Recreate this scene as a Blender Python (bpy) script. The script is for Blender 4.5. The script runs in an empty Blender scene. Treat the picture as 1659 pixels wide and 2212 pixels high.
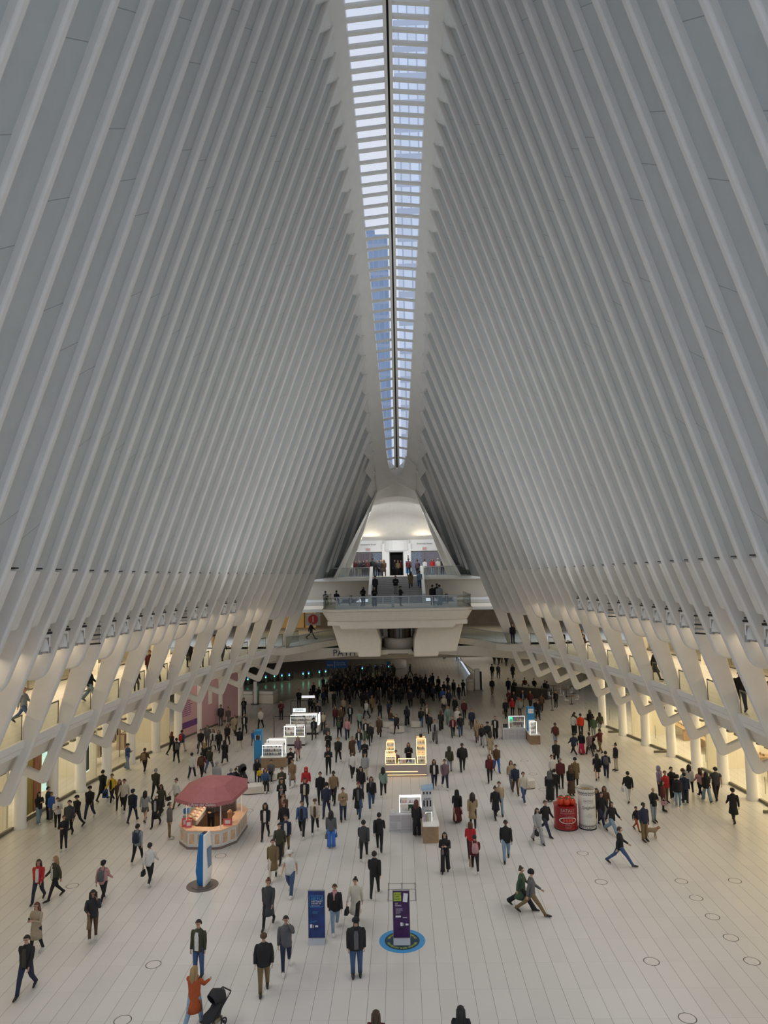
import bpy, bmesh, math, random
from mathutils import Vector, Matrix
R=random.Random(7)
PI=math.pi
SC=bpy.context.scene; COL=SC.collection
# ---------------- camera ----------------
cd=bpy.data.cameras.new('camera'); cam=bpy.data.objects.new('camera',cd); COL.objects.link(cam)
cd.sensor_fit='HORIZONTAL'; cd.sensor_width=36.0; cd.lens=36.0*1533.0/1659.0; cd.clip_end=2000; cd.clip_start=.1
M4=Matrix(((0.9995833,0.0205744,0.0202464,0),(0.0217819,-0.0773744,-0.9967641,0),(-0.0189413,0.9967898,-0.0777903,13.4),(0,0,0,1)))
cam.matrix_world=M4
SC.camera=cam
# ---------------- view, world ----------------
SC.view_settings.view_transform='Standard'; SC.view_settings.look='None'
SC.view_settings.gamma=1.0; SC.view_settings.use_curve_mapping=False
SC.view_settings.exposure=0.0
SC.cycles.use_denoising=True
SC.cycles.use_adaptive_sampling=True; SC.cycles.adaptive_threshold=.04
SC.cycles.max_bounces=6; SC.cycles.diffuse_bounces=4; SC.cycles.glossy_bounces=3
SC.cycles.transparent_max_bounces=12; SC.cycles.sample_clamp_indirect=4.0
SC.cycles.caustics_reflective=False; SC.cycles.caustics_refractive=False
W=bpy.data.worlds.new('sky'); SC.world=W; W.use_nodes=True
wn=W.node_tree.nodes; wl=W.node_tree.links
bg=wn['Background']; bg.inputs['Color'].default_value=(.80,.90,1.0,1); bg.inputs['Strength'].default_value=1.0
tc=wn.new('ShaderNodeTexCoord'); nz=wn.new('ShaderNodeTexNoise'); nz.inputs['Scale'].default_value=1.3; nz.inputs['Detail'].default_value=4
cr=wn.new('ShaderNodeValToRGB'); cr.color_ramp.elements[0].position=.35; cr.color_ramp.elements[1].position=.7
cr.color_ramp.elements[0].color=(.64,.76,.97,1); cr.color_ramp.elements[1].color=(.86,.91,1,1)
wl.new(tc.outputs['Generated'],nz.inputs['Vector']); wl.new(nz.outputs['Fac'],cr.inputs['Fac']); wl.new(cr.outputs['Color'],bg.inputs['Color'])
# ---------------- area lamps, real and added ----------------
def area(name,loc,target,sx,sy,power,color,spread=PI,along=(0,1,0)):
    # long side (sy) always runs along the hall
    l=bpy.data.lights.new(name,'AREA'); l.shape='RECTANGLE'; l.size=sx; l.size_y=sy; l.energy=power; l.color=color
    o=bpy.data.objects.new(name,l); COL.objects.link(o); o.location=loc
    z=(Vector(loc)-Vector(target)).normalized(); y=Vector(along); y=(y-z*y.dot(z)).normalized(); x=y.cross(z)
    o.rotation_euler=Matrix((x,y,z)).transposed().to_euler(); l.spread=spread; return o
# ---------------- hall profile ----------------
def interp(t,x):
    if x<=t[0][0]: return t[0][1]
    for (a,b),(c,d) in zip(t,t[1:]):
        if x<=c: return b+(d-b)*(x-a)/(c-a)
    return t[-1][1]
def Yk(k): return 32.2+1.545*k
def XC(z): return -.3+.26*(z-4)/36
LEDX=[(8,10.6),(12,11.0),(16,11.35),(19.8,11.6),(22.9,11.65),(26,11.87),(29.1,11.98),(32.2,12.0),(35.3,11.94),(38.4,11.78),(41.5,11.53),(44.6,11.19),(47.7,10.75),(50.7,10.21),(53.8,9.55),(56.9,8.83),(60,7.99),(61.6,7.55),(66.2,6.2),(67.7,5.75),(80,2.2)]
LEDZ=[(8,13.6),(21.4,13.55),(32.2,13.38),(41.5,13.25),(50.7,13.1),(61.6,12.97),(70,12.9)]
TIPX=[(8,2.8),(33.7,2.76),(47.7,2.58),(55.4,2.41),(60,2.23),(63.1,2.12),(66.2,1.88),(67.7,1.83)]
TIPZ=[(8,37.5),(12,38.6),(16,39.6),(22,40.5),(28,40.9),(30.7,40.85),(32.2,40.7),(33.7,40.49),(36.8,40.0),(39.9,39.4),(43,38.48),(46.1,37.2),(49.2,35.65),(52.3,33.89),(55.4,31.72),(58.5,29.43),(61.6,26.83),(64.6,23.97),(66.2,22.25),(67.7,20.58),(69.2,18.6)]
HOOKX=[(8,13.9),(20,15.1),(26,15.6),(32.2,15.62),(38.4,15.35),(44.6,14.75),(50.7,13.85),(56.9,12.4),(63.1,10.6),(67.7,9.2)]
def xin(Y,z):
    zl=interp(LEDZ,Y); xl=interp(LEDX,Y)
    if z>=zl:
        zt=interp(TIPZ,Y); xt=interp(TIPX,Y); return xl+(xt-xl)*(z-zl)/(zt-zl)
    return xl+(interp(HOOKX,Y)-xl)*(zl-z)/(zl-4.1)
def ribp(k,z):
    """inner line of rib k at height z -> (distance from axis, Y); the last three ribs lean back onto the balcony"""
    Y=Yk(k)
    if k<=20: return xin(Y,z),Y
    zt=interp(TIPZ,Y); t=(zt-z)/(zt-12.5); return interp(TIPX,Y)*(1-t)+(7.45-.75*(k-20))*t, Y+t*(71.0+1.25*(k-20)-Y)
WALLX=[(6,16.9),(15,18.6),(24,19.9),(30,20.3),(36,20.3),(39.6,20.15),(44.6,19.75),(50,19.15),(56.3,17.7),(59.7,16.95),(65.8,15.0),(67.8,14.2),(72,12.6)]
def xwall(Y): return interp(WALLX,Y)
# ---------------- materials ----------------
MATS={}
def mat(name,col,rough=.6,metal=0,emit=None,es=0,noise=0,nscale=3,alpha=None,spec=.5,bump=0):
    if name in MATS: return MATS[name]
    m=bpy.data.materials.new(name); m.use_nodes=True; nt=m.node_tree; b=nt.nodes['Principled BSDF']
    b.inputs['Base Color'].default_value=(*col,1); b.inputs['Roughness'].default_value=rough; b.inputs['Metallic'].default_value=metal
    b.inputs['Specular IOR Level'].default_value=spec
    if emit: b.inputs['Emission Color'].default_value=(*emit,1); b.inputs['Emission Strength'].default_value=es
    if noise or bump:
        t=nt.nodes.new('ShaderNodeTexCoord'); n=nt.nodes.new('ShaderNodeTexNoise'); n.inputs['Scale'].default_value=nscale; n.inputs['Detail'].default_value=5
        nt.links.new(t.outputs['Object'],n.inputs['Vector'])
        if noise:
            r=nt.nodes.new('ShaderNodeValToRGB'); r.color_ramp.elements[0].position=.3; r.color_ramp.elements[1].position=.7
            r.color_ramp.elements[0].color=(*[c*(1-noise) for c in col],1); r.color_ramp.elements[1].color=(*[min(1,c*(1+noise)) for c in col],1)
            nt.links.new(n.outputs['Fac'],r.inputs['Fac']); nt.links.new(r.outputs['Color'],b.inputs['Base Color'])
        if bump:
            bp=nt.nodes.new('ShaderNodeBump'); bp.inputs['Strength'].default_value=bump; nt.links.new(n.outputs['Fac'],bp.inputs['Height']); nt.links.new(bp.outputs['Normal'],b.inputs['Normal'])
    MATS[name]=m; return m
def glass(name,tint,gloss=.08,rough=.02):
    if name in MATS: return MATS[name]
    m=bpy.data.materials.new(name); m.use_nodes=True; nt=m.node_tree; nt.nodes.remove(nt.nodes['Principled BSDF']); out=nt.nodes['Material Output']
    t=nt.nodes.new('ShaderNodeBsdfTransparent'); t.inputs['Color'].default_value=(*tint,1)
    g=nt.nodes.new('ShaderNodeBsdfGlossy'); g.inputs['Roughness'].default_value=rough
    mx=nt.nodes.new('ShaderNodeMixShader'); mx.inputs[0].default_value=gloss
    nt.links.new(t.outputs[0],mx.inputs[1]); nt.links.new(g.outputs[0],mx.inputs[2]); nt.links.new(mx.outputs[0],out.inputs['Surface'])
    MATS[name]=m; return m
def mnode(nt,op,a,b=None,c=None):
    n=nt.nodes.new('ShaderNodeMath'); n.operation=op
    for i,v in enumerate((a,b,c)):
        if v is None: continue
        if isinstance(v,(int,float)): n.inputs[i].default_value=v
        else: nt.links.new(v,n.inputs[i])
    return n.outputs[0]
def mixc(nt,f,a,b):
    n=nt.nodes.new('ShaderNodeMix'); n.data_type='RGBA'
    for s,v in ((n.inputs[0],f),(n.inputs[6],a),(n.inputs[7],b)):
        if isinstance(v,(int,float)): s.default_value=v
        elif isinstance(v,tuple): s.default_value=(*v,1)
        else: nt.links.new(v,s)
    return n.outputs[2]
def floor_mat(name,base,var=.05,jx=.5575,jy=1.505,x0=-.149,y0=22.18,rough=.33,jd=.45):
    m=bpy.data.materials.new(name); m.use_nodes=True; nt=m.node_tree; b=nt.nodes['Principled BSDF']
    g=nt.nodes.new('ShaderNodeNewGeometry'); s=nt.nodes.new('ShaderNodeSeparateXYZ'); nt.links.new(g.outputs['Position'],s.inputs[0])
    u=mnode(nt,'DIVIDE',mnode(nt,'SUBTRACT',s.outputs[0],x0),jx); v=mnode(nt,'DIVIDE',mnode(nt,'SUBTRACT',s.outputs[1],y0),jy)
    fu=mnode(nt,'FRACT',u); fv=mnode(nt,'FRACT',v)
    du=mnode(nt,'MULTIPLY',mnode(nt,'MINIMUM',fu,mnode(nt,'SUBTRACT',1.0,fu)),jx); dv=mnode(nt,'MULTIPLY',mnode(nt,'MINIMUM',fv,mnode(nt,'SUBTRACT',1.0,fv)),jy)
    ju=mnode(nt,'LESS_THAN',du,.007); jv=mnode(nt,'LESS_THAN',dv,.005)
    cx=nt.nodes.new('ShaderNodeCombineXYZ'); nt.links.new(mnode(nt,'FLOOR',u),cx.inputs[0]); nt.links.new(mnode(nt,'FLOOR',v),cx.inputs[1])
    wn_=nt.nodes.new('ShaderNodeTexWhiteNoise'); wn_.noise_dimensions='2D'; nt.links.new(cx.outputs[0],wn_.inputs['Vector'])
    nn=nt.nodes.new('ShaderNodeTexNoise'); nn.inputs['Scale'].default_value=.9; nn.inputs['Detail'].default_value=6; nt.links.new(g.outputs['Position'],nn.inputs['Vector'])
    tone=mnode(nt,'ADD',mnode(nt,'MULTIPLY',wn_.outputs['Value'],.6),mnode(nt,'MULTIPLY',nn.outputs['Fac'],.6))
    c=mixc(nt,tone,tuple(q*(1-var) for q in base),tuple(min(1,q*(1+var)) for q in base))
    c=mixc(nt,mnode(nt,'MULTIPLY',jv,.28),c,(.2,.19,.18)); c=mixc(nt,mnode(nt,'MULTIPLY',ju,jd+.35),c,(.13,.125,.12))
    nt.links.new(c,b.inputs['Base Color']); b.inputs['Roughness'].default_value=rough; b.inputs['Specular IOR Level'].default_value=.4
    MATS[name]=m; return m
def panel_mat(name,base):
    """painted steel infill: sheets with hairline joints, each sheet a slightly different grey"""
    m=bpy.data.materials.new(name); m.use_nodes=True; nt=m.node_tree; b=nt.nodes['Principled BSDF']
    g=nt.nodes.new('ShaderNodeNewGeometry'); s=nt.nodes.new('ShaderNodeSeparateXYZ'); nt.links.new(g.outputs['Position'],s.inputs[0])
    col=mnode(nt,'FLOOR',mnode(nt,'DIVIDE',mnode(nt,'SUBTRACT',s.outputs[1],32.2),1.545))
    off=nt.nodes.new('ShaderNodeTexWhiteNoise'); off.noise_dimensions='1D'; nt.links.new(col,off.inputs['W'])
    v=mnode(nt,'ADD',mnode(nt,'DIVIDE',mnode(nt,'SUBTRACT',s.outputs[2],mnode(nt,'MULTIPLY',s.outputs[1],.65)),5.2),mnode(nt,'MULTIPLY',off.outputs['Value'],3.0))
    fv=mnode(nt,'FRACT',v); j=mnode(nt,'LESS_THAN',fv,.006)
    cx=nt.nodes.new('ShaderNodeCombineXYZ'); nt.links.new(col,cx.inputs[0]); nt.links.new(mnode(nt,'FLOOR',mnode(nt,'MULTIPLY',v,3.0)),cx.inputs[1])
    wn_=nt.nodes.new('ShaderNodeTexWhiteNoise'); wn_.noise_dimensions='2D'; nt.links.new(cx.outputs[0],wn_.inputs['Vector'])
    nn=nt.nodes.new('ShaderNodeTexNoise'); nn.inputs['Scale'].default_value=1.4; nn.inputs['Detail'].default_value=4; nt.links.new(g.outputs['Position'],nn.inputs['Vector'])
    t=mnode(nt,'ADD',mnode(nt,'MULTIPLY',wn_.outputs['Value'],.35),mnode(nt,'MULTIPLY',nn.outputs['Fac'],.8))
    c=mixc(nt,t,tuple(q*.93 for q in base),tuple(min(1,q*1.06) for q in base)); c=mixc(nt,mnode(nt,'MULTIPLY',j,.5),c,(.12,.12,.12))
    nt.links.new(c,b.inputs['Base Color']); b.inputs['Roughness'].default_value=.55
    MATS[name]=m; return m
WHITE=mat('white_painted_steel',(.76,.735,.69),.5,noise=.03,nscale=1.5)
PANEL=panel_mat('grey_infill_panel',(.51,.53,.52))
CREAM=mat('cream_plaster',(.74,.70,.62),.6,noise=.03)
WARMW=mat('warm_white_wall',(.82,.77,.66),.55)
FLOOR=floor_mat('white_marble_floor',(.62,.61,.595))
FLOOR2=floor_mat('far_marble_shaded',(.45,.43,.38),rough=.25)  # darker copy of the marble: shade on the lower floor put into the colour
DARK=mat('dark_metal',(.03,.03,.032),.4,metal=.6)
STEEL=mat('brushed_steel',(.45,.45,.45),.35,metal=.9)
GLASS=glass('clear_glass',(.80,.82,.79),.05)
SHOPG=glass('shop_glass',(.95,.96,.94),.03)
BLACK=mat('black_rubber',(.012,.012,.013),.6)
GREY=mat('mid_grey',(.35,.35,.35),.5)
# ---------------- mesh helpers ----------------
class MB:
    def __init__(s): s.v=[]; s.f=[]; s.m=[]
    def add(s,vs,fs,mi=0):
        o=len(s.v); s.v+=[tuple(v) for v in vs]
        for f in fs: s.f.append([o+i for i in f]); s.m.append(mi)
    def box(s,x0,x1,y0,y1,z0,z1,mi=0):
        s.add([(x0,y0,z0),(x1,y0,z0),(x1,y1,z0),(x0,y1,z0),(x0,y0,z1),(x1,y0,z1),(x1,y1,z1),(x0,y1,z1)],[(0,3,2,1),(4,5,6,7),(0,1,5,4),(1,2,6,5),(2,3,7,6),(3,0,4,7)],mi); return s
    def quad(s,a,b,c,d,mi=0): s.add([a,b,c,d],[(0,1,2,3)],mi); return s
    def prism(s,poly,h0,h1,axis='z',mi=0):
        n=len(poly)
        f=(lambda p,h:(p[0],p[1],h)) if axis=='z' else (lambda p,h:(p[0],h,p[1])) if axis=='y' else (lambda p,h:(h,p[0],p[1]))
        vs=[f(p,h0) for p in poly]+[f(p,h1) for p in poly]
        s.add(vs,[tuple(range(n))[::-1],tuple(range(n,2*n))]+[(i,(i+1)%n,n+(i+1)%n,n+i) for i in range(n)],mi); return s
    def lathe(s,prof,seg=16,c=(0,0,0),mi=0,cap=True,sx=1,sy=1):
        vs=[];fs=[]
        for r,z in prof:
            for i in range(seg):
                a=2*PI*i/seg; vs.append((c[0]+r*sx*math.cos(a),c[1]+r*sy*math.sin(a),c[2]+z))
        for j in range(len(prof)-1):
            for i in range(seg): fs.append((j*seg+i,j*seg+(i+1)%seg,(j+1)*seg+(i+1)%seg,(j+1)*seg+i))
        if cap: fs.append(tuple(range(seg))[::-1]); fs.append(tuple(range((len(prof)-1)*seg,len(prof)*seg)))
        s.add(vs,fs,mi); return s
    def tube(s,pts,rad,seg=8,mi=0,cap=True,flat=1.0):
        pts=[Vector(p) for p in pts]; n=len(pts); rr=rad if isinstance(rad,(list,tuple)) else [rad]*n; vs=[];fs=[]; ref=None
        for i,p in enumerate(pts):
            t=(pts[min(i+1,n-1)]-pts[max(i-1,0)]).normalized()
            if ref is None: ref=Vector((0,0,1)) if abs(t.z)<.9 else Vector((1,0,0))
            a=(ref-t*ref.dot(t)).normalized(); b=t.cross(a); ref=a
            for k in range(seg):
                an=2*PI*k/seg; vs.append(p+a*rr[i]*math.cos(an)+b*rr[i]*flat*math.sin(an))
        for j in range(n-1):
            for i in range(seg): fs.append((j*seg+i,j*seg+(i+1)%seg,(j+1)*seg+(i+1)%seg,(j+1)*seg+i))
        if cap: fs.append(tuple(range(seg))[::-1]); fs.append(tuple(range((n-1)*seg,n*seg)))
        s.add(vs,fs,mi); return s
    def mesh(s,name,mats,smooth=False):
        me=bpy.data.meshes.new(name); me.from_pydata(s.v,[],s.f)
        for m in (mats if isinstance(mats,(list,tuple)) else [mats]): me.materials.append(m)
        me.polygons.foreach_set('material_index',s.m)
        if smooth: me.polygons.foreach_set('use_smooth',[True]*len(s.f))
        me.update(); return me
    def build(s,name,mats,parent=None,smooth=False,bevel=0,seg=2,recalc=True):
        me=s.mesh(name,mats,smooth)
        if recalc:
            b=bmesh.new(); b.from_mesh(me); bmesh.ops.recalc_face_normals(b,faces=b.faces); b.to_mesh(me); b.free()
        o=bpy.data.objects.new(name,me); COL.objects.link(o)
        if parent: o.parent=parent
        if bevel:
            md=o.modifiers.new('edge','BEVEL'); md.width=bevel; md.segments=seg; md.limit_method='ANGLE'; md.angle_limit=.6
            me.polygons.foreach_set('use_smooth',[True]*len(me.polygons))
            wn2=o.modifiers.new('wn','WEIGHTED_NORMAL') if False else None
            me.set_sharp_from_angle(angle=.7)
        return o
def tag(o,label=None,cat=None,group=None,kind=None):
    if label: o['label']=label
    if cat: o['category']=cat
    if group: o['group']=group
    if kind: o['kind']=kind
    return o
def empty(name,loc=(0,0,0),rz=0,label=None,cat=None,group=None):
    o=bpy.data.objects.new(name,None); COL.objects.link(o); o.location=loc; o.rotation_euler=(0,0,rz); o.empty_display_size=.2
    return tag(o,label,cat,group)
def copy_tree(o,parent=None):
    c=o.copy(); COL.objects.link(c); c.parent=parent
    for ch in list(o.children): copy_tree(ch,c)
    return c
def struct(o,label=None,cat=None):
    o['kind']='structure'; return tag(o,label,cat)
def text(name,body,size,loc,rot,m,parent=None,extrude=.004,align='CENTER',font_shear=0,squash=1.0):
    cu=bpy.data.curves.new(name,'FONT'); cu.body=body; cu.size=size; cu.extrude=extrude; cu.align_x=align; cu.align_y='CENTER'; cu.shear=font_shear; cu.resolution_u=2
    cu.materials.append(m); o=bpy.data.objects.new(name,cu); COL.objects.link(o); o.location=loc; o.rotation_euler=rot; o.scale=(squash,1,1)
    bpy.context.view_layer.update()
    me=bpy.data.meshes.new_from_object(o.evaluated_get(bpy.context.evaluated_depsgraph_get())); bpy.data.objects.remove(o)
    if not me.materials: me.materials.append(m)
    o=bpy.data.objects.new(name,me); COL.objects.link(o); o.location=loc; o.rotation_euler=rot; o.scale=(squash,1,1)
    if parent: o.parent=parent
    return o
def fillet(poly,rad,seg=4):
    out=[]; n=len(poly)
    for i in range(n):
        r=rad[i]; p=Vector(poly[i]); 
        if r<=0: out.append(tuple(p)); continue
        a=(Vector(poly[i-1])-p); b=(Vector(poly[(i+1)%n])-p); la,lb=a.length,b.length; a.normalize(); b.normalize()
        ang=a.angle(b); d=min(r/math.tan(ang/2),la*.48,lb*.48); p0=p+a*d; p1=p+b*d
        for k in range(seg+1):
            t=k/seg; q=p0*(1-t)**2+p*2*t*(1-t)+p1*t*t; out.append(tuple(q))
    return out
ORD=['first','second','third','fourth','fifth','sixth','seventh','eighth','ninth','tenth','eleventh','twelfth','thirteenth','fourteenth','fifteenth','sixteenth','seventeenth','eighteenth','nineteenth','twentieth','twenty-first','twenty-second','twenty-third','twenty-fourth','twenty-fifth','twenty-sixth','twenty-seventh','twenty-eighth','twenty-ninth','thirtieth','thirty-first','thirty-second','thirty-third','thirty-fourth','thirty-fifth','thirty-sixth','thirty-seventh','thirty-eighth','thirty-ninth','fortieth','forty-first','forty-second','forty-third','forty-fourth','forty-fifth','forty-sixth','forty-seventh','forty-eighth','forty-ninth','fiftieth']
SIDE={-1:'left',1:'right'}

# ---------------- floor ----------------
def flat(name,pts,z,m,th=.25):
    b=MB(); b.prism(pts,z-th,z); return b.build(name,m)
pit=[(-12.88,72.85),(-11.03,75.0),(-9.34,77.0),(-6.57,79.6),(-.95,81.2),(4.19,80.2),(7.08,78.1)]
fp=[(-26,-6),(26,-6),(26,124),(8.7,124),(8.7,79.4),(7.08,78.1)]+pit[::-1][1:]+[(-16.5,72.6),(-26,72.6)]
struct(flat('floor',fp,0,FLOOR))
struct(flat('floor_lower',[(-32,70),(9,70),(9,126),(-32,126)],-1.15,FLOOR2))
# ---------------- ribs ----------------
KMIN,KMAX=-14,23
KS=list(range(-14,21))+[20.5,21,22,23]
def rib_outline(k,s):
    Y=Yk(k); zt=interp(TIPZ,Y); zl=interp(LEDZ,Y); leg=(k%2==0) and k<=20
    X=lambda z,d=0: s*(ribp(k,z)[0]+d)+XC(z)
    P=[];Rr=[]
    def a(z,d,r=0): P.append((X(z,d),z)); Rr.append(r)
    a(zt+.15,-.02)
    for z in (zt*.66+zl*.34,zt*.33+zl*.67,zl,(zl+9.5)/2):
        if k<=20 or z>zl+.1: a(z,0)
    if k>20:
        a(12.5,0,.3); a(12.5,.85,.1); a(zt-1,.5); a(zt+.1,.35); return fillet(P,Rr)
    if leg:
        a(9.3,0); a(7,0); a(4.0,0,.28)
        L=4.4 if k<16 else 3.6; 
        P.append((X(4.0,0)+s*L,4.0+L*.44)); Rr.append(0)
        P.append((X(4.0,0)+s*L,4.0+L*.44+.44)); Rr.append(0)
        P.append((X(4.4,.46),4.58)); Rr.append(.14)
        a(6.0,.48,.12); a(7.2,.74,.2); a(9.6,1.05)
    else:
        a(9.3,0,.75); a(9.3,1.0,.7)
    a(11.3,1.1); a(zl-.05,.95); a(zl+.3,.55); a(zt-1,.5); a(zt+.1,.35)
    return fillet(P,Rr)
for s in (-1,1):
    n=0
    for k in KS[::-1]:
        n+=1; Y=Yk(k); T=.135; leg=(k%2==0 and k<=20)
        b=MB(); b.prism(rib_outline(k,s),Y-T,Y+T,'y')
        if k>20: b.v=[(x,y+ribp(k,z)[1]-Y,z) for x,y,z in b.v]
        o=b.build('rib',WHITE,bevel=.075,seg=3)
        tag(o,f'{ORD[n-1]} rib from the far end, {SIDE[s]} wall'+(', hooked leg' if leg else ', rounded blade end' if k<20 else ', foot on the balcony'),'rib',f'ribs of the {SIDE[s]} wall')
        if k<=19:
            zl=interp(LEDZ,Y); c=MB()
            X=lambda z,d: s*(xin(Y,z)+d)+XC(z)
            c.prism([(X(zl,.02),zl),(X(11.55,.02),11.55),(X(11.55,.9),11.55),(X(zl,.9),zl)],Y+T-.03,Y+T+.42,'y')
            c.build('rib_sleeve',WHITE,o,bevel=.07,seg=2)
            c=MB(); c.prism([(X(zl,.0),zl+.02),(X(zl,.0),zl+.07),(X(zl,.3),zl+.07),(X(zl,.3),zl+.02)],Y+T,Y+T+.40,'y'); c.build('ledge_gap',DARK,o)
# ---------------- walls between the ribs ----------------
for s in (-1,1):
    b=MB()
    for k,k1 in zip(KS,KS[1:]):
        Y0,Y1=Yk(k),Yk(k1); zt0,zt1=interp(TIPZ,Y0),interp(TIPZ,Y1)
        drop=interp([(33,1.7),(61,1.0)],Y0)
        def p(Y,z,d):
            q=ribp(k if Y==Y0 else k1,z); return (s*(q[0]+d)+XC(z),q[1],z)
        zb0=interp(LEDZ,Y0) if k<20 else 12.4; zb1=interp(LEDZ,Y1) if k<20 else 12.4
        za,zc=zt0-drop,zt1+.05
        q=[p(Y0,zb0,.28),p(Y1,zb1,.28),p(Y1,zc,.28),p(Y0,za,.28)]
        # subdivide once in height because the skin twists
        mz0,mz1=(za+zb0)/2,(zc+zb1)/2
        b.quad(q[0],q[1],p(Y1,mz1,.28),p(Y0,mz0,.28)); b.quad(p(Y0,mz0,.28),p(Y1,mz1,.28),q[2],q[3])
        b.quad(p(Y0,za,.06),p(Y1,zc,.06),p(Y1,zc,.28),p(Y0,za,.28),1)     # lip under the smooth crown
        if k<20:
            b.quad(p(Y0,zb0,.28),p(Y1,zb1,.28),p(Y1,zb1,.62),p(Y0,zb0,.62),1)
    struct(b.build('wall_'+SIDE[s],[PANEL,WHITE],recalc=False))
    b=MB()   # recessed band below the ledge, bulkhead above the gallery
    for k in range(KMIN,20):
        Y0,Y1=Yk(k),Yk(k+1)
        def p(Y,z,d): return (s*(xin(Y,z)+d)+XC(z),Y,z)
        zb0,zb1=interp(LEDZ,Y0),interp(LEDZ,Y1)
        b.quad(p(Y0,zb0,.62),p(Y1,zb1,.62),p(Y1,12.2,.75),p(Y0,12.2,.75)); b.quad(p(Y0,12.2,.75),p(Y1,12.2,.75),p(Y1,12.15,.82),p(Y0,12.15,.82))
        b.quad(p(Y0,12.15,.82),p(Y1,12.15,.82),p(Y1,11.3,.85),p(Y0,11.3,.85))
        b.quad(p(Y0,11.3,.85),p(Y1,11.3,.85),p(Y1,11.3,1.7),p(Y0,11.3,1.7)); b.quad(p(Y0,11.3,1.7),p(Y1,11.3,1.7),p(Y1,10.45,1.7),p(Y0,10.45,1.7))
        b.quad(p(Y0,10.45,.95),p(Y1,10.45,.95),p(Y1,10.45,1.7),p(Y0,10.45,1.7))
        b.quad(p(Y0,10.45,.95),p(Y1,10.45,.95),p(Y1,9.5,.95),p(Y0,9.5,.95))
        b.quad(p(Y0,9.5,.95),p(Y1,9.5,.95),(s*(xwall(Y1)+1)+XC(9),Y1,9.5),(s*(xwall(Y0)+1)+XC(9),Y0,9.5))
    struct(b.build('trim_bulkhead_'+SIDE[s],[CREAM],recalc=False))
# ---------------- crown beside the skylight ----------------
SKYHW=[(8,2.1),(33.2,2.15),(40.4,2.08),(48.4,1.9),(57.1,1.5),(61.5,1.25),(65.7,.95)]
def skyz(Y): return interp(TIPZ,Y)+1.0
YEND=67.3
def hw(Y):
    w=interp(SKYHW,Y)
    if Y>YEND-1.6: w=.93*math.sqrt(max(0,1-((Y-(YEND-1.6))/1.6)**2))
    return w
for s in (-1,1):
    b=MB(); ys=[Yk(k) for k in range(KMIN,KMAX+1)]
    for k in range(KMIN,KMAX):
        Y0,Y1=Yk(k),Yk(k+1); zt0,zt1=interp(TIPZ,Y0),interp(TIPZ,Y1); drop=interp([(33,1.7),(61,1.0)],Y0); N=4
        L=[];U=[]
        for i in range(N+1):
            t=i/N; Y=Y0+(Y1-Y0)*t; z=(zt0-drop)*(1-t)+(zt1+.05)*t; z-=(.7 if k>=20 else 0); L.append((s*(xin(Y,z)+.10)+XC(z),Y,z))
            U.append((s*hw(Y)+XC(40),Y,skyz(Y)) )
        for i in range(N):
            T=[]
            for j in (i,i+1):
                Yt=Y0+(Y1-Y0)*j/N; zt=interp(TIPZ,Yt)+.05; T.append((s*(xin(Yt,zt-.05)+.10)+XC(zt),Yt,zt))
            b.quad(L[i],L[i+1],T[1],T[0]); b.quad(T[0],T[1],U[i+1],U[i])
            if i<N: b.quad(U[i],U[i+1],(U[i+1][0],U[i+1][1],U[i+1][2]+.9),(U[i][0],U[i][1],U[i][2]+.9))
    o=b.build('ceiling_'+SIDE[s],[WHITE],recalc=False)
    bm=bmesh.new(); bm.from_mesh(o.data); bmesh.ops.remove_doubles(bm,verts=bm.verts,dist=.002); bm.to_mesh(o.data); bm.free()
    struct(o)
# end shell between skylight tip, last ribs and the far facade
YF=79.0
b=MB(); N=14; cols=[]
rows=[]
yst=[65.7,66.0,66.4,66.8,67.1,67.3,67.7,68.5,69.6,71,72.6,74.4,76.2,77.8,YF]
for Y in yst:
    if Y<=67.7: zs=None
    t=max(0,(Y-67.7)/(YF-67.7))
    ztop=interp([(65.7,skyz(65.7)),(67.3,skyz(67.3)),(68.5,22.2),(69.6,21.3),(71,20.2),(74.4,17.9),(76.2,17.0),(YF,16.35)],Y)
    zs=interp([(65.7,interp(TIPZ,65.7)),(67.7,20.6),(YF,16.4)],Y)
    xs=interp([(65.7,1.95),(67.7,1.85),(YF,4.15)],Y)
    row=[]
    for i in range(N+1):
        a=-1+2*i/N; w=max(hw(Y),0) if Y<67.3 else 0
        x=abs(a); 
        xx=w+(xs-w)*x; bul=(1-x*x)
        z=zs+(max(0,math.sin(PI*min(1,t)))*.9+(.9*(1-t) if Y<72 else 0)*0)*(1-x**2)+(ztop-zs)*(1-x)*max(0,1-t*6) if Y>67.3 else zs+(ztop-zs)*(1-x)
        row.append((math.copysign(xx,a)+XC(22) if a!=0 else XC(22)+ (0),Y,z,w))
    rows.append(row)
for r0,r1 in zip(rows,rows[1:]):
    for i in range(N):
        if r0[0][3]>0 and (i in (N//2-1,N//2)):
            # leave the glazed slot open
            h=N//2
            if i==h-1:
                b.quad(r0[i][:3],(XC(22)-r0[0][3],r0[h][1],r0[h][2]),(XC(22)-r1[0][3],r1[h][1],r1[h][2]),r1[i][:3])
            else:
                b.quad((XC(22)+r0[0][3],r0[h][1],r0[h][2]),r0[i+1][:3],r1[i+1][:3],(XC(22)+r1[0][3],r1[h][1],r1[h][2]))
            continue
        b.quad(r0[i][:3],r0[i+1][:3],r1[i+1][:3],r1[i][:3])
o=b.build('ceiling_far',[WHITE],smooth=True,recalc=False); struct(o)
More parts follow.
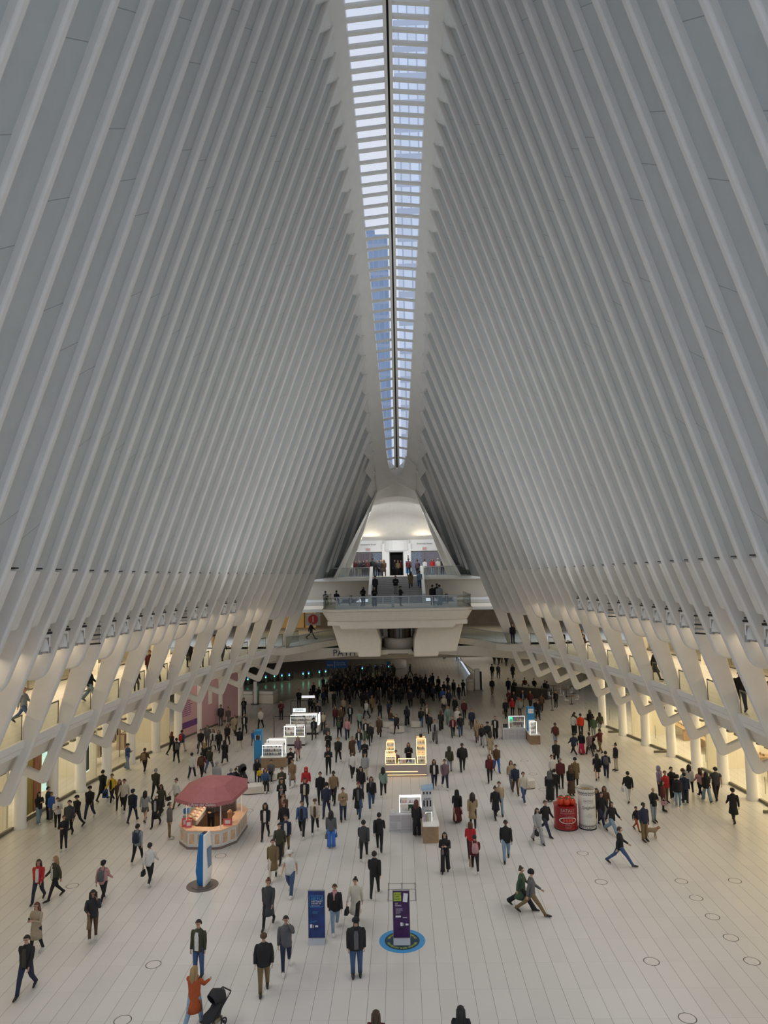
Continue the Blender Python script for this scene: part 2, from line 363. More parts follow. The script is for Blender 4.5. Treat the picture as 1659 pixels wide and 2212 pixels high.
# side cheeks from last ribs to the facade
b=MB()
for s in (-1,1):
    ch=[]
    for Y in (67.5,69,71,73,75,77,YF+.4):
        t=(Y-67.7)/(YF-67.7); t=max(0,t)
        xt=1.85+(4.15-1.85)*t; zt=20.6+(16.0-20.6)*t; xb=5.75+(5.55-5.75)*t+.35
        ch.append([(s*xt+XC(20),Y,zt),(s*(xt*.5+xb*.5)+XC(18),Y,(zt+12.4)/2),(s*xb+XC(13),Y,12.4)])
    for a,c in zip(ch,ch[1:]):
        for i in range(2): b.quad(a[i],a[i+1],c[i+1],c[i])
struct(b.build('wall_far_cheeks',[WHITE],recalc=False))
b=MB(); b.box(-16,15,-3,-2.7,12,46); struct(b.build('wall_rear_light_block',WHITE))  # unseen wall added behind the camera to hold back light from the open end
# ---------------- skylight ----------------
sk=empty('skylight',(0,0,0),label='long glazed skylight with white cross bars and dark centre line',cat='skylight')
rows_=[]; Y=12.0
while Y<YEND-.4: rows_.append(Y); Y+=.7725
keep=[y for y in rows_ if y>21.0]
b=MB(); 
for i in range(len(rows_)-1):
    Y0,Y1=rows_[i],rows_[i+1]
    for s in (-1,1):
        c0,c1=XC(40),XC(40)
        b.quad((c0+s*.1,Y0,skyz(Y0)+.55),(c1+s*.1,Y1,skyz(Y1)+.55),(c1+s*hw(Y1),Y1,skyz(Y1)+.35),(c0+s*hw(Y0),Y0,skyz(Y0)+.35))
gl=b.build('glazing',glass('skylight_glass',(.86,.86*1.0,.86*1.03),.03),sk,recalc=False)
for Y in keep:
    b=MB(); z=skyz(Y); w=hw(Y)+.05; c=XC(40); dz=(skyz(Y+.3)-skyz(Y-.3))/.6
    hY=.115; th=.16
    for s in (-1,1):
        A=(c+s*.12,z+.22); B_=(c+s*w,z+.02)
        b.prism([A,B_,(B_[0],B_[1]+th),(A[0],A[1]+th)],Y-hY,Y+hY,'y')
    b.build('cross_bar',WHITE,sk)
b=MB()
for i in range(len(rows_)-1):
    Y0,Y1=rows_[i],rows_[i+1]; c=XC(40)
    for s in (-1,1):
        for (xa,xb,mi,lo) in ((.06,.24,0,.05),):
            z0,z1=skyz(Y0)+lo,skyz(Y1)+lo
            vs=[(c+s*xa,Y0,z0),(c+s*xb,Y0,z0),(c+s*xb,Y0,z0+.5),(c+s*xa,Y0,z0+.5),(c+s*xa,Y1,z1),(c+s*xb,Y1,z1),(c+s*xb,Y1,z1+.5),(c+s*xa,Y1,z1+.5)]
            b.add(vs,[(0,1,5,4),(1,2,6,5),(2,3,7,6),(3,0,4,7)])
b.build('spine_rails',WHITE,sk)
b=MB()
for i in range(len(rows_)-1):
    Y0,Y1=rows_[i],rows_[i+1]; c=XC(40)
    b.quad((c-.07,Y0,skyz(Y0)+.3),(c+.07,Y0,skyz(Y0)+.3),(c+.07,Y1,skyz(Y1)+.3),(c-.07,Y1,skyz(Y1)+.3))
b.build('centre_slot',BLACK,sk,recalc=False)
# ---------------- towers outside ----------------
def tower_mat(name,a,bc,fx,fz):
    m=bpy.data.materials.new(name); m.use_nodes=True; nt=m.node_tree; p=nt.nodes['Principled BSDF']
    g=nt.nodes.new('ShaderNodeNewGeometry'); s=nt.nodes.new('ShaderNodeSeparateXYZ'); nt.links.new(g.outputs['Position'],s.inputs[0])
    fu=mnode(nt,'LESS_THAN',mnode(nt,'FRACT',mnode(nt,'DIVIDE',s.outputs[0],fx)),.16); fv=mnode(nt,'LESS_THAN',mnode(nt,'FRACT',mnode(nt,'DIVIDE',s.outputs[2],fz)),.22)
    cx=nt.nodes.new('ShaderNodeCombineXYZ'); nt.links.new(mnode(nt,'FLOOR',mnode(nt,'DIVIDE',s.outputs[0],fx)),cx.inputs[0]); nt.links.new(mnode(nt,'FLOOR',mnode(nt,'DIVIDE',s.outputs[2],fz)),cx.inputs[1])
    w=nt.nodes.new('ShaderNodeTexWhiteNoise'); w.noise_dimensions='2D'; nt.links.new(cx.outputs[0],w.inputs['Vector'])
    c=mixc(nt,mnode(nt,'MULTIPLY',w.outputs['Value'],.6),a,tuple(q*1.35 for q in a)); c=mixc(nt,mnode(nt,'MAXIMUM',fu,fv),c,bc)
    nt.links.new(c,p.inputs['Base Color']); p.inputs['Roughness'].default_value=.5; MATS[name]=m; return m
tw=tower_mat('blue_tower_facade',(.30,.38,.50),(.44,.50,.60),1.1,3.2)
b=MB(); b.box(-19,-1.2,150,175,20,86); b.box(-15,-4,152,173,86,88)
tag(b.build('office_tower',tw),'blue glass office tower seen through the left half of the skylight','building')
tw2=tower_mat('pale_tower_facade',(.80,.84,.90),(.58,.62,.70),1.6,5.0)
b=MB(); b.prism([(.8,120),(13,120),(16,140),(2,140)],30,210)
tag(b.build('office_tower',tw2),'pale gridded tower seen through the right half of the skylight','building')

# ---------------- galleries and shop fronts ----------------
WX=lambda s,Y,d=0,z=4: s*(xwall(Y)+d)+XC(z)
PINK=mat('pink_hoarding',(.62,.38,.42),.6,noise=.03,nscale=.6)
KICK=mat('bronze_kickplate',(.20,.18,.14),.4,metal=.5)
WOOD=mat('oak_wood',(.42,.29,.17),.5,noise=.15,nscale=6)
SLAB=mat('slab_soffit',(.70,.66,.58),.6)
WHT2=mat('fascia_white',(.82,.82,.80),.4)
GOLDL=mat('gold_light_strip',(.9,.6,.2),.5,emit=(1,.62,.22),es=6)
WLIT=mat('white_light_strip',(.9,.9,.9),.5,emit=(1,.97,.93),es=6)
for s in (-1,1):
    ys=[Yk(k) for k in range(KMIN,21)]
    G=MB(); F=MB(); 
    gm=lambda Y,d,z: (s*(xin(Y,z)+d)+XC(z),Y,z)
    for Y0,Y1 in zip(ys,ys[1:]):
        G.quad(gm(Y0,.45,6.62),gm(Y1,.45,6.62),(WX(s,Y1,9),Y1,6.62),(WX(s,Y0,9),Y0,6.62))
        G.quad(gm(Y0,.62,5.45),gm(Y1,.62,5.45),(WX(s,Y1,9),Y1,5.75),(WX(s,Y0,9),Y0,5.75),1)
        G.quad(gm(Y0,.62,5.45),gm(Y1,.62,5.45),gm(Y1,.62,6.2),gm(Y0,.62,6.2),1)
        # projecting white fascia with a shadow gap
        F.quad(gm(Y0,.32,6.42),gm(Y1,.32,6.42),gm(Y1,.36,6.74),gm(Y0,.36,6.74)); F.quad(gm(Y0,.36,6.74),gm(Y1,.36,6.74),gm(Y1,.55,6.74),gm(Y0,.55,6.74))
        F.quad(gm(Y0,.38,6.14),gm(Y1,.38,6.14),gm(Y1,.34,6.40),gm(Y0,.34,6.40)); F.quad(gm(Y0,.38,6.14),gm(Y1,.38,6.14),gm(Y1,.64,6.14),gm(Y0,.64,6.14))
        F.quad(gm(Y0,.40,6.395),gm(Y1,.40,6.395),gm(Y1,.40,6.425),gm(Y0,.40,6.425),1)
    struct(G.build('floor_gallery_'+SIDE[s],[FLOOR,SLAB],recalc=False))
    struct(F.build('trim_gallery_edge_'+SIDE[s],[WHT2,DARK],recalc=False))
    # shop walls behind glass on both levels
    B=MB(); Y0=-2
    for Y0,Y1 in zip(ys,ys[1:]):
        B.quad((WX(s,Y0,8.8),Y0,0),(WX(s,Y1,8.8),Y1,0),(WX(s,Y1,8.8),Y1,5.75),(WX(s,Y0,8.8),Y0,5.75))
        B.quad((WX(s,Y0,5.5),Y0,6.6),(WX(s,Y1,5.5),Y1,6.6),(WX(s,Y1,5.5),Y1,9.5),(WX(s,Y0,5.5),Y0,9.5))
        B.quad((WX(s,Y0,.5),Y0,9.5),(WX(s,Y1,.5),Y1,9.5),(WX(s,Y1,5.6),Y1,9.5),(WX(s,Y0,5.6),Y0,9.5))
    for k in range(KMIN,21,6):
        Y=Yk(k)
        B.box(min(WX(s,Y,.6),WX(s,Y,8.8)),max(WX(s,Y,.6),WX(s,Y,8.8)),Y-.1,Y+.1,0,5.75); B.box(min(WX(s,Y,.6),WX(s,Y,5.5)),max(WX(s,Y,.6),WX(s,Y,5.5)),Y-.1,Y+.1,6.6,9.5)
    struct(B.build('wall_shops_'+SIDE[s],[WARMW],recalc=False))
    nb=0
    for k in range(-6,22 if s<0 else 20,2):
        Ya,Yb=Yk(k),Yk(k+2); nb+=1
        # balustrade of the gallery
        if k<20:
          pass
        if k>=20: p0=None
        p0=Vector(gm(Ya+.19,.52,6.74)); p1=Vector(gm(Yb-.19,.52,6.74)); up=Vector((0,0,.98))
        t=empty('glass_balustrade',tuple((p0+p1)/2),0,f'clear glass balustrade of the {SIDE[s]} gallery, {ORD[(18-k)//2]} bay from the far end','balustrade',f'glass balustrades of the {SIDE[s]} gallery')
        c=(p0+p1)/2; b=MB(); q=[p0-c,p1-c,p1-c+up,p0-c+up]; off=Vector((.012,0,0)); b.add(q+[v+off for v in q],[(0,1,2,3),(7,6,5,4),(0,4,5,1),(1,5,6,2),(2,6,7,3),(3,7,4,0)]); b.build('pane',GLASS,t)
        b=MB(); b.tube([q[3],q[2]],.035,6); b.tube([q[0],q[3]],.022,6); b.tube([q[1],q[2]],.022,6); b.build('handrail',KICK,t)
        # column
        if Ya>20:
            o=MB().lathe([(.36,0),(.36,.12),(.31,.2),(.30,5.45),(.36,5.6),(.36,5.75)],20).build('round_column',WHT2,smooth=True); o.data.set_sharp_from_angle(angle=.6)
            o.location=(WX(s,Ya,-.1),Ya,0); tag(o,f'round white column of the {SIDE[s]} shop front, {ORD[(20-k)//2]} from the far end','column',f'columns of the {SIDE[s]} shop front')
        # ground level glazing
        pink=(s<0 and k>=16)
        if not pink:
            t=empty('shop_window',(WX(s,(Ya+Yb)/2,.15),(Ya+Yb)/2,0),0,f'tall frameless glass shop window on the {SIDE[s]}, {ORD[(20-k)//2-1]} bay from the far end','shop window',f'shop windows on the {SIDE[s]}')
            a=Vector((WX(s,Ya,.15),Ya+.3,0))-t.location; e=Vector((WX(s,Yb,.15),Yb-.3,0))-t.location
            n=3
            for i in range(n):
                g0=a+(e-a)*(i/n)*1.0; g1=a+(e-a)*((i+.97)/n)
                z=Vector((0,0,5.7)); z0=Vector((0,0,.16)); b=MB(); off=Vector((s*.03,0,0))
                b.add([g0+z0,g1+z0,g1+z,g0+z,g0+z0+off,g1+z0+off,g1+z+off,g0+z+off],[(0,1,2,3),(7,6,5,4),(0,4,5,1),(1,5,6,2),(2,6,7,3),(3,7,4,0)]); b.build('pane',SHOPG,t)
            b=MB(); u=Vector((s*.07,0,0)); zz=Vector((0,0,.16)); b.add([a-u,e-u,e+u,a+u,a-u+zz,e-u+zz,e+u+zz,a+u+zz],[(0,3,2,1),(4,5,6,7),(0,1,5,4),(1,2,6,5),(2,3,7,6),(3,0,4,7)]); b.build('kick_plate',KICK,t)
            b=MB(); 
            for dz in (2.9,): 
                zz=Vector((0,0,dz)); z2=Vector((0,0,.14)); u=Vector((s*.12,0,0)); w=Vector((s*.5,0,0)); b.add([a+w-u+zz,e+w-u+zz,e+w+u+zz,a+w+u+zz,a+w-u+zz+z2,e+w-u+zz+z2,e+w+u+zz+z2,a+w+u+zz+z2],[(0,3,2,1),(4,5,6,7),(0,1,5,4),(1,2,6,5),(2,3,7,6),(3,0,4,7)])
            b.build('transom',KICK,t)
        else:
            t=empty('hoarding',(WX(s,(Ya+Yb)/2,-.1),(Ya+Yb)/2,0),0,{16:'pink hoarding with dark text lines and a purple stripe',18:'pink hoarding with heading letters and a small white panel',20:'pink hoarding with fine lines, the farthest one by the low wall'}[k],'hoarding')
            a=Vector((WX(s,Ya,-.05),Ya+.3,0))-t.location; e=Vector((WX(s,Yb,-.05),Yb-.3,0))-t.location
            d=(e-a).normalized(); nrm=Vector((-s*d.y,s*d.x,0)); 
            if nrm.x*s>0: nrm=-nrm
            def pq(b,u0,u1,z0,z1,off,mi=0):
                p=[a+d*u0,a+d*u1]; o_=nrm*off
                b.add([p[0]+Vector((0,0,z0)),p[1]+Vector((0,0,z0)),p[1]+Vector((0,0,z1)),p[0]+Vector((0,0,z1))]+[q+o_ for q in (p[0]+Vector((0,0,z0)),p[1]+Vector((0,0,z0)),p[1]+Vector((0,0,z1)),p[0]+Vector((0,0,z1)))],[(0,1,2,3),(7,6,5,4),(0,4,5,1),(1,5,6,2),(2,6,7,3),(3,7,4,0)],mi)
            LN=(e-a).length
            b=MB(); pq(b,0,LN,.15,5.7,.06); b.build('board',PINK,t)
            b=MB(); pq(b,0,LN,0,.15,.08); b.build('kick_plate',KICK,t)
            b=MB()
            rr=random.Random(k)
            PUR=mat('purple_print',(.16,.06,.24),.6)
            if k==16:
                for i in range(11): pq(b,.15,.15+rr.uniform(.5,1.0)*LN*.8,1.75+i*.16,1.80+i*.16,.075)
                b.build('printed_lines',PUR,t); b=MB(); pq(b,0,LN,.75,1.25,.072); b.build('purple_stripe',PUR,t)
            elif k==20:
                for i in range(7): pq(b,.5,1.5,3.2+i*.2,3.23+i*.2,.075)
                b.build('printed_lines',PUR,t)
            else:
                pq(b,.5,1.6,3.5,3.62,.075); pq(b,.5,1.2,3.75,3.9,.075); b.build('heading_letters',PUR,t)
                b=MB(); pq(b,1.25,1.75,2.0,3.2,.075); b.build('white_panel',WHT2,t)
o=MB().lathe([(.36,0),(.36,.12),(.31,.2),(.30,5.45),(.36,5.6),(.36,5.75)],20).build('round_column',WHT2,smooth=True); o.location=(WX(-1,66.4,-.1),66.4,0); tag(o,'white column ending the row of pink hoardings','column')
# upper glass screens of the galleries
for s in (-1,1):
    for k in range(-4,20,2):
        Ya,Yb=Yk(k),Yk(k+2); X=lambda Y:WX(s,Y,1.6,8)
        t=empty('gallery_shop_screen',(X((Ya+Yb)/2),(Ya+Yb)/2,6.62),0,f'glass shop screen on the {SIDE[s]} gallery, {ORD[(18-k)//2]} bay from the far end','glass screen',f'glass shop screens on the {SIDE[s]} gallery')
        a=Vector((X(Ya),Ya+.25,6.62))-t.location; e=Vector((X(Yb),Yb-.25,6.62))-t.location
        b=MB(); z=Vector((0,0,2.88)); off=Vector((.03,0,0)); b.add([a,e,e+z,a+z,a+off,e+off,e+z+off,a+z+off],[(0,1,2,3),(7,6,5,4),(0,4,5,1),(1,5,6,2),(2,6,7,3),(3,7,4,0)]); b.build('pane',SHOPG,t)
        b=MB(); b.tube([a+Vector((0,0,.1)),e+Vector((0,0,.1))],.11,4); b.tube([a,a+z],.04,4); b.tube([(a+e)/2,(a+e)/2+z],.03,4); b.build('frame',KICK,t)
        if (k+4)%6==0:
            b=MB(); x=X(Ya+.8)+s*.0; b.box(-.35,.35,-.9,.9,0,2.88); o=b.build('wall_pier',WARMW); o.location=(X(Yb)-s*.1,Yb,6.62); o.name='trim_%d'%(k+30+(s>0)*50); struct(o)
# ---------------- lamps in galleries and shops, then added fill lights ----------------
def tang(s,Y,f): return (s*(f(Y+1)-f(Y-1))/2,1,0)
for s in (-1,1):
    for Y in (22,31,40,49,58):
        tw_=tang(s,Y,xwall)
        area('gallery_lamp',(WX(s,Y,-.6,9),Y,9.42),(WX(s,Y,-.6,9),Y,0),3.0,7.5,250,(1,.80,.52),PI,tw_)
        area('shop_lamp',(WX(s,Y,4.2),Y,5.6),(WX(s,Y,4.2),Y,0),4.5,7.5,(700 if s>0 else 300),(1,.80,.50),PI,tw_)
        area('promenade_lamp',(WX(s,Y,-1.6),Y,5.4),(WX(s,Y,-1.6),Y,0),1.2,7.0,45,(1,.82,.56),PI,tw_)
    for Y in (19,24,29,34,39,44,49,54):
        zl=10.9; x=s*(xin(Y,zl)-.75)+XC(zl); tx_=tang(s,Y,lambda q:xin(q,10.9))
        area('flood_lamp_row',(x,Y,zl),(x-s*8,Y,0),.4,3.6,78,(1.0,.95,.90),2.2,tx_)
        area('bulkhead_washer',(s*(xin(Y,zl)+1.0)+XC(zl),Y,10.55),(s*(xin(Y,9)+.4)+XC(9),Y,7.5),.25,4.4,20,(1,.82,.58),PI,tx_)
for s in (-1,1):
    for Y in (20,26,32,38,44,50,56,61):
        area('added_rib_fill',(s*(xin(Y,10.8)-.85)+XC(10),Y,10.9),(-s*6.5,min(Y+3,45),27),.4,4.6,62*(2.5 if Y>40 else 1.3 if Y>30 else .5)*(0 if Y>52 else 1),(.88,.94,1.0),1.85,tang(s,Y,lambda q:xin(q,10.8)))  # added lights without fittings, brightening the rib walls opposite
area('added_stair_fill',(-.3,69.5,19.0),(-.3,72.5,14),1.0,5,200,(.92,.96,1.0),PI,(1,0,0))  # unseen fill added to lift the dark stair
# ---------------- spot fixtures between the ribs ----------------
FIXP={-1:'F..FFFLFFFFFFLFF.FF..',1:'F.FF.FLFFFFFFLFFF.T..'}
def fixture_proto():
    e=empty('floodlight',(0,0,0)); 
    b=MB(); b.box(-.34,.34,-.22,.22,.62,.70); b.box(-.28,.28,-.18,.18,.74,.80); b.build('mounting_plate',DARK,e)
    b=MB(); b.box(-.26,.26,-.16,.16,.50,.61); b.box(-.30,-.24,-.12,.12,.10,.55); b.box(.24,.30,-.12,.12,.10,.55)
    b.build('bracket',WHT2,e)
    b=MB(); b.tube([(0,0,.5),(0,-.02,.35),(0,-.08,.12),(0,-.12,-.05)],[.1,.2,.24,.22],12); b.build('lamp_housing',WHT2,e,smooth=True)
    b=MB(); b.tube([(0,-.12,-.05),(0,-.125,-.07)],[.19,.19],12); b.build('lens',mat('lamp_lens',(.25,.25,.27),.2),e)
    b=MB(); b.box(-.30,-.12,-.2,.0,-.12,.12); b.box(.14,.30,-.18,.0,-.1,.14); b.build('driver_box',GREY,e)
    return e
def ladder_proto():
    e=empty('louvre_rack',(0,0,0)); b=MB(); b.box(-.36,-.32,-.04,.04,-.3,.75); b.box(.32,.36,-.04,.04,-.3,.75); b.build('side_rail',WHT2,e)
    for i in range(6):
        b=MB(); b.box(-.33,.33,-.12,.12,-.26+i*.19,-.20+i*.19); b.build('slat',DARK if i%2==0 else GREY,e)
    return e
fp0,lp0=fixture_proto(),ladder_proto(); usedF=[0,0]
for s in (-1,1):
    pat=FIXP[s]; n=0
    for k in range(-7,18):
        i=k+7
        ch=pat[i] if i<len(pat) else '.'
        if i>=21: ch='.'
        if s>0 or s<0:
            pass
        if ch in '.T': 
            continue
        Y=Yk(k)+.85; z=10.5; x=s*(xin(Y,z)+.22)+XC(z)
        isF=ch=='F'; n+=1
        src=fp0 if isF else lp0
        u=0 if isF else 1
        o=src if usedF[u]==0 else copy_tree(src)
        usedF[u]+=1
        o.location=(x,Y,z); o.rotation_euler=(0,0,-s*PI/2*.55); o.scale=(.8,.8,1)
        far=ORD[sum(1 for c in pat[i+1:] if c==ch)]
        tag(o,(f'white floodlight with dark mounting plate between ribs, {far} from the far end on the {SIDE[s]}' if isF else f'slatted louvre rack between ribs on the {SIDE[s]}, {"farther" if far=="first" else "nearer"} of two'),'floodlight' if isF else 'louvre',('floodlights between the ' if isF else 'louvre racks between the ')+SIDE[s]+' ribs')
# ---------------- far end: facade ----------------
YF=79.0; FW=mat('facade_white',(.78,.78,.77),.5); xc=-.3
def xz(name,poly,y0,y1,m,parent=None,bevel=0):
    b=MB(); b.prism(poly,y0,y1,'y'); return b.build(name,m,parent,bevel=bevel)
b=MB()
# wall above the doors, flanks, and drum sides
b.prism([(-4.75,16.45),(4.15,16.45),(4.7,15.15),(-5.3,15.15)],YF,YF+.4,'y')
b.prism([(-6.6,12.4),(-5.95,12.4),(-5.25,15.2),(-4.7,16.6),(-5.4,16.6)],YF,YF+.5,'y'); b.prism([(6.0,12.4),(5.35,12.4),(4.65,15.2),(4.1,16.6),(4.8,16.6)],YF,YF+.5,'y')
b.prism([(-1.9,12.4),(-1.1,12.4),(-1.1,16.0),(-1.9,16.0)],YF-.4,YF+.5,'y'); b.prism([(.45,12.4),(1.3,12.4),(1.3,16.0),(.45,16.0)],YF-.4,YF+.5,'y')
b.prism([(-1.1,15.1),(.45,15.1),(.45,16.0),(-1.1,16.0)],YF-.4,YF+.5,'y')
struct(b.build('wall_far',FW))
b=MB(); 
arc=[(xc+1.6*math.cos(a),YF+.2-1.1*math.sin(a)) for a in [PI*i/12 for i in range(13)]]
b.prism(arc,15.2,16.35); tag(b.build('entrance_drum',FW,smooth=False),'curved white drum head over the centre doorway of the far entrance','drum')
b=MB(); b.box(-5.0,4.4,YF-.25,YF,15.15,15.32); struct(b.build('trim_1',FW))
# doors
def door(name,x0,x1,label,dark=False,slant=0):
    t=empty(name,((x0+x1)/2,YF+.15,12.45),0,label,'doorway'); w=(x1-x0)/2; h=2.62
    sl=slant
    L0=(-w,0);L1=(-w+(sl if sl>0 else 0),h);R1=(w+(sl if sl<0 else 0),h);R0=(w,0)
    b=MB()
    for p,q in ((L0,L1),(L1,R1),(R0,R1)): b.tube([(p[0],0,p[1]),(q[0],0,q[1])],.06,4)
    n=3 if not dark else 1
    for i in range(1,n): 
        x=-w+2*w*i/n; b.tube([(x,0,0),(x,0,h)],.05,4)
    b.build('frame',STEEL,t)
    if not dark:
        b=MB(); b.prism([L0,R0,R1,L1],-.02,.02,'y'); b.build('pane',SHOPG,t)
    return t
door('door_1',-5.9,-1.95,'glass entrance doors on the left of the far balcony, crowd in front',slant=.6)
door('door_2',1.32,5.9,'glass entrance doors on the right of the far balcony',slant=-.6)
t=door('door_3',-1.08,.43,'dark open doorway in the middle of the far balcony',dark=True)
b=MB(); b.box(-.72,.72,.5,2.5,0,2.6); 
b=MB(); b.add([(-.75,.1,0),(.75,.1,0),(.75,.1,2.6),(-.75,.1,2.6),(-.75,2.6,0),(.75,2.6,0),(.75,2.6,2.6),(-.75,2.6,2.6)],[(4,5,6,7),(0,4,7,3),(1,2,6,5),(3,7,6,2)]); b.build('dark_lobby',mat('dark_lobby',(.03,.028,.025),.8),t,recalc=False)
for q in ('door_1','door_2','door_3'): bpy.data.objects[q]['kind']='structure'
# signs on the facade
RED=mat('red_letters',(.6,.06,.04),.5,emit=(1,.12,.08),es=.35)
for i,(x,l) in enumerate(((-3.42,'left'),(2.8,'right'))):
    t=empty('exit_sign',(x,YF-.35,15.4),0,f'small red exit sign above the {l} entrance doors','sign')
    b=MB(); b.box(-.22,.22,-.03,.03,-.17,.17); b.build('plate',mat('pale_plate',(.5,.45,.45)),t); text('letters','EXIT',.19,(0,-.05,0),(PI/2,0,0),RED,t)
    o=text('street_name_lettering','Greenwich Street',.24,(x,YF-.04,15.95),(PI/2,0,0),DARK); tag(o,f'dark street name lettering on the wall over the {l} entrance doors','lettering')
BLUE=mat('sign_blue',(.02,.19,.48),.5); NAVY=mat('sign_navy',(.02,.05,.2),.5)
t=empty('wayfinding_panel',(.95,YF-.5,12.5),0,'white and blue wayfinding panel beside the dark doorway','sign')
b=MB(); b.box(-.3,.3,0,.05,0,2.35); b.build('panel',FW,t); b=MB(); b.box(-.27,.27,-.02,0,1.2,1.55); b.box(-.27,.27,-.02,0,.2,1.1); b.build('blue_field',BLUE,t); text('numeral','0',.5,(0,-.02,2.0),(PI/2,0,0),DARK,t)
for x,l in ((-6.2,'left'),(5.6,'right')):
    t=empty('fire_alarm_box',(x,YF-1.2,13.7),0,f'small red alarm box on the {l} of the far balcony','alarm box'); b=MB(); b.box(-.12,.12,-.05,.05,-.22,.22); b.build('case',mat('alarm_red',(.35,.04,.03)),t); b=MB(); b.box(-.06,.06,-.07,-.05,.02,.12); b.build('front_plate',WHT2,t)
b=MB(); b.lathe([(.02,0),(.17,.1),(.13,1.6),(.02,2.35)],10,sy=.4); o=b.build('banner_flag',BLUE,smooth=True); o.location=(5.95,76.5,12.48); tag(o,'tall narrow blue feather flag on the right of the far balcony','flag')
b=MB(); b.tube([(0,0,0),(0,0,1.7)],.03,8); b.lathe([(.16,0),(.16,.04)],12); o=b.build('stanchion',STEEL); o.location=(-4.9-0,73,12.48); o.location.x=-5.4; tag(o,'thin tall metal pole standing on the left of the far balcony','pole')
# street seen through the doors
b=MB(); b.box(-26,26,79.6,110,12.0,12.3); struct(b.build('ground_street',mat('street_asphalt',(.22,.22,.22))))
SB=mat('street_facade',(.22,.15,.15),.7,noise=.6,nscale=9)
for i,(x0,x1,h,m,l) in enumerate(((-20,-3.7,12,SB,'dark brick street building behind the left entrance doors'),(-3.7,3.2,12,mat('grey_facade',(.3,.32,.36),.6,noise=.5,nscale=5),'grey street building straight behind the dark doorway'),(3.2,20,12,mat('striped_facade',(.30,.24,.26),.6,noise=.7,nscale=12),'busy pinkish street building behind the right entrance doors'))):
    b=MB(); b.box(x0,x1,100,106,12.3,12.3+h); tag(b.build('street_building',m),l,'building')
# ---------------- balcony, stair, landing ----------------
def slab(name,poly,z0,z1,m,bevel=.06):
    b=MB(); b.prism(poly,z0,z1); return struct(b.build(name,m,bevel=bevel))
BEIGE=mat('beige_wall',(.60,.52,.40),.6)
slab('floor_balcony',[(-9.2,71),(8.7,71),(8.7,79.4),(-9.2,79.4)],12.1,12.48,CREAM)
b=MB(); b.box(-10.5,-2.7,72.0,72.3,10.25,12.1); b.box(2.4,9.9,72.0,72.3,10.25,12.1); struct(b.build('wall_under_balcony',BEIGE))
b=MB(); 
for sx in (-1,1):
    b.prism([(xc+sx*5.6,66.5),(xc+sx*11.2,66.5),(xc+sx*11.2,73),(xc+sx*5.6,73)],10.0,10.28); b.prism([(xc+sx*5.6,66.2),(xc+sx*11.2,66.2),(xc+sx*11.2,68),(xc+sx*5.6,68)],9.35,9.6)
struct(b.build('trim_2',CREAM))
b=MB(); 
for sx in (-1,1):
    b=MB(); b.box(*sorted((xc+sx*6.8,xc+sx*11.2)),66.4,66.6,9.62,9.95); tag(b.build('cove_light',mat('cove_glow',(.9,.85,.75),.5,emit=(1,.85,.6),es=.12)),f'glowing cove light strip under the far balcony, {SIDE[sx]} side','light strip')
st=empty('grand_stair',(xc,66,10.0),0,'wide grey stone stair rising from the landing to the far balcony','stair')
STONE=mat('grey_stone_steps',(.38,.375,.37),.6,noise=.08,nscale=2); NOSE=mat('step_nosing',(.6,.6,.58),.5)
b=MB(); b2=MB(); nst=15
for i in range(nst):
    y0=i*5.0/nst; z1=(i+1)*2.48/nst; b.box(-2.35,2.35,y0,5.2,z1-2.48/nst,z1); b2.box(-2.35,2.35,y0-.01,y0+.04,z1-.02,z1+.006)
b.build('steps',STONE,st); b2.build('nosings',NOSE,st)
for sx in (-1,1):
    b=MB(); b.prism([(-.4,-.3),(-.4,.95),(0,1.05),(5.0,3.5),(5.4,3.5),(5.4,1.6),(5.0,1.5)],sx*2.36,sx*2.66,'x'); b.build('parapet',WHT2,st,bevel=.04)
land=[]
for (x,y) in fillet([(-6.5,58),(5.95,58),(5.95,67.5),(-6.5,67.5)],[1.3,1.3,0,0],6): land.append((x,y))
slab('floor_landing',land,9.83,10.06,CREAM,.04)
b=MB(); b.prism([(x*.985+.0,y+.12) for x,y in land],8.95,9.83); hull=None
vs=[(x,y,9.83) for x,y in land]+[(x*.93-.02,58.35+(y-58)*.98,9.05) for x,y in land]; n=len(land)
b=MB(); b.add(vs,[(i,(i+1)%n,n+(i+1)%n,n+i) for i in range(n)]+[tuple(range(n,2*n))])
b.prism([(-6.0,9.1),(5.45,9.1),(5.45,8.68),(4.5,8.68),(4.3,8.4),(-4.9,8.4),(-5.05,8.7),(-6.0,8.7)],58.5,66,'y')
struct(b.build('trim_landing_hull',CREAM,bevel=.08))
b=MB(); b.prism([(-5.8,8.7),(-5.1,6.35),(-3.65,6.33),(-3.6,5.96),(-1.72,5.96),(-1.7,7.3),(-2.2,8.7)],60,71,'y'); b.prism([(5.28,8.7),(4.6,6.3),(3.13,6.3),(3.07,5.92),(1.05,5.9),(1.1,7.3),(1.55,8.7)],60,71,'y')
struct(b.build('wall_landing_pylons',CREAM,bevel=.1))
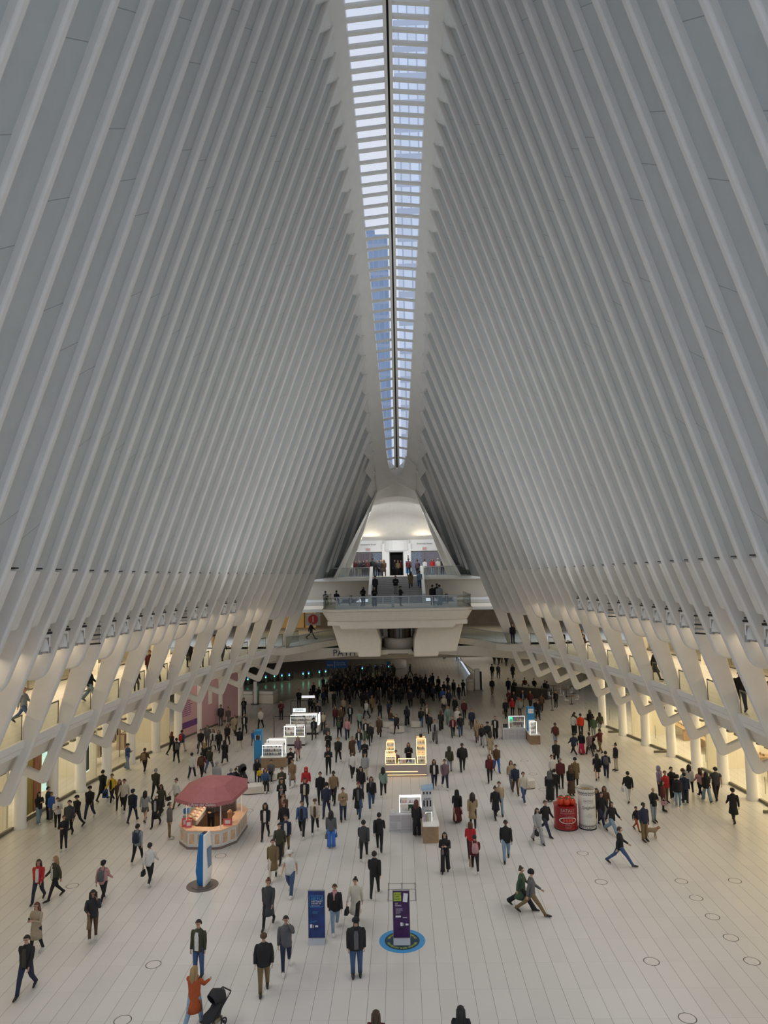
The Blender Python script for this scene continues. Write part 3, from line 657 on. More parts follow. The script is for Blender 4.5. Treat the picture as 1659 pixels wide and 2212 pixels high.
# lift drum hanging between the pylons
t=empty('lift_drum',(-.15,64.5,6.2),0,'curved lift drum with glazed band hanging under the landing','lift')
hb=lambda r,z0,z1,m,nm,seg=24: MB().lathe([(r,z0),(r,z1)],seg).build(nm,m,t,smooth=False)
MB().lathe([(1.25,0),(1.36,.08),(1.36,.85),(1.28,.93)],32).build('lower_ring',CREAM,t,smooth=True); hb(1.0,.93,2.3,mat('lift_glass',(.16,.13,.09),.15),'glazing')
b=MB()
for i in range(12):
    a=2*PI*i/12; b.tube([(1.02*math.cos(a),1.02*math.sin(a),.9),(1.02*math.cos(a),1.02*math.sin(a),2.3)],.03,5)
b.build('mullions',mat('dark_bronze',(.05,.035,.02),.4,metal=.5),t); 
b=MB(); b.box(-1.6,-1.35,-.3,.3,.9,1.05); b.box(1.35,1.5,-.3,.3,.9,1.05); b.build('brackets',CREAM,t)
b=MB(); b.box(-2.0,1.5,61,70,8.35,8.6); struct(b.build('trim_3',CREAM))
b=MB(); b.prism([(-1.9,5.9),(1.1,5.9),(.9,6.25),(-1.7,6.25)],62.5,69,'y'); struct(b.build('trim_4',CREAM,bevel=.05))
# balustrades of landing and balcony
def rail(name,pts,h,label,posts):
    t=empty(name,(0,0,0),0,label,'balustrade')
    P=[Vector(p) for p in pts]; up=Vector((0,0,h))
    for a,c in zip(P,P[1:]):
        b=MB(); b.add([a,c,c+up,a+up],[(0,1,2,3)]); o=b.build('pane',GLASS,t,recalc=False); sm=o.modifiers.new('t','SOLIDIFY'); sm.thickness=.012
    b=MB(); b.tube([p+up for p in P],.045,6); b.tube([p+Vector((0,0,.05)) for p in P],.03,6); b.build('handrail',STEEL,t)
    for p in posts:
        b=MB(); v=Vector(p); b.box(v.x-.035,v.x+.035,v.y-.03,v.y+.03,v.z,v.z+h); b.build('post',STEEL,t)
lp=fillet([(-6.4,66.5),(-6.4,58.12),(5.85,58.12),(5.85,66.5)],[0,1.2,1.2,0],5)
rail('landing_balustrade',[(x,y,10.06) for x,y in lp],.97,'rounded glass balustrade around the front of the landing',[(x,58.15,10.06) for x in (-5.2,-3.35,-1.4,.7,2.6,4.6)]+[(-6.4,60.5,10.06),(5.85,60.5,10.06)])
rail('balcony_balustrade',[(-8.0,72.5,12.48),(-7.8,71.15,12.48),(-3.0,71.15,12.48)],.92,'glass balustrade on the left of the far balcony',[(-6,71.15,12.48),(-4.5,71.15,12.48)])
rail('balcony_balustrade',[(7.6,72.5,12.48),(7.3,71.15,12.48),(2.45,71.15,12.48)],.92,'glass balustrade on the right of the far balcony',[(5.4,71.15,12.48),(3.9,71.15,12.48)])
# escalators behind the landing
for x,l in ((-3.9,'left'),(3.6,'right')):
    t=empty('escalator',(x,63.5,10.06),0,f'top end of the escalator on the {l} of the landing','escalator')
    b=MB(); b.box(-.55,.55,-.6,3,0,.02); b.build('comb_plate',STEEL,t)
    for sx in (-1,1):
        b=MB(); b.tube([(sx*.6,3,.1),(sx*.6,3,.75),(sx*.6,.3,.85),(sx*.6,-.3,.75),(sx*.6,-.5,.45),(sx*.6,-.3,.15)],.05,6); b.build('handrail',BLACK,t)
        b=MB(); b.box(sx*.6-.01,sx*.6+.01,-.3,3,0,.8); b.build('glass_side',GLASS,t)
b=MB(); b.lathe([(.12,0),(.12,.95)],16); o=b.build('striped_post',mat('wrap_white',(.75,.78,.8),.5)); o.location=(-.62,60.2,10.06)
o2=MB(); 
for i in range(5): o2.tube([(.125*math.cos(a),.125*math.sin(a)-0,.08+i*.18+.04*a) for a in (-2.6,-2.1,-1.57,-1.0,-.5)],.022,5)
o2.build('stripes',mat('stripe_blue',(.2,.35,.5)),o); tag(o,'short white post with diagonal blue stripes at the landing rail','post')
# ---------------- middle level behind the landing ----------------
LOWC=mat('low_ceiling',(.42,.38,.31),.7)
for sx,l in ((-1,'left'),(1,'right')):
    xo=11.6 if sx<0 else 11.0
    pts=[(xc+sx*5.6,68.6),(xc+sx*7.0,66.5),(xc+sx*8.6,62.8),(xc+sx*9.6,61.4)]; poly=pts+[(xc+sx*14,61.4),(xc+sx*26,66),(xc+sx*26,92),(xc+sx*1,92),(xc+sx*1,68.6)]
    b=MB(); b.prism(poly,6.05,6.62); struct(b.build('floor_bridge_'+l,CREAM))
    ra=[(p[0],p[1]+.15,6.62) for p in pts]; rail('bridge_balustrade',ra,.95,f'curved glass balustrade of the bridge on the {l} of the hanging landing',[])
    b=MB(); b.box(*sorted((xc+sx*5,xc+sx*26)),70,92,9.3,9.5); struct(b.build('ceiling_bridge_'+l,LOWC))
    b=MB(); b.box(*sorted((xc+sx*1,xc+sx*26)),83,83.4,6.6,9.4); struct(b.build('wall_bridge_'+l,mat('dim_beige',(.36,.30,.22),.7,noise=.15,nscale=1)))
    # lower fascia (curved beam)
    q=[(xc+sx*1.0,66.4,6.05,5.35),(xc+sx*4,66.4,6.05,5.3),(xc+sx*8,66.0,6.1,5.05),(xc+sx*11.6,65.5,6.2,4.85),(xc+sx*16,66,6.1,4.9),(xc+sx*26,69,6.1,4.9)]
    b=MB()
    for A,Bq in zip(q,q[1:]):
        b.add([(A[0],A[1],A[3]),(Bq[0],Bq[1],Bq[3]),(Bq[0],Bq[1],Bq[2]),(A[0],A[1],A[2]),(A[0],A[1]+4,A[3]-.3),(Bq[0],Bq[1]+4,Bq[3]-.3)],[(0,1,2,3),(0,4,5,1)])
    struct(b.build('trim_beam_'+l,CREAM,recalc=False))
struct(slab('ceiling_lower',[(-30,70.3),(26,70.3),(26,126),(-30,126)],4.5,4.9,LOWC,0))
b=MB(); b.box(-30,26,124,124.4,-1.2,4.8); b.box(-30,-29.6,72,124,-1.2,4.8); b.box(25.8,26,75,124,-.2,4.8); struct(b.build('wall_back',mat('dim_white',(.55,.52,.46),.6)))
o=text('path_lettering','PATH',.85,(-5.3,66.1,5.6),(PI/2,0,.03),mat('navy_letters',(.03,.04,.08)),align='CENTER'); tag(o,'navy PATH lettering on the beam left of the hanging landing','lettering')
o.location.x=-5.25
t=empty('subway_sign',(-9.0,73.5,8.2),0,'hanging sign with white 1 on a red disc','sign')
b=MB(); b.box(-.75,.75,-.05,.05,-.62,.62); b.build('board',mat('sign_white',(.5,.48,.44)),t); b=MB(); b.lathe([(.5,0),(.5,.04)],28); o=b.build('disc',mat('subway_red',(.50,.02,.02),.4),t); o.rotation_euler=(PI/2,0,0); o.location=(0,-.06,0)
text('numeral','1',.85,(0,-.12,0),(PI/2,0,0),FW,t)
b=MB(); b.box(-.02,.02,-.02,.02,.6,1.1); b.build('hanger',DARK,t)
# dim display of a shop on the bridge level
for i in range(3):
    b=MB(); b.box(-.6,.6,-.1,.1,0,2.2); o=b.build('shop_display',mat('amber_display',(.5,.33,.12),.5,emit=(1,.6,.2),es=.12)); o.location=(-13.2+i*1.4,82.6,6.65); tag(o,['left','middle','right'][i]+' amber lit shop display panel on the level behind the red 1 sign','display')
# pieces of furniture on the lower concourse
def turnstile():
    e=empty('turnstile',(0,0,0)); b=MB(); b.box(-.14,.14,-.8,.8,0,.98); b.build('cabinet',mat('turnstile_steel',(.16,.16,.16),.35,metal=.6),e,bevel=.05)
    b=MB(); b.lathe([(.07,0),(.07,.03)],10); o=b.build('green_light',mat('green_lamp',(.1,.9,.4),.5,emit=(.1,1,.5),es=6),e); o.rotation_euler=(PI/2,0,0); o.location=(0,-.83,.72)
    b=MB(); b.box(-.09,.09,-.82,-.8,.82,.96); b.build('blue_reader',mat('blue_reader',(.05,.12,.5),.5,emit=(.1,.25,1),es=.6),e)
    b=MB(); b.box(.14,.5,-.05,.05,.35,.9); b.build('gate_paddle',GLASS,e); return e
tp=turnstile()
tl=[(-19.4,91.8),(-18.4,92.6),(-17.4,93.3),(-16.4,94.0),(-15.5,94.4),(-14.6,94.8),(-12.9,95.7),(-12.2,96.0),(-10.9,97.0),(-10.1,97.5),(-21,91),(-22.2,90.2)]+[(-4.4,100.2),(-3.5,100.5),(-2.6,100.7),(-1.7,101.1),(-5.3,100),(-6.2,99.6)]
for i,(x,y) in enumerate(tl):
    o=tp if i==0 else copy_tree(tp); o.location=(x,y,-1.15); o.rotation_euler.z=-.15
    grp='ticket gates left of the blue banner' if i<12 else 'ticket gates beside the drum counter'
    q_=sorted(tl[:12] if i<12 else tl[12:]).index((x,y)); tag(o,f'ticket gate with green light, {ORD[q_]} from the left in the '+('row left of the banner' if i<12 else 'far middle row'),'turnstile',grp)
t=empty('hanging_banner',(-7.2,80,2.7),0,'blue hanging banner with white lettering over the ticket gates','banner'); t.rotation_euler.z=.12
b=MB(); b.box(-1.2,1.2,-.04,.04,-.4,.45); b.build('cloth',mat('banner_blue',(.02,.12,.38),.5),t); text('logo','PATH',.26,(-.75,-.06,-.05),(PI/2,0,0),FW,t); text('wording','Tap to Pay\nNow Serving',.2,(.45,-.06,.08),(PI/2,0,0),FW,t)
b=MB(); b.box(-.02,.02,-.03,-.02+.04,-.35,.4); o=b.build('divider',FW,t); o.location=(-.25,-.05,0)
b=MB(); b.lathe([(1.5,0),(1.6,.1),(1.6,1.0),(1.5,1.1)],28,sy=.8); o=b.build('counter',CREAM,smooth=True); o.location=(-.9,104.5,-1.15); b=MB(); b.box(-.3,.3,-.03,.03,-.45,.45); b2=b.build('blue_poster',BLUE,o); b2.location=(-.95,-1.12,.6); tag(o,'round pale counter with a blue poster beyond the crowd','counter')
# low walls at the edge of the main floor
def parapet(poly,label,h=1.25):
    b=MB(); b.prism(poly,0,h*.72); o=b.build('low_wall',CREAM,bevel=.05); b=MB(); b.prism([(x,y) for x,y in poly],h*.72,h); c=b.build('coping',WHT2,o,bevel=.08); tag(o,label,'low wall'); return o
parapet([(-16.4,72.3),(-14.95,72.1),(-14.95,73.2),(-16.4,73.3)],'pale low wall by the last column of the pink hoardings')
parapet([(-14.4,72.2),(-12.9,71.9),(-12.6,73.2),(-14.4,73.4)],'pale low wall beside the slim white totem')
parapet(fillet([(6.85,77.8),(7.75,77.7),(8.6,82),(7.9,82.3)],[.3,.3,.1,.1]),'pale rounded low wall at the right of the crowd')
t=empty('totem',(-14.7,72.0,0),0,'slim pale information totem between the two left low walls','totem'); b=MB(); b.box(-.17,.17,-.12,.12,.05,2.25); b.build('body',WHT2,t,bevel=.02); b=MB(); b.box(-.2,-.17,-.12,.12,.05,2.25); b.build('dark_edge',DARK,t); b=MB(); b.box(-.4,.4,-.25,.25,0,.05); b.build('foot_plate',DARK,t)
t=empty('totem',(8.15,77.9,0),0,'pale information totem with dark side by the right low wall','totem'); b=MB(); b.box(-.3,.25,-.15,.15,.05,2.3); b.build('body',WHT2,t,bevel=.02); b=MB(); b.box(.25,.45,-.18,.18,.05,2.0); b.build('dark_side',DARK,t); b=MB(); b.box(-.35,.55,-.25,.25,0,.1); b.build('foot_plate',GREY,t)
b=MB(); pts=[(8.5,79.5),(8.7,84),(8.2,90),(7.6,98)]
for A,Bq in zip(pts,pts[1:]): b.add([(A[0],A[1],-1.15),(Bq[0],Bq[1],-1.15),(Bq[0],Bq[1],1.0),(A[0],A[1],1.0)],[(0,1,2,3)])
o=b.build('glass_screen',GLASS,recalc=False); b=MB(); b.tube([(A[0],A[1],1.0) for A in pts],.05,6); b.build('handrail',STEEL,o); tag(o,'curved glass screen running back from the right low wall','glass screen')
# lamps under the far levels and at the niche, plus an added facade fill
area('concourse_lamp',(-8,90,4.4),(-8,90,0),12,12,150,(1,.86,.66)); area('concourse_lamp',(9,110,4.4),(9,110,0),10,14,150*2.0,(1,.90,.76)); area('concourse_lamp',(14,90,4.4),(14,90,0),10,16,150,(1,.84,.6))
area('bridge_lamp',(-11,76,9.25),(-11,76,6),8,6,150*.3,(1,.82,.55)); area('bridge_lamp',(10,76,9.25),(10,76,6),8,6,150*.25,(1,.86,.62)); area('landing_soffit_lamp',(0,68.5,5.6),(0,60,0),8,1,150*.4,(1,.86,.62))
area('added_facade_fill',(-.3,71.5,15.6),(-.3,79,12.8),.5,5,120,(.95,.97,1.0),2.4,(1,0,0)); area('niche_lamp',(-3.0,77.8,16.35),(-2.6,76.2,18.5),.25,1.6,18,(1,.84,.60),PI,(1,0,0)); area('niche_lamp',(2.5,77.8,16.35),(2.1,76.2,18.5),.25,1.6,18,(1,.84,.60),PI,(1,0,0))  # the first light is an unseen fill added to brighten the far facade

# ---------------- floor cover rings ----------------
RING=mat('ring_gap',(.10,.095,.09),.6)
rings=[(-8.7,25.24),(-8.58,22.23),(11.56,28.2),(11.54,26.67),(8.21,25.19),(11.54,25.16),(8.2,22.17),(8.23,34.26),(8.23,31.25),(11.58,31.23),(11.57,29.72),(13.81,31.23),(-14.34,31.37),(-8.7,34.4),(-8.71,40.65),(8.28,50.02),(8.29,43.71),(8.3,46.9)]
rl=['beside the man in the olive bomber','cut by the bottom edge, left of the stroller','top of the chain of four at the right','second of the chain of four at the right','alone between the chain of four and the floor centre','lowest in the chain of four near the right edge','cut by the bottom edge at the right','near the striding man in jeans','between the couple with a beanie and the chain of four','uppermost at the right beside the chain','in the right chain, just below the uppermost','farthest right, near the shop windows','left of the woman in the red jacket pair','between the gelato kiosk and the blue totem','behind the gelato kiosk on its right','by the right phone kiosk','left of the red can display','midway between phone kiosk and red can']
for (x,y),l in zip(rings,rl):
    b=MB(); n=28
    vs=[(r*math.cos(2*PI*i/n),r*math.sin(2*PI*i/n),z) for r,z in ((.235,.003),(.265,.003)) for i in range(n)]
    b.add(vs,[(i,(i+1)%n,n+(i+1)%n,n+i) for i in range(n)]); o=b.build('floor_cover',RING,recalc=False); o.location=(x,y,0)
    b=MB(); b.lathe([(.235,0),(.235,.003)],28); b.build('disc',mat('cover_disc',(.64,.62,.60),.35),o)
    tag(o,'round floor cover '+l,'floor cover','round floor covers')
t=empty('floor_track',(-.18,30.5,0),0,'thin metal floor frame lines between four small boxes behind the purple banner','floor frame')
b=MB()
for x in (-.56,0,.56): b.box(x-.012,x+.012,-.8,.8,0,.006)
for y in (-.78,.25,.78): b.box(-.56,.56,y-.012,y+.012,0,.006)
b.build('strips',RING,t)
for x in (-.56,0,.56):
    for y in (-.78,.25,.78): MB().box(x-.03,x+.03,y-.05,y+.05,0,.02).build('socket',GREY,t)
# ---------------- floor decal and banners ----------------
t=empty('floor_decal',(-.18,26.66,0),0,'round blue floor decal with yellow lettering under the purple banner','decal')
DB=mat('decal_blue',(.06,.30,.62),.5); DD=mat('decal_navy',(.015,.045,.08),.5); YL=mat('lime_letters',(.50,.62,.05),.5)
MB().lathe([(.83,0),(.83,.002)],48).build('outer_ring',DB,t); MB().lathe([(.63,0),(.63,.004)],48).build('inner_disc',DD,t)
def ringtext(s,r,a0,a1,size,flip,m,nm):
    g=None; n=len(s)
    for i,chh in enumerate(s):
        if chh==' ': continue
        a=a0+(a1-a0)*(i+.5)/n
        o=text(nm,chh,size,(r*math.cos(a),r*math.sin(a),.006),(0,0,a-PI/2 if not flip else a+PI/2),m,None,.0005)
        me=o.data; me.transform(Matrix.Translation(o.location)@o.rotation_euler.to_matrix().to_4x4()); 
        if g is None: g=bmesh.new()
        g.from_mesh(me); bpy.data.objects.remove(o)
    me=bpy.data.meshes.new(nm); g.to_mesh(me); g.free(); me.materials.append(m); o=bpy.data.objects.new(nm,me); COL.objects.link(o); o.parent=t; return o
ringtext('YOU CAN GET THERE FROM HERE',.52,PI*1.08,PI*1.92,.13,True,YL,'lower_lettering'); ringtext('NEW WAYS TO GET AROUND',.50,PI*.92,PI*.08,.13,False,YL,'upper_lettering')
def stand_banner(x,y,main,label,purple):
    t=empty('standing_banner',(x,y,0),0,label,'banner stand')
    b=MB(); b.add([(-.30,-.22,0),(.30,-.22,0),(.30,.2,0),(-.30,.2,0),(-.30,-.05,.16),(.30,-.05,.16),(.30,.1,.16),(-.30,.1,.16)],[(0,3,2,1),(4,5,6,7),(0,1,5,4),(1,2,6,5),(2,3,7,6),(3,0,4,7)]); b.build('base',mat('light_metal',(.42,.45,.50),.4,metal=.3),t,bevel=.01)
    MB().box(-.295,.295,.0,.03,.14,1.78).build('print',main,t)
    MB().box(-.31,-.295,-.01,.04,.14,1.79).build('side_rail',STEEL,t); MB().box(.295,.31,-.01,.04,.14,1.79).build('side_rail',STEEL,t); MB().box(-.31,.31,-.01,.04,1.78,1.80).build('top_rail',STEEL,t)
    W_=mat('print_white',(.75,.75,.78),.5); CY=mat('print_cyan',(.10,.42,.75),.5); LI=mat('print_lime',(.42,.55,.06),.5)
    def tx(nm,s,size,x,z,m,al='LEFT',sq=.8): text(nm,s,size,(x,-.012,z),(PI/2,0,0),m,t,.001,al,squash=sq)
    if not purple:
        b=MB()
        for (a,c,d,e) in ((-.24,.24,1.60,1.61),(-.24,.24,1.22,1.23),(-.24,-.23,1.22,1.61),(.23,.24,1.22,1.61)): b.box(a,c,-.006,0,d,e)
        b.build('speech_frame',CY,t); tx('headline','HELP US',.15,-.19,1.50,CY); tx('headline_2','MAKE TRANSIT\nEVEN BETTER',.075,-.19,1.38,W_); tx('small_print','Take a short survey today',.035,-.19,1.27,W_)
        tx('body_text','Scan the code\nor go online',.045,-.15,1.04,CY); 
        tx('foot_text','Your feedback helps\nus plan service',.035,-.22,.72,CY)
    else:
        MB().box(-.27,.0,-.006,0,1.42,1.72).build('lime_field',LI,t); tx('headline','QR CODE\nSURVEY\nPOCKET',.085,-.25,1.57,DARK,sq=.7)
        b=MB(); b.add([(.06,-.008,1.40),(.22,-.008,1.38),(.25,-.008,1.68),(.09,-.008,1.70)],[(0,1,2,3)]); b.build('phone_picture',W_,t,recalc=False)
        tx('headline_2','GET\nMOVING',.07,-.22,1.30,W_); tx('small_print','Plan your trip before\nyou leave home with\nlive train times, stops,\nalerts and fares\nall in one place\nfree to use',.036,-.2,1.08,W_)
        b=MB(); b.box(-.21,-.02,-.006,0,.86,.92); b.box(.05,.2,-.006,0,.84,.86); b.build('logo_strip',W_,t)
    b=MB(); b.box(-.24,-.16,-.006,0,.50,.62); b.box(-.13,-.11,-.006,0,.5,.6); b.box(-.06,.05,-.006,0,.52,.58); o=b.build('logos',W_,t); 
    if purple: o.location=(.2,0,.06)
MPB=mat('banner_print_blue',(.012,.035,.16),.45,noise=.5,nscale=3); MPP=mat('banner_print_purple',(.045,.008,.075),.45,noise=.6,nscale=3)
stand_banner(-3.25,26.6,MPB,'dark blue standing banner reading HELP US on the marble floor',False)
stand_banner(-.19,26.55,MPP,'purple standing banner on the round blue floor decal',True)
# ---------------- blue totem ----------------
t=empty('totem',(-8.7,31.3,0),0,'tall tapered blue and white touchscreen totem on a dark round base','totem')
DISC=mat('dark_disc',(.12,.10,.095),.5)
MB().lathe([(.67,0),(.67,.012)],40).build('floor_disc',DISC,t); MB().lathe([(.45,.012),(.45,.03)],40).build('raised_ring',DISC,t)
TB=mat('totem_blue',(.01,.15,.42),.35)
b=MB(); b.add([(-.22,-.15,.03),(.18,-.19,.03),(.22,.25,.03),(-.18,.29,.03),(-.32,-.28,.75),(.0,-.34,.75),(.16,.42,.75),(-.16,.48,.75)],[(0,3,2,1),(0,1,5,4),(1,2,6,5),(2,3,7,6),(3,0,4,7)])
b=MB(); P_=[(-.14,.03),(-.25,.55),(-.22,1.4),(-.10,2.15),(.12,2.15),(.12,.03)]
b.prism([( -.18,.03),(-.27,.6),(-.1,2.14),(.12,2.14),(.1,.03)],-.10,.10,'y'); o=b.build('blue_body',TB,t,bevel=.01)
b=MB(); b.prism([(.10,.03),(.12,2.15),(.20,2.15),(.30,.55),(.20,.03)],-.22,.40,'y'); b.build('white_face',WHT2,t,bevel=.015)
b=MB(); b.box(.245,.29,-.1,.3,.75,1.55); b.build('screen',mat('screen_blue',(.10,.20,.34),.15),t); b=MB(); b.box(-.02,.14,.0,.2,2.15,2.17); b.build('top_cap',DARK,t)
t.rotation_euler.z=-.12
# ---------------- can displays ----------------
CR=mat('can_red',(.27,.008,.012),.4); CW=mat('can_white',(.70,.68,.62),.45); INK=mat('ink_black',(.03,.03,.03),.5)
def wrap(o,R0,rz0=0):
    me=o.data; me.transform(Matrix.LocRotScale(o.location,o.rotation_euler,o.scale)); o.location=(0,0,0); o.rotation_euler=(0,0,0); o.scale=(1,1,1)
    for v in me.vertices:
        a=v.co.x/R0+rz0; r=R0+.004-v.co.y*.5*0; v.co.x,v.co.y=r*math.sin(a),-r*math.cos(a)
t=empty('can_display',(8.22,37.55,0),0,'red tomato can display with big tomatoes on top beside the white can','can display')
MB().lathe([(.58,0),(.60,.04),(.58,.08),(.58,1.12),(.60,1.16)],40,cap=True).build('can_body',CR,t,smooth=False); MB().lathe([(.605,0),(.605,.05)],40).build('bottom_rim',DARK,t)
def ct(nm,s,size,z,m,R0,par,a=0,al='CENTER',sh=0):
    o=text(nm,s,size,(0,0,z),(PI/2,0,0),m,par,.001,al,font_shear=sh); wrap(o,R0,a); return o
ct('brand_lettering','EATALY',.21,1.0,CW,.58,t); ct('city_lettering','NYC DOWNTOWN',.085,.86,CW,.58,t); ct('direction_lettering','turn the page',.06,.74,CW,.58,t,.25); ct('foot_lettering','San Marzano\nwhole peeled\ntomatoes',.06,.22,CW,.58,t)
b=MB(); b.box(-.40,-.08,0,.01,.73,.76); o=b.build('arrow',CW,t); wrap(o,.58)
b=MB(); n=40
vs=[(.47*math.cos(2*PI*i/n),0,.52+.16*math.sin(2*PI*i/n)) for i in range(n)]; vs=[(x,0,z) for x,_,z in vs]
vs2=[(.41*math.cos(2*PI*i/n),0,.52+.125*math.sin(2*PI*i/n)) for i in range(n)]
b.add(vs+vs2,[(i,(i+1)%n,n+(i+1)%n,n+i) for i in range(n)]); b.add([(.34+.0,0,.48),(.34,0,.56),(-.34,0,.56),(-.34,0,.48)],[(0,1,2,3)]) if False else None
o=b.build('oval_frame',CW,t,recalc=False); wrap(o,.585)
for i in range(4):
    b=MB(); n=12; b.add([(-.21+i*.14+.05*math.cos(2*PI*q/n),0,.52+.09*math.sin(2*PI*q/n)) for q in range(n)],[tuple(range(n))]); o=b.build('tomato_picture',mat('print_tomato',(.6,.08,.05),.5),t,recalc=False); wrap(o,.586)
TOM=mat('tomato_skin',(.50,.035,.012),.25); LEAF=mat('tomato_leaf',(.08,.16,.04),.6)
k_=0
for (x,y,l) in ((-.28,-.22,'left front'),(.02,-.28,'middle front'),(.31,-.2,'right front'),(-.15,.2,'left rear'),(.2,.22,'right rear')):
    b=MB(); b.lathe([(.02,-.19),(.10,-.18),(.17,-.09),(.185,.02),(.14,.12),(.07,.15),(.02,.13)],18); o=b.build('tomato',TOM,smooth=True); o.location=(8.22+x,37.55+y,1.35)
    b=MB()
    for q in range(5):
        a=2*PI*q/5; b.tube([(0,0,.14),(.06*math.cos(a),.06*math.sin(a),.17),(.13*math.cos(a),.13*math.sin(a),.12)],[.02,.018,.004],5)
    b.tube([(0,0,.13),(0,0,.22)],.015,5); b.build('stem',LEAF,o); tag(o,f'big glossy tomato on the red can, {l} one','tomato','tomatoes on the red can')
b=MB(); b.lathe([(.54,1.16),(.50,1.17)],30); 
t=empty('can_display',(9.31,37.5,0),0,'tall white spaghetti can display beside the red can','can display')
b=MB(); R0=.43; b.lathe([(R0,.03),(R0,1.95),(R0+.02,1.97),(R0+.02,2.02),(R0-.03,2.02),(R0-.04,1.75)],40,cap=False); b.add([(0,0,.03)],[]); b.build('can_body',CW,t)
MB().lathe([(R0+.02,0),(R0+.02,.06)],40).build('bottom_rim',DARK,t); MB().lathe([(R0+.022,1.99),(R0+.022,2.03)],40,cap=False).build('top_rim',KICK,t)
b=MB(); rr=random.Random(3)
for i in range(120):
    r=.36*math.sqrt(rr.random()); a=rr.random()*2*PI; b.tube([(r*math.cos(a),r*math.sin(a),.2),(r*1.02*math.cos(a),r*1.02*math.sin(a),1.82+rr.random()*.1)],.016,4)
o=b.build('spaghetti',mat('spaghetti_yellow',(.62,.45,.12),.5),t); o['kind']='stuff'
for z0 in (.1,1.7):
    b=MB(); 
    for i in range(24):
        a=2*PI*i/24; u=a*R0
        for (du,dz,w,h) in ((0,.0,.035,.035),(.03,.07,.02,.05),(-.03,.07,.02,.05),(0,.14,.03,.02)): b.add([(u+du-w,0,z0+dz),(u+du+w,0,z0+dz),(u+du+w,0,z0+dz+h),(u+du-w,0,z0+dz+h)],[(0,1,2,3)])
    b.add([(x*R0*PI,0,z) for x,z in ((-1,z0-.03),(1,z0-.03),(1,z0-.02),(-1,z0-.02))],[]) 
    o=b.build('pattern_band',INK,t,recalc=False); wrap(o,R0+.001)
ct('brand_lettering','EATALY',.15,1.42,GREY,R0,t); ct('product_lettering','Spaghetti',.20,1.10,INK,R0,t,0,'CENTER',.25); ct('city_lettering','NYC DOWNTOWN',.05,1.32,GREY,R0,t); ct('small_print','pasta\nmade in italy\nbronze die, slow dried\nsince 2007',.055,.72,GREY,R0,t)
# ---------------- gelato kiosk ----------------
t=empty('gelato_kiosk',(-9.7,36.6,0),0,'octagonal gelato kiosk with a dusty pink scalloped canopy','kiosk')
KW=mat('kiosk_white',(.66,.66,.63),.5); KM=mat('kiosk_marble_panel',(.62,.42,.27),.4,noise=.2,nscale=4); KC=mat('counter_peach',(.70,.50,.36),.3,noise=.1,nscale=5)
base=[(-1.42,-.62),(-.82,-1.36),(.45,-1.45),(.8,-1.36),(1.38,-.6),(1.45,1.5),(.9,2.3),(-.9,2.3),(-1.42,1.6)]
sc=lambda k:[(x*k,y*k) for x,y in base]
n=len(base)
b=MB(); b.add([(x,y,.1) for x,y in base]+[(x,y,.85) for x,y in base],[(i,(i+1)%n,n+(i+1)%n,n+i) for i in range(n)]); b.build('counter_front',KW,t)
b=MB(); b.add([(x*1.02,y*1.02,0) for x,y in base]+[(x*1.02,y*1.02,.11) for x,y in base],[(i,(i+1)%n,n+(i+1)%n,n+i) for i in range(n)]+[tuple(range(n,2*n))]); b.build('plinth',mat('plinth_brown',(.20,.15,.13),.5),t)
b=MB(); inn=[(x*.66,y*.66) for x,y in base]; ou=[(x*1.05,y*1.05) for x,y in base]
for z in (.85,.90): b.add([(x,y,z) for x,y in ou]+[(x,y,z) for x,y in inn],[(i,(i+1)%n,n+(i+1)%n,n+i) for i in range(n)])
b.add([(x,y,.85) for x,y in ou]+[(x,y,.9) for x,y in ou],[(i,(i+1)%n,n+(i+1)%n,n+i) for i in range(n)]); b.add([(x,y,.85) for x,y in inn]+[(x,y,.9) for x,y in inn],[(i,(i+1)%n,n+(i+1)%n,n+i) for i in range(n)]); b.build('countertop',KC,t)
b=MB(); b.add([(x,y,.02) for x,y in inn]+[(x,y,.85) for x,y in inn],[(i,(i+1)%n,n+(i+1)%n,n+i) for i in range(n)]); b.build('inner_cabinet',mat('kiosk_inner',(.30,.20,.14),.6),t)
for i in range(n):
    a=Vector((*base[i],0)); e=Vector((*base[(i+1)%n],0)); d=(e-a); L=d.length; d.normalize(); nr=Vector((d.y,-d.x,0)); m_=max(1,round(L/.45))
    for j in range(m_):
        u0=(j+.17)*L/m_; u1=(j+.83)*L/m_
        b=MB(); q=[a+d*u0+nr*.012,a+d*u1+nr*.012]; b.add([(q[0].x,q[0].y,.24),(q[1].x,q[1].y,.24),(q[1].x,q[1].y,.72),(q[0].x,q[0].y,.72)],[(0,1,2,3)]); b.build('marble_panel',KM,t,recalc=False)
        b=MB(); 
        for (w0,w1,z0,z1) in ((u0-.03,u1+.03,.21,.24),(u0-.03,u1+.03,.72,.75),(u0-.03,u0,.21,.75),(u1,u1+.03,.21,.75)):
            q=[a+d*w0+nr*.02,a+d*w1+nr*.02]; b.add([(q[0].x,q[0].y,z0),(q[1].x,q[1].y,z0),(q[1].x,q[1].y,z1),(q[0].x,q[0].y,z1)],[(0,1,2,3)])
        b.build('panel_frame',WHT2,t,recalc=False)
CANO=mat('canopy_pink',(.36,.12,.13),.7,noise=.06,nscale=4)
can=[(-1.55,-1.0),(-.55,-1.75),(.6,-1.85),(1.35,-1.35),(1.62,.9),(1.35,2.1),(-1.0,2.3),(-1.6,1.5)]
n=len(can); pk=(.15,-.1,3.0); b=MB()
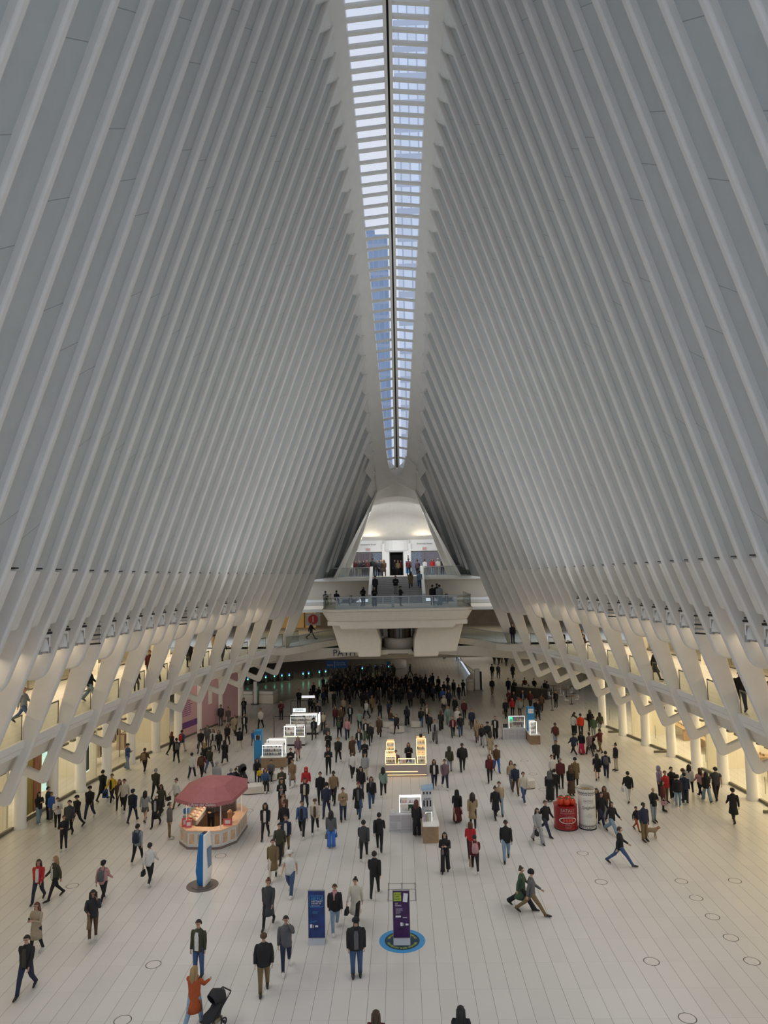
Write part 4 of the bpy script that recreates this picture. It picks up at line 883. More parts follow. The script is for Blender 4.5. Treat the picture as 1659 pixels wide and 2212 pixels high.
b.add([(x,y,2.3) for x,y in can]+[(x*.5+.1,y*.5,2.78) for x,y in can]+[pk],[(i,(i+1)%n,n+(i+1)%n,n+i) for i in range(n)]+[(n+i,n+(i+1)%n,2*n) for i in range(n)]); b.build('canopy',CANO,t)
b=MB()
for i in range(n):
    a=Vector((*can[i],0)); e=Vector((*can[(i+1)%n],0)); L=(e-a).length; m_=max(2,round(L/.16)); top=[];bot=[]
    for j in range(m_*4+1):
        p_=a+(e-a)*j/(m_*4); s_=abs(math.sin(PI*j/4)); top.append((p_.x,p_.y,2.3)); bot.append((p_.x*1.01,p_.y*1.01,2.16-.05*s_))
    for j in range(m_*4): b.add([top[j],top[j+1],bot[j+1],bot[j]],[(0,1,2,3)])
b.build('scalloped_valance',CANO,t,recalc=False)
text('valance_lettering',"L'Arte del Gelato",.19,(.0,-1.83,2.235),(PI/2,0,-.06),KW,t,.002,font_shear=.2)
for i,(x,y) in enumerate(((-1.0,-.95),(.75,-1.2),(1.25,1.2),(-1.2,1.5))):
    MB().tube([(x,y,.9),(x,y,2.35)],.03,8).build('canopy_post',WHT2,t)
b=MB(); b.box(-1.2,-.55,-.7,1.4,.9,1.12); b.build('gelato_display',mat('gelato_case',(.55,.52,.48),.2),t)
for i in range(10):
    for j in range(2):
        MB().lathe([(.10,1.12),(.09,1.15),(.03,1.19)],8,c=(-1.05+j*.3,-.6+i*.2,0)).build('gelato_tub',mat('gelato_%d'%((i+j)%4),[(.7,.6,.45),(.5,.25,.2),(.75,.7,.6),(.3,.18,.1)][(i+j)%4],.5),t)
b=MB(); b.box(-1.25,-1.22,-.75,1.45,.9,1.35); b.box(-1.25,-.6,-.75,-.72,.9,1.35); b.build('sneeze_guard',GLASS,t)
b=MB(); b.lathe([(.11,.9),(.11,1.35),(.13,1.36),(.13,1.42),(.06,1.5)],14,c=(1.0,-.35,0)); b.build('wafer_jar',mat('wafer_brown',(.35,.18,.08),.4),t)
PS=mat('pink_sign_card',(.60,.10,.12),.5)
for (x,y,r,w,h) in ((-1.05,-.95,.5,.16,.34),(-.85,-1.1,.2,.15,.28),(1.0,-.85,.0,.22,.26),(-.95,-.5,.3,.12,.22)):
    b=MB(); b.box(-w,w,-.01,.01,0,2*h*.6); o=b.build('sign_card',PS,t); o.location=(x,y,.92); o.rotation_euler=(-.15,0,r)
    b=MB(); b.box(-w*.6,w*.6,-.015,-.01,h*.3,h*.9); b.build('card_print',KW,o)
b=MB(); b.box(-.12,.12,-.1,.1,0,.22); o=b.build('blue_box',mat('blue_box',(.03,.15,.45),.5),t); o.location=(-1.2,-.3,1.35)
b=MB(); b.tube([(.55,.2,.9),(.55,.2,1.15),(.85,.2,1.2),(.85,.2,.95)],.02,6); b.box(.5,.9,.0,.4,.88,.92); b.build('card_rack',DARK,t)
b=MB(); b.box(-.3,.9,1.2,1.5,.9,1.4); b.build('back_machine',mat('machine_dark',(.06,.05,.05),.4),t)
l=bpy.data.lights.new('kiosk_lamp','AREA'); l.shape='RECTANGLE'; l.size=1.8; l.size_y=2.4; l.energy=45; l.color=(1,.72,.46); o=bpy.data.objects.new('kiosk_lamp',l); COL.objects.link(o); o.location=(-9.7,36.7,2.2)
# ---------------- accessory kiosks ----------------
WL=mat('led_white',(1,1,1),.5,emit=(.95,.97,1),es=2.2); GL=mat('led_gold',(1,.7,.3),.5,emit=(1,.62,.24),es=3); KB=mat('kiosk_blue',(.03,.24,.50),.45); OAK=mat('oak_laminate',(.30,.20,.12),.5,noise=.12,nscale=8); LAM=mat('white_laminate',(.62,.62,.64),.45)
def goods(par,x0,x1,y,zs,seed,rows=1,name='product'):
    rr=random.Random(seed)
    cols=[(.75,.7,.65),(.1,.1,.1),(.6,.3,.3),(.25,.3,.45),(.55,.5,.2),(.8,.8,.8)]
    for z in zs:
        x=x0
        while x<x1-.05:
            w=rr.uniform(.04,.09); h=rr.uniform(.09,.17); ci=rr.randrange(6)
            MB().box(x,x+w,y-.03,y+.03,z,z+h).build(name,mat('goods_%d'%ci,cols[ci],.4),par); x+=w+rr.uniform(.03,.06)
def lightframe(par,x0,x1,y,z0,z1,m,r=.022,name='light_frame'):
    MB().tube([(x0,y,z0),(x0,y,z1),(x1,y,z1),(x1,y,z0)],r,6).build(name,m,par)
def display(par,x0,x1,y0,y1,z0,z1,led,shelves=2,seed=1,back=True):
    MB().box(x0,x0+.02,y0,y1,z0,z1).build('side_glass',GLASS,par); MB().box(x1-.02,x1,y0,y1,z0,z1).build('side_glass',GLASS,par)
    if back: MB().box(x0,x1,y1-.03,y1,z0,z1).build('back_panel',mat('backlit_panel',(.8,.78,.75),.5,emit=(1,.95,.88),es=.3) if led is WL else mat('backlit_gold',(.8,.6,.35),.5,emit=(1,.66,.3),es=.6),par)
    for i in range(shelves):
        z=z0+(z1-z0)*(i)/shelves; MB().box(x0,x1,y0,y1,z,z+.015).build('shelf',WHT2,par)
    goods(par,x0+.04,x1-.04,(y0+y1)/2,[z0+(z1-z0)*i/shelves+.02 for i in range(shelves)],seed)
    lightframe(par,x0,x1,y0,z0,z1,led)
# middle kiosk with white towers (front counter oak)
t=empty('phone_case_kiosk',(0.5,37.2,0),0,'white phone case kiosk with oak ended counter, shopper in black beside it','kiosk')
MB().box(-1.3,-.1,0,.5,.0,.85).build('cabinet',LAM,t,bevel=.01); MB().box(-1.28,-.12,-.012,0,.08,.1).build('plinth_line',GREY,t)
for (x0,x1,z0,z1) in ((-1.25,-.72,.5,.8),(-1.25,-.9,.15,.45),(-.68,-.15,.15,.8)): MB().box(x0,x1,-.012,0,z0,z1).build('drawer_front',mat('laminate_grey',(.52,.50,.52),.45),t)
MB().box(-1.2,-1.02,.1,.16,.88,1.05).build('tablet',WHT2,t)
display(t,-.75,.35,.3,.75,.87,1.62,WL,2,5,False)
MB().box(-.3,.0,.5,.52,.95,1.3).build('green_poster',mat('poster_green',(.03,.14,.06),.5),t); MB().box(-.35,.1,.55,.57,1.3,1.5).build('pale_poster',KW,t)
b=MB(); b.prism(fillet([(.38,-1.55),(1.15,-1.55),(1.15,-.9),(.95,3.0),(.38,3.0)],[0,.2,.1,0,0]),0,.78); b.build('oak_counter',OAK,t); b=MB(); b.prism(fillet([(.36,-1.58),(1.18,-1.58),(1.18,-.9),(.98,3.0),(.36,3.0)],[0,.2,.1,0,0]),.78,.82); b.build('countertop',WHT2,t)
MB().box(.38,.95,-.35,.25,.82,2.15).build('tower',LAM,t,bevel=.02); b=MB(); b.prism([(.36,2.15),(.97,2.15),(.97,2.3),(.36,2.2)],-.37,.27,'y'); b.build('tower_cap',mat('cap_blue',(.35,.5,.68),.5),t)
for i in range(3):
    for j,z in enumerate((1.95,1.45)): MB().box(.46+i*.16,.53+i*.16,-.37,-.35,z-.1 if j else z,z+.2 if j else z+.12).build('phone_picture',BLACK,t)
for i in range(5):
    for j in range(3): MB().box(.45+i*.08,.49+i*.08,-.75-j*.12,-.71-j*.12,.82,1.0+.1*j).build('product',mat('goods_%d'%((i+j)%6),(.7,.7,.7)),t)
MB().box(.55,.85,-.9,-.6,.84,1.25).build('glass_cube',GLASS,t); lightframe(t,.55,.85,-.9,.84,1.25,WL,.014)
MB().tube([(-.75,.28,1.7),(.35,.28,1.7)],.03,6).build('light_bar',mat('led_pink',(1,.9,.95),.5,emit=(1,.85,.92),es=3),t)
text('brand_lettering','CASES',.12,(.66,-.375,1.72),(PI/2,0,0),INK,t,.002)
# jewellery kiosk with golden light
t=empty('jewellery_kiosk',(.15,46.7,0),0,'low jewellery kiosk glowing with golden light, two attendants inside','kiosk')
PLM=mat('mauve_laminate',(.42,.36,.36),.5)
b=MB(); b.box(-1.35,1.35,0,.45,.12,.78); b.box(-1.35,-.7,.45,2.9,.12,.78); b.box(.7,1.35,.45,2.9,.12,.78); b.build('cabinet',PLM,t)
MB().box(-1.3,1.3,.03,.4,0,.12).build('plinth',mat('plinth_mauve',(.35,.28,.26),.5),t)
b=MB(); b.box(-1.3,.75,-.012,-.002,.30,.325); b.box(-1.3,1.3,-.012,-.002,.10,.12); b.box(-1.3,1.3,-.012,-.002,.755,.78); b.build('gold_light_line',GL,t)
display(t,-1.3,-.65,.15,.9,.8,1.25,GL,2,11); display(t,-1.25,-.75,1.9,2.5,.8,1.75,GL,3,12)
display(t,.75,1.3,.15,.9,.8,1.25,GL,2,13); display(t,.75,1.35,1.8,2.5,.8,1.95,GL,3,14); MB().box(.95,1.15,2.1,2.3,1.95,2.15).build('camera_box',DARK,t)
display(t,-.5,.6,.05,.35,.8,1.1,GL,1,15,False)
for y in (.5,1.4): MB().tube([(-1.32,y,.8),(-1.32,y,1.3),(-.62,y,1.3)],.012,4).build('rod',GOLDL,t)
# left pair: blue pylon kiosk
t=empty('sunglasses_kiosk',(-9.0,50.0,0),0,'lit accessory kiosk with a tall blue end panel and oak counter','kiosk')
MB().box(-1.25,-.72,-.35,.25,0,2.35).build('blue_panel',KB,t,bevel=.02); MB().box(-1.12,-.82,-.37,-.35,1.75,2.05).build('screen',INK,t); lightframe(t,-1.13,-.81,-.375,1.73,2.07,WHT2,.02,'screen_frame')
b=MB(); b.prism(fillet([(-.7,-.9),(.95,-.9),(1.15,.9),(-.7,.9)],[.1,.3,.1,.1]),0,.66); b.build('oak_counter',OAK,t); b=MB(); b.prism(fillet([(-.72,-.92),(.97,-.92),(1.18,.92),(-.72,.92)],[.1,.3,.1,.1]),.66,.72); b.build('countertop',WHT2,t)
display(t,-.6,.75,-.7,.0,.73,1.45,WL,3,21); display(t,-.45,.85,.2,.8,.73,1.6,WL,2,22)
t=empty('accessory_kiosk',(-8.3,55.0,0),0,'white lit accessory kiosk behind the blue panel kiosk','kiosk')
MB().box(-.8,.85,0,.9,.12,.75).build('cabinet',LAM,t); MB().box(-.75,.8,.03,.87,0,.12).build('plinth',DARK,t); MB().box(-.8,.85,-.012,-.002,.68,.71).build('light_line',mat('led_lime',(.9,1,.5),.5,emit=(.9,1,.5),es=2.5),t)
display(t,-.75,.05,.1,.8,.75,1.45,WL,2,31); display(t,.1,.8,.1,.8,.75,1.45,WL,3,32); lightframe(t,-1.6,.8,.5,.1,2.1,DARK,.035,'dark_frame')
t=empty('accessory_kiosk',(-8.0,58.6,0),0,'lit accessory kiosk with the ZAGG sign, dark square frame','kiosk')
MB().box(-1.1,1.2,0,1.0,.12,.75).build('cabinet',LAM,t,bevel=.1); MB().box(-1.0,1.1,.03,.97,0,.12).build('plinth',DARK,t); display(t,-1.1,1.0,.1,.9,.75,1.55,WL,3,41); lightframe(t,-1.2,1.3,.9,.1,2.55,DARK,.04,'dark_frame')
MB().box(-.95,.1,.3,.36,1.75,2.05).build('sign_board',mat('sign_glow',(.8,.85,.85),.5,emit=(.85,.95,1),es=.8),t); text('sign_lettering','ZAGG',.25,(-.42,.28,1.9),(PI/2,0,0),INK,t,.003)
MB().box(-.4,.7,1.5,1.56,2.65,2.85).build('upper_sign',mat('sign_glow2',(.8,.8,.85),.5,emit=(.9,.9,1),es=.6),t)
MB().box(1.15,1.2,.1,.9,.75,1.6).build('led_column',WL,t)
# right kiosk
t=empty('phone_repair_kiosk',(8.6,56.0,0),0,'white lit kiosk with a blue sign tower and oak end at the right','kiosk')
MB().box(-.9,.85,0,.7,0,.85).build('cabinet',LAM,t,bevel=.01)
for i,(x0,x1,z0,z1) in enumerate(((-.8,-.55,.1,.75),(-.5,0,.45,.75),(-.5,0,.1,.4),(.05,.3,.1,.75),(.35,.8,.45,.75),(.35,.8,.1,.4))): MB().box(x0,x1,-.012,0,z0,z1).build('drawer_front',mat('laminate_grey',(.52,.50,.52)),t)
display(t,-.4,.8,.1,.6,.86,1.75,WL,2,51,False); MB().box(-.3,-.05,.5,.52,1.2,1.6).build('green_screen',mat('green_screen',(.05,.6,.35),.5,emit=(.1,.9,.5),es=.8),t); MB().box(.0,.7,.5,.52,1.0,1.6).build('case_board',mat('case_board',(.35,.28,.28),.5,noise=.7,nscale=14),t); MB().box(-.85,-.5,.2,.25,.88,1.15).build('monitor',INK,t)
b=MB(); b.prism([(.9,-1.6),(1.65,-1.6),(1.7,-1.1),(1.55,.8),(.9,.8)],0,.66); b.build('oak_end',OAK,t); b=MB(); b.prism([(.88,-1.62),(1.67,-1.62),(1.72,-1.1),(1.57,.8),(.88,.8)],.66,.7); b.build('countertop',WHT2,t)
MB().box(.95,1.5,-.4,.1,.7,2.5).build('sign_tower',KB,t,bevel=.02); MB().box(1.03,1.42,-.42,-.4,2.05,2.38).build('sign_face',WHT2,t); text('sign_lettering','MOBILE',.1,(1.225,-.425,2.22),(PI/2,0,0),KB,t,.002)
display(t,.98,1.47,-1.2,-.6,.7,1.6,WL,3,52)
# ---------------- benches ----------------
BEN=mat('bench_stone',(.66,.62,.55),.5)
def bench(x,y,sx,sy,h,rz,label):
    t=empty('bench',(x,y,0),rz,label,'bench'); pts=fillet([(-sx,-sy),(sx,-sy),(sx,sy),(-sx,sy)],[min(sx,sy)*.98]*4,6)
    b=MB(); b.prism(pts,.03,h); b.build('body',BEN,t,bevel=.03); b=MB(); b.prism([(p*.95,q*.95) for p,q in pts],0,.03); b.build('shadow_gap',DARK,t); b=MB(); b.prism([(p*.98,q*.98) for p,q in pts],h,h+.02); b.build('seat_top',mat('seat_stone',(.74,.71,.66),.5),t)
bench(-8.95,43.9,.85,.42,.42,.25,'rounded pale stone bench just behind the gelato canopy')
bench(-8.45,46.4,.35,.35,.42,0,'short pale stone bench with people sitting, in front of the oak counter kiosk')
bench(-.5,59.0,.62,.35,.40,0,'pale stone bench in the floor middle, nearer of three')
bench(-1.2,60.8,.45,.3,.40,0,'pale stone bench behind the middle one, on its left'); bench(1.1,60.7,.42,.3,.45,0,'pale stone bench behind the middle one, on its right')
bench(7.55,44.1,.35,.3,.45,.2,'square pale stone bench beside the man in a beige jacket')
# ---------------- cafe corner ----------------
CT=mat('cafe_dark',(.04,.035,.03),.4)
t=empty('cafe_bar',(13.1,73.2,0),-.25,'long dark cafe bar counter at the far right','bar'); b=MB(); b.prism([(-2.2,.8),(-1.6,.2),(1.6,-.9),(2.0,-.4),(-1.4,1.4)],0,1.0); b.build('counter',CT,t); b=MB(); b.prism([(-2.3,.85),(-1.65,.1),(1.65,-1.0),(2.1,-.35),(-1.4,1.5)],1.0,1.06); b.build('countertop',mat('cafe_top',(.12,.10,.09),.3),t)
for i in range(5): MB().lathe([(.05,1.06),(.05,1.25),(.02,1.32)],8,c=(-1.6+i*.65,.9-i*.35,0)).build('bottle',DARK,t)
def cafe_table():
    e=empty('cafe_table',(0,0,0)); MB().lathe([(.35,.72),(.35,.75)],16).build('tabletop',OAK,e); MB().tube([(0,0,0),(0,0,.72)],.03,6).build('stem',DARK,e); MB().lathe([(.22,0),(.2,.02)],12).build('base',DARK,e); return e
def cafe_chair():
    e=empty('cafe_chair',(0,0,0)); MB().box(-.2,.2,-.2,.2,.43,.46).build('seat',WHT2,e); MB().box(-.2,.2,.18,.21,.5,.85).build('backrest',WHT2,e)
    for x in (-.18,.18):
        for y in (-.18,.18): MB().tube([(x,y,0),(x*.9,y*.9,.43)],.012,5).build('leg',STEEL,e)
    return e
ct0,cc0=cafe_table(),cafe_chair(); tp_=[(15.2,71.8),(16.6,73.4),(15.8,75.6),(17.8,75.2),(18.9,77.2),(16.2,69.6)]
tl_=['nearest table to the cafe bar','table behind the nearest one','table left of the far pair','table in the far pair','table farthest to the right','table in front by the column']
for i,(x,y) in enumerate(tp_):
    o=ct0 if i==0 else copy_tree(ct0); o.location=(x,y,0); tag(o,'small round cafe table in the dark corner, '+tl_[i],'table','cafe tables')
    for j,a in enumerate((.4,3.4)):
        c_=cc0 if (i==0 and j==0) else copy_tree(cc0); c_.location=(x+.55*math.cos(a),y+.55*math.sin(a),0); c_.rotation_euler.z=a-PI/2; tag(c_,f'white cafe chair, {"right" if j==0 else "left"} side of the '+tl_[i],'chair','cafe chairs')
t=empty('menu_stand',(13.75,66.8,0),0,'thin dark menu stand left of the last right column','stand'); MB().tube([(0,0,0),(0,0,1.5)],.025,6).build('pole',DARK,t); MB().lathe([(.18,0),(.18,.02)],12).build('base',DARK,t)
# ---------------- shop window displays ----------------
def standee(name,x,y,z0,w,h,rz,m,label,cat,lit=None):
    t=empty(name,(x,y,z0),rz,label,cat); MB().box(-w/2,w/2,-.05,.05,0,h).build('panel',m,t); return t
def yrot(s): return s*PI/2*.93
for i,(Y,c1,l) in enumerate(((37.0,(.45,.33,.08),'ochre'),(39.35,(.10,.22,.10),'green'),(40.15,(.45,.33,.08),'golden'),(40.95,(.42,.14,.07),'orange red'))):
    standee('colour_panel',WX(-1,Y,.5),Y,.1,.78,5.2,PI/2,mat('rainbow_%d'%i,c1,.5,noise=.15,nscale=3),f'{l} vertical stripe panel of the rainbow shop window','panel')
LB=mat('lightbox_green',(.5,.75,.7),.5,emit=(.62,.95,.86),es=.75); 
t=standee('lightbox_poster',WX(-1,42.2,.6),42.2,.9,1.25,2.5,PI/2,LB,'lit pale green poster with a draped dress in the left shop window','poster')
b=MB(); b.add([(-.3,-.06,.2),(-.1,-.06,1.9),(.12,-.06,1.9),(.4,-.06,.15),(.1,-.06,.3)],[(0,4,3,2,1)]); b.build('dress_picture',mat('dress_print',(.28,.42,.30),.6),t,recalc=False)
t=standee('lightbox_poster',WX(-1,46.2,.6),46.2,.6,1.3,3.2,PI/2,mat('lightbox_white',(.8,.85,.85),.5,emit=(.85,.95,.95),es=.7),'lit black and white portrait poster in the left shop window','poster')
HB=mat('print_dark',(.04,.05,.05),.6); b=MB(); b.add([(-.45,-.06,.1),(-.1,-.06,.3),(-.12,-.06,1.0),(-.33,-.06,1.5),(-.38,-.06,2.4),(-.2,-.06,2.9),(.3,-.06,2.95),(.55,-.06,2.4),(.6,-.06,.1)],[tuple(range(9))]); b.build('hair_print',HB,t,recalc=False)
b=MB(); n=20; b.add([(.05+.3*math.cos(2*PI*i/n),-.065,1.85+.48*math.sin(2*PI*i/n)) for i in range(n)],[tuple(range(n))]); b.build('face_print',mat('face_print',(.72,.74,.74),.6,emit=(.7,.75,.75),es=.3),t,recalc=False)
b=MB()
for (x,z,w,h) in ((-.07,1.97,.06,.025),(.17,1.97,.06,.025),(.05,1.62,.08,.02),(.05,1.76,.03,.05)): b.add([(x-w,-.07,z-h),(x+w,-.07,z-h),(x+w,-.07,z+h),(x-w,-.07,z+h)],[(0,1,2,3)])
b.build('features_print',HB,t,recalc=False)
def rack(x,y,z,rz,seed,label,cols):
    t=empty('clothes_rack',(x,y,z),rz,label,'clothes rack'); b=MB(); b.tube([(-.9,0,0),(-.9,0,1.6),(.9,0,1.6),(.9,0,0)],.025,6); b.build('rail',DARK,t); rr=random.Random(seed)
    for i in range(13):
        b=MB(); xx=-.78+i*.13; h=rr.uniform(.75,1.05); b.add([(xx-.02,-.25,1.5),(xx-.02,.25,1.5),(xx-.02,.3,1.5-h),(xx-.02,-.3,1.5-h),(xx+.03,-.25,1.5),(xx+.03,.25,1.5),(xx+.03,.3,1.5-h),(xx+.03,-.3,1.5-h)],[(0,1,2,3),(7,6,5,4),(0,4,5,1),(1,5,6,2),(2,6,7,3),(3,7,4,0)]); c=cols[rr.randrange(len(cols))]; b.build('garment',mat('garment_%d_%d_%d'%tuple(int(q*99) for q in c),c,.8),t)
warm=[(.55,.45,.35),(.12,.08,.06),(.4,.25,.15),(.7,.65,.58)]
rack(WX(-1,50.8,2.2),50.8,0,PI/2,1,'clothes rack in the left shop window nearest the portrait poster',warm); rack(WX(-1,53.4,2.0),53.4,0,PI/2,2,'brown clothes rack in the left shop window beside the white column',warm); rack(WX(-1,54.9,3.8),54.9,0,PI/2,3,'rear clothes rack deep in the left brown shop',warm)
rack(WX(-1,31.3,3.2),31.3,6.62,PI/2,4,'clothes rack in the gallery shop at the left edge',[(.2,.18,.15),(.5,.4,.25)])
b=MB(); 
for (yy) in (-.28,.28): b.tube([(0,yy+.2*math.cos(a),.18*math.sin(a)) for a in (PI*1.05,PI*1.25,PI*1.5,PI*1.75,PI*1.95)],.04,6)
for yy,l in ((-.3,'left'),(.3,'right')):
    o=MB().tube([(0,.22*math.cos(a),.2*math.sin(a)) for a in [PI*(1.0+.1*i) for i in range(11)]],.045,6).build('curved_neon',WLIT,smooth=True); o.location=(WX(-1,54.2,.5),54.2+yy,4.6); tag(o,f'curved white neon stroke over the brown shop window, {l} one','neon light','neon strokes over the shop')
def shop_table(x,y,rz,label,seed,z=0):
    t=empty('shop_table',(x,y,z),rz,label,'table'); MB().box(-1.2,1.2,-.5,.5,.82,.9).build('tabletop',WOOD,t,bevel=.01)
    for a in (-1,1): MB().box(a*1.05-.06,a*1.05+.06,-.42,.42,0,.82).build('leg_panel',WOOD,t)
    goods(t,-1.0,1.0,0,[.9],seed,name='device')
for i,Y in enumerate((31,34,37,40.5,44,48,52,56)):
    shop_table(WX(1,Y,3.2+.8*(i%2)),Y,PI/2,f'oak product table in the bright right shop, {ORD[i]} from the near end',60+i)
for i,Y in enumerate((32,38,44.5)):
    b=MB(); b.box(-.5,.5,-.25,.25,0,2.0); o=b.build('wall_shelf',WOOD); o.location=(WX(1,Y,7.6),Y,0); o.rotation_euler.z=PI/2
    for q in range(4): MB().box(-.45,.45,-.27,-.25,.2+q*.45,.5+q*.45).build('shelf_bay',mat('shelf_dark',(.15,.12,.1)),o)
    tag(o,f'oak wall shelf at the back of the right shop, {ORD[i]} from the near end','shelf')
for k in range(-4,20,4):
    Y=Yk(k)+.9; t=empty('glass_door',(WX(1,Y,.3),Y,0),0,f'open glass door leaf of the right shop front, {ORD[(16-k)//4]} from the far end','door leaf','glass door leaves of the right shop front')
    MB().box(-1.1,.0,-.015,.015,.15,5.2).build('pane',SHOPG,t); MB().box(-1.1,0,-.05,.05,0,.15).build('bottom_rail',KICK,t); MB().tube([(-.95,-.06,1.0),(-.95,-.06,1.9)],.018,6).build('handle',STEEL,t)
text_o=text('shop_lettering','H&M',.9,(WX(1,29.6,-.3,9),29.6,8.6),(PI/2,0,-PI/2*.9),mat('letters_red',(.55,.03,.03),.5),None,.03); tag(text_o,'red shop lettering on the right gallery at the picture edge','lettering')
# ---------------- stroller, bags, dog builders used by people ----------------
def stroller(x,y,rz,label,sc=1):
    t=empty('stroller',(x,y,0),rz,label,'stroller'); t.scale=(sc,)*3
    for (wx,wy,r) in ((-.25,.25,.15),(.25,.25,.15),(-.16,-.42,.11),(.16,-.42,.11)):
        b=MB(); n=16; b.tube([(wx,wy+r*.82*math.cos(2*PI*i/n),r+r*.82*math.sin(2*PI*i/n)) for i in range(n+1)],r*.18,6); b.tube([(wx-.03,wy,r),(wx+.03,wy,r)],r*.3,8)
        for q in range(3): b.tube([(wx,wy+r*.8*math.cos(q*PI/3),r+r*.8*math.sin(q*PI/3)),(wx,wy-r*.8*math.cos(q*PI/3),r-r*.8*math.sin(q*PI/3))],.01,4)
        b.build('wheel',BLACK,t)
    b=MB()
    for s in (-1,1): b.tube([(s*.16,-.42,.11),(s*.24,.1,.6),(s*.25,.55,.98)],.018,6); b.tube([(s*.25,.25,.15),(s*.24,.0,.55)],.018,6)
    b.build('frame',DARK,t); MB().tube([(-.25,.55,.98),(-.22,.62,1.02),(.22,.62,1.02),(.25,.55,.98)],.024,6).build('handlebar',BLACK,t)
    b=MB(); b.tube([(0,.28,.85),(0,.1,.5),(0,-.3,.42),(0,-.42,.25)],[.17,.22,.2,.12],10,flat=1.0); b.build('seat',mat('stroller_fabric',(.02,.02,.022),.8),t,smooth=True)
    b=MB(); b.tube([(0,.36,.72),(0,.28,.95),(0,.05,1.05),(0,-.12,.98)],[.2,.25,.25,.2],12,cap=False); b.build('hood',mat('stroller_fabric',(.02,.02,.022)),t,smooth=True)
    b=MB(); b.box(-.19,.19,-.1,.25,.2,.33); b.build('basket',mat('basket_tan',(.22,.18,.12),.8),t); return t

# ---------------- people ----------------
SKIN=[mat('skin_0',(.50,.30,.21),.55),mat('skin_1',(.34,.18,.11),.55),mat('skin_2',(.13,.065,.04),.55)]
PAL=dict(k=(.012,.012,.014),K=(.022,.022,.026),n=(.018,.026,.055),C=(.045,.047,.052),g=(.10,.10,.105),G=(.30,.31,.32),w=(.62,.61,.59),o=(.045,.045,.025),t=(.30,.22,.13),b=(.085,.045,.025),r=(.42,.02,.025),m=(.10,.016,.018),j=(.045,.085,.18),J=(.20,.29,.38),c=(.52,.48,.40),y=(.62,.42,.03),p=(.45,.24,.25),v=(.30,.25,.38),u=(.03,.10,.36),e=(.36,.29,.20),O=(.36,.07,.015),h=(.17,.12,.055),L=(.60,.05,.01),d=(.05,.09,.05),B=(.05,.17,.55),M=(.16,.10,.12),s=(.24,.27,.30),P=(.55,.02,.10),D=(.22,.15,.08),A=(.20,.30,.26))
def cloth(c): return mat('cloth_'+c if c.islower() else 'cloth_deep_'+c.lower(),PAL[c],.85,noise=.12,nscale=25)
HAIR=dict(k=mat('hair_black',(.010,.008,.007),.6),b=mat('hair_brown',(.05,.025,.012),.6),y=mat('hair_blond',(.30,.19,.08),.6),g=mat('hair_grey',(.25,.24,.23),.6),r=mat('hair_auburn',(.10,.03,.015),.6))
SHOEW=mat('shoe_white',(.6,.6,.58),.6); SHOEK=mat('shoe_black',(.015,.014,.013),.6); EYE=mat('eye_dark',(.01,.01,.01),.4)
def Rx(v,a):   # rotate in the sagittal plane: positive swings forward (-Y)
    c,s=math.cos(a),math.sin(a); return Vector((v.x,v.y*c+v.z*s,-v.y*s+v.z*c))
# pose: (hipL,kneeL,hipR,kneeR, shL,elL,shR,elR, spread, inward)
POSES={'walk':(.42,.12,-.30,.38,-.35,.35,.35,.45,.10,.1),'walk2':(-.28,.42,.40,.10,.38,.5,-.35,.3,.10,.1),'step':(.10,.02,.05,.75,-.15,.4,.2,.4,.10,.1),
 'stand':(.03,.02,-.03,.02,.05,.15,.0,.15,.10,.1),'phone':(.18,.08,-.14,.22,.25,1.75,.3,1.8,.12,.7),'pock':(.25,.1,-.2,.3,-.15,.7,-.1,.65,.22,.5),
 'sit':(1.45,1.5,1.4,1.35,.45,.9,.4,.9,.10,.3),'head':(.30,.06,-.2,.6,.0,.15,1.5,2.2,.15,.6),'push':(.3,.1,-.3,.35,.75,.7,.75,.7,.08,.1),
 'stride':(.62,.10,-.55,.35,-.4,.3,.45,.5,.08,.1),'cross':(.05,.02,-.05,.04,.35,1.5,.35,1.55,.14,1.0),'call':(.12,.05,-.1,.1,.3,1.2,1.0,2.4,.2,.5),'reach':(.2,.1,-.2,.1,.9,.5,.1,.3,.1,.2)}
def joints(pose,wide=1.0):
    hL,kL,hR,kR,sL,eL,sR,eR,ab,inw=POSES[pose]; J={}
    J['pelvis']=Vector((0,0,.93)); J['waist']=Vector((0,0,1.06)); J['chest']=Vector((0,.005,1.26)); J['neck']=Vector((0,.01,1.44)); J['head']=Vector((0,-.015,1.60))
    for n_,x,h,k in (('L',-1,hL,kL),('R',1,hR,kR)):
        hip=Vector((x*.085,0,.90)); kn=hip+Rx(Vector((x*.01,0,-.43)),h); an=kn+Rx(Vector((0,0,-.40)),h-k); ft=Rx(Vector((0,-.16,-.045)),(h-k)*.55 if h-k<0 else (h-k)*.3)
        if pose=='sit': ft=Vector((0,-.16,-.05))
        J['hip'+n_],J['knee'+n_],J['ankle'+n_],J['toe'+n_]=hip,kn,an,an+ft
    for n_,x,h,k in (('L',-1,sL,eL),('R',1,sR,eR)):
        sh=Vector((x*.172*wide,.01,1.355)); d=Vector((x*math.sin(ab),0,-math.cos(ab))); el=sh+Rx(d*.27,h); f=Rx(Vector((-x*math.sin(inw*.8) if k>.9 else x*.04,0,-1)).normalized(),h+k)
        J['sh'+n_],J['el'+n_],J['wr'+n_]=sh,el,el+f*.24; J['hd'+n_]=J['wr'+n_]+f*.075; J['fd'+n_]=f
    low=min(J['ankleL'].z,J['ankleR'].z,J['toeL'].z+.03,J['toeR'].z+.03)-.075
    for k_ in J:
        if not k_.startswith('fd'): J[k_]=J[k_]-Vector((0,0,low))
    J['low']=low; return J
CACHE={}
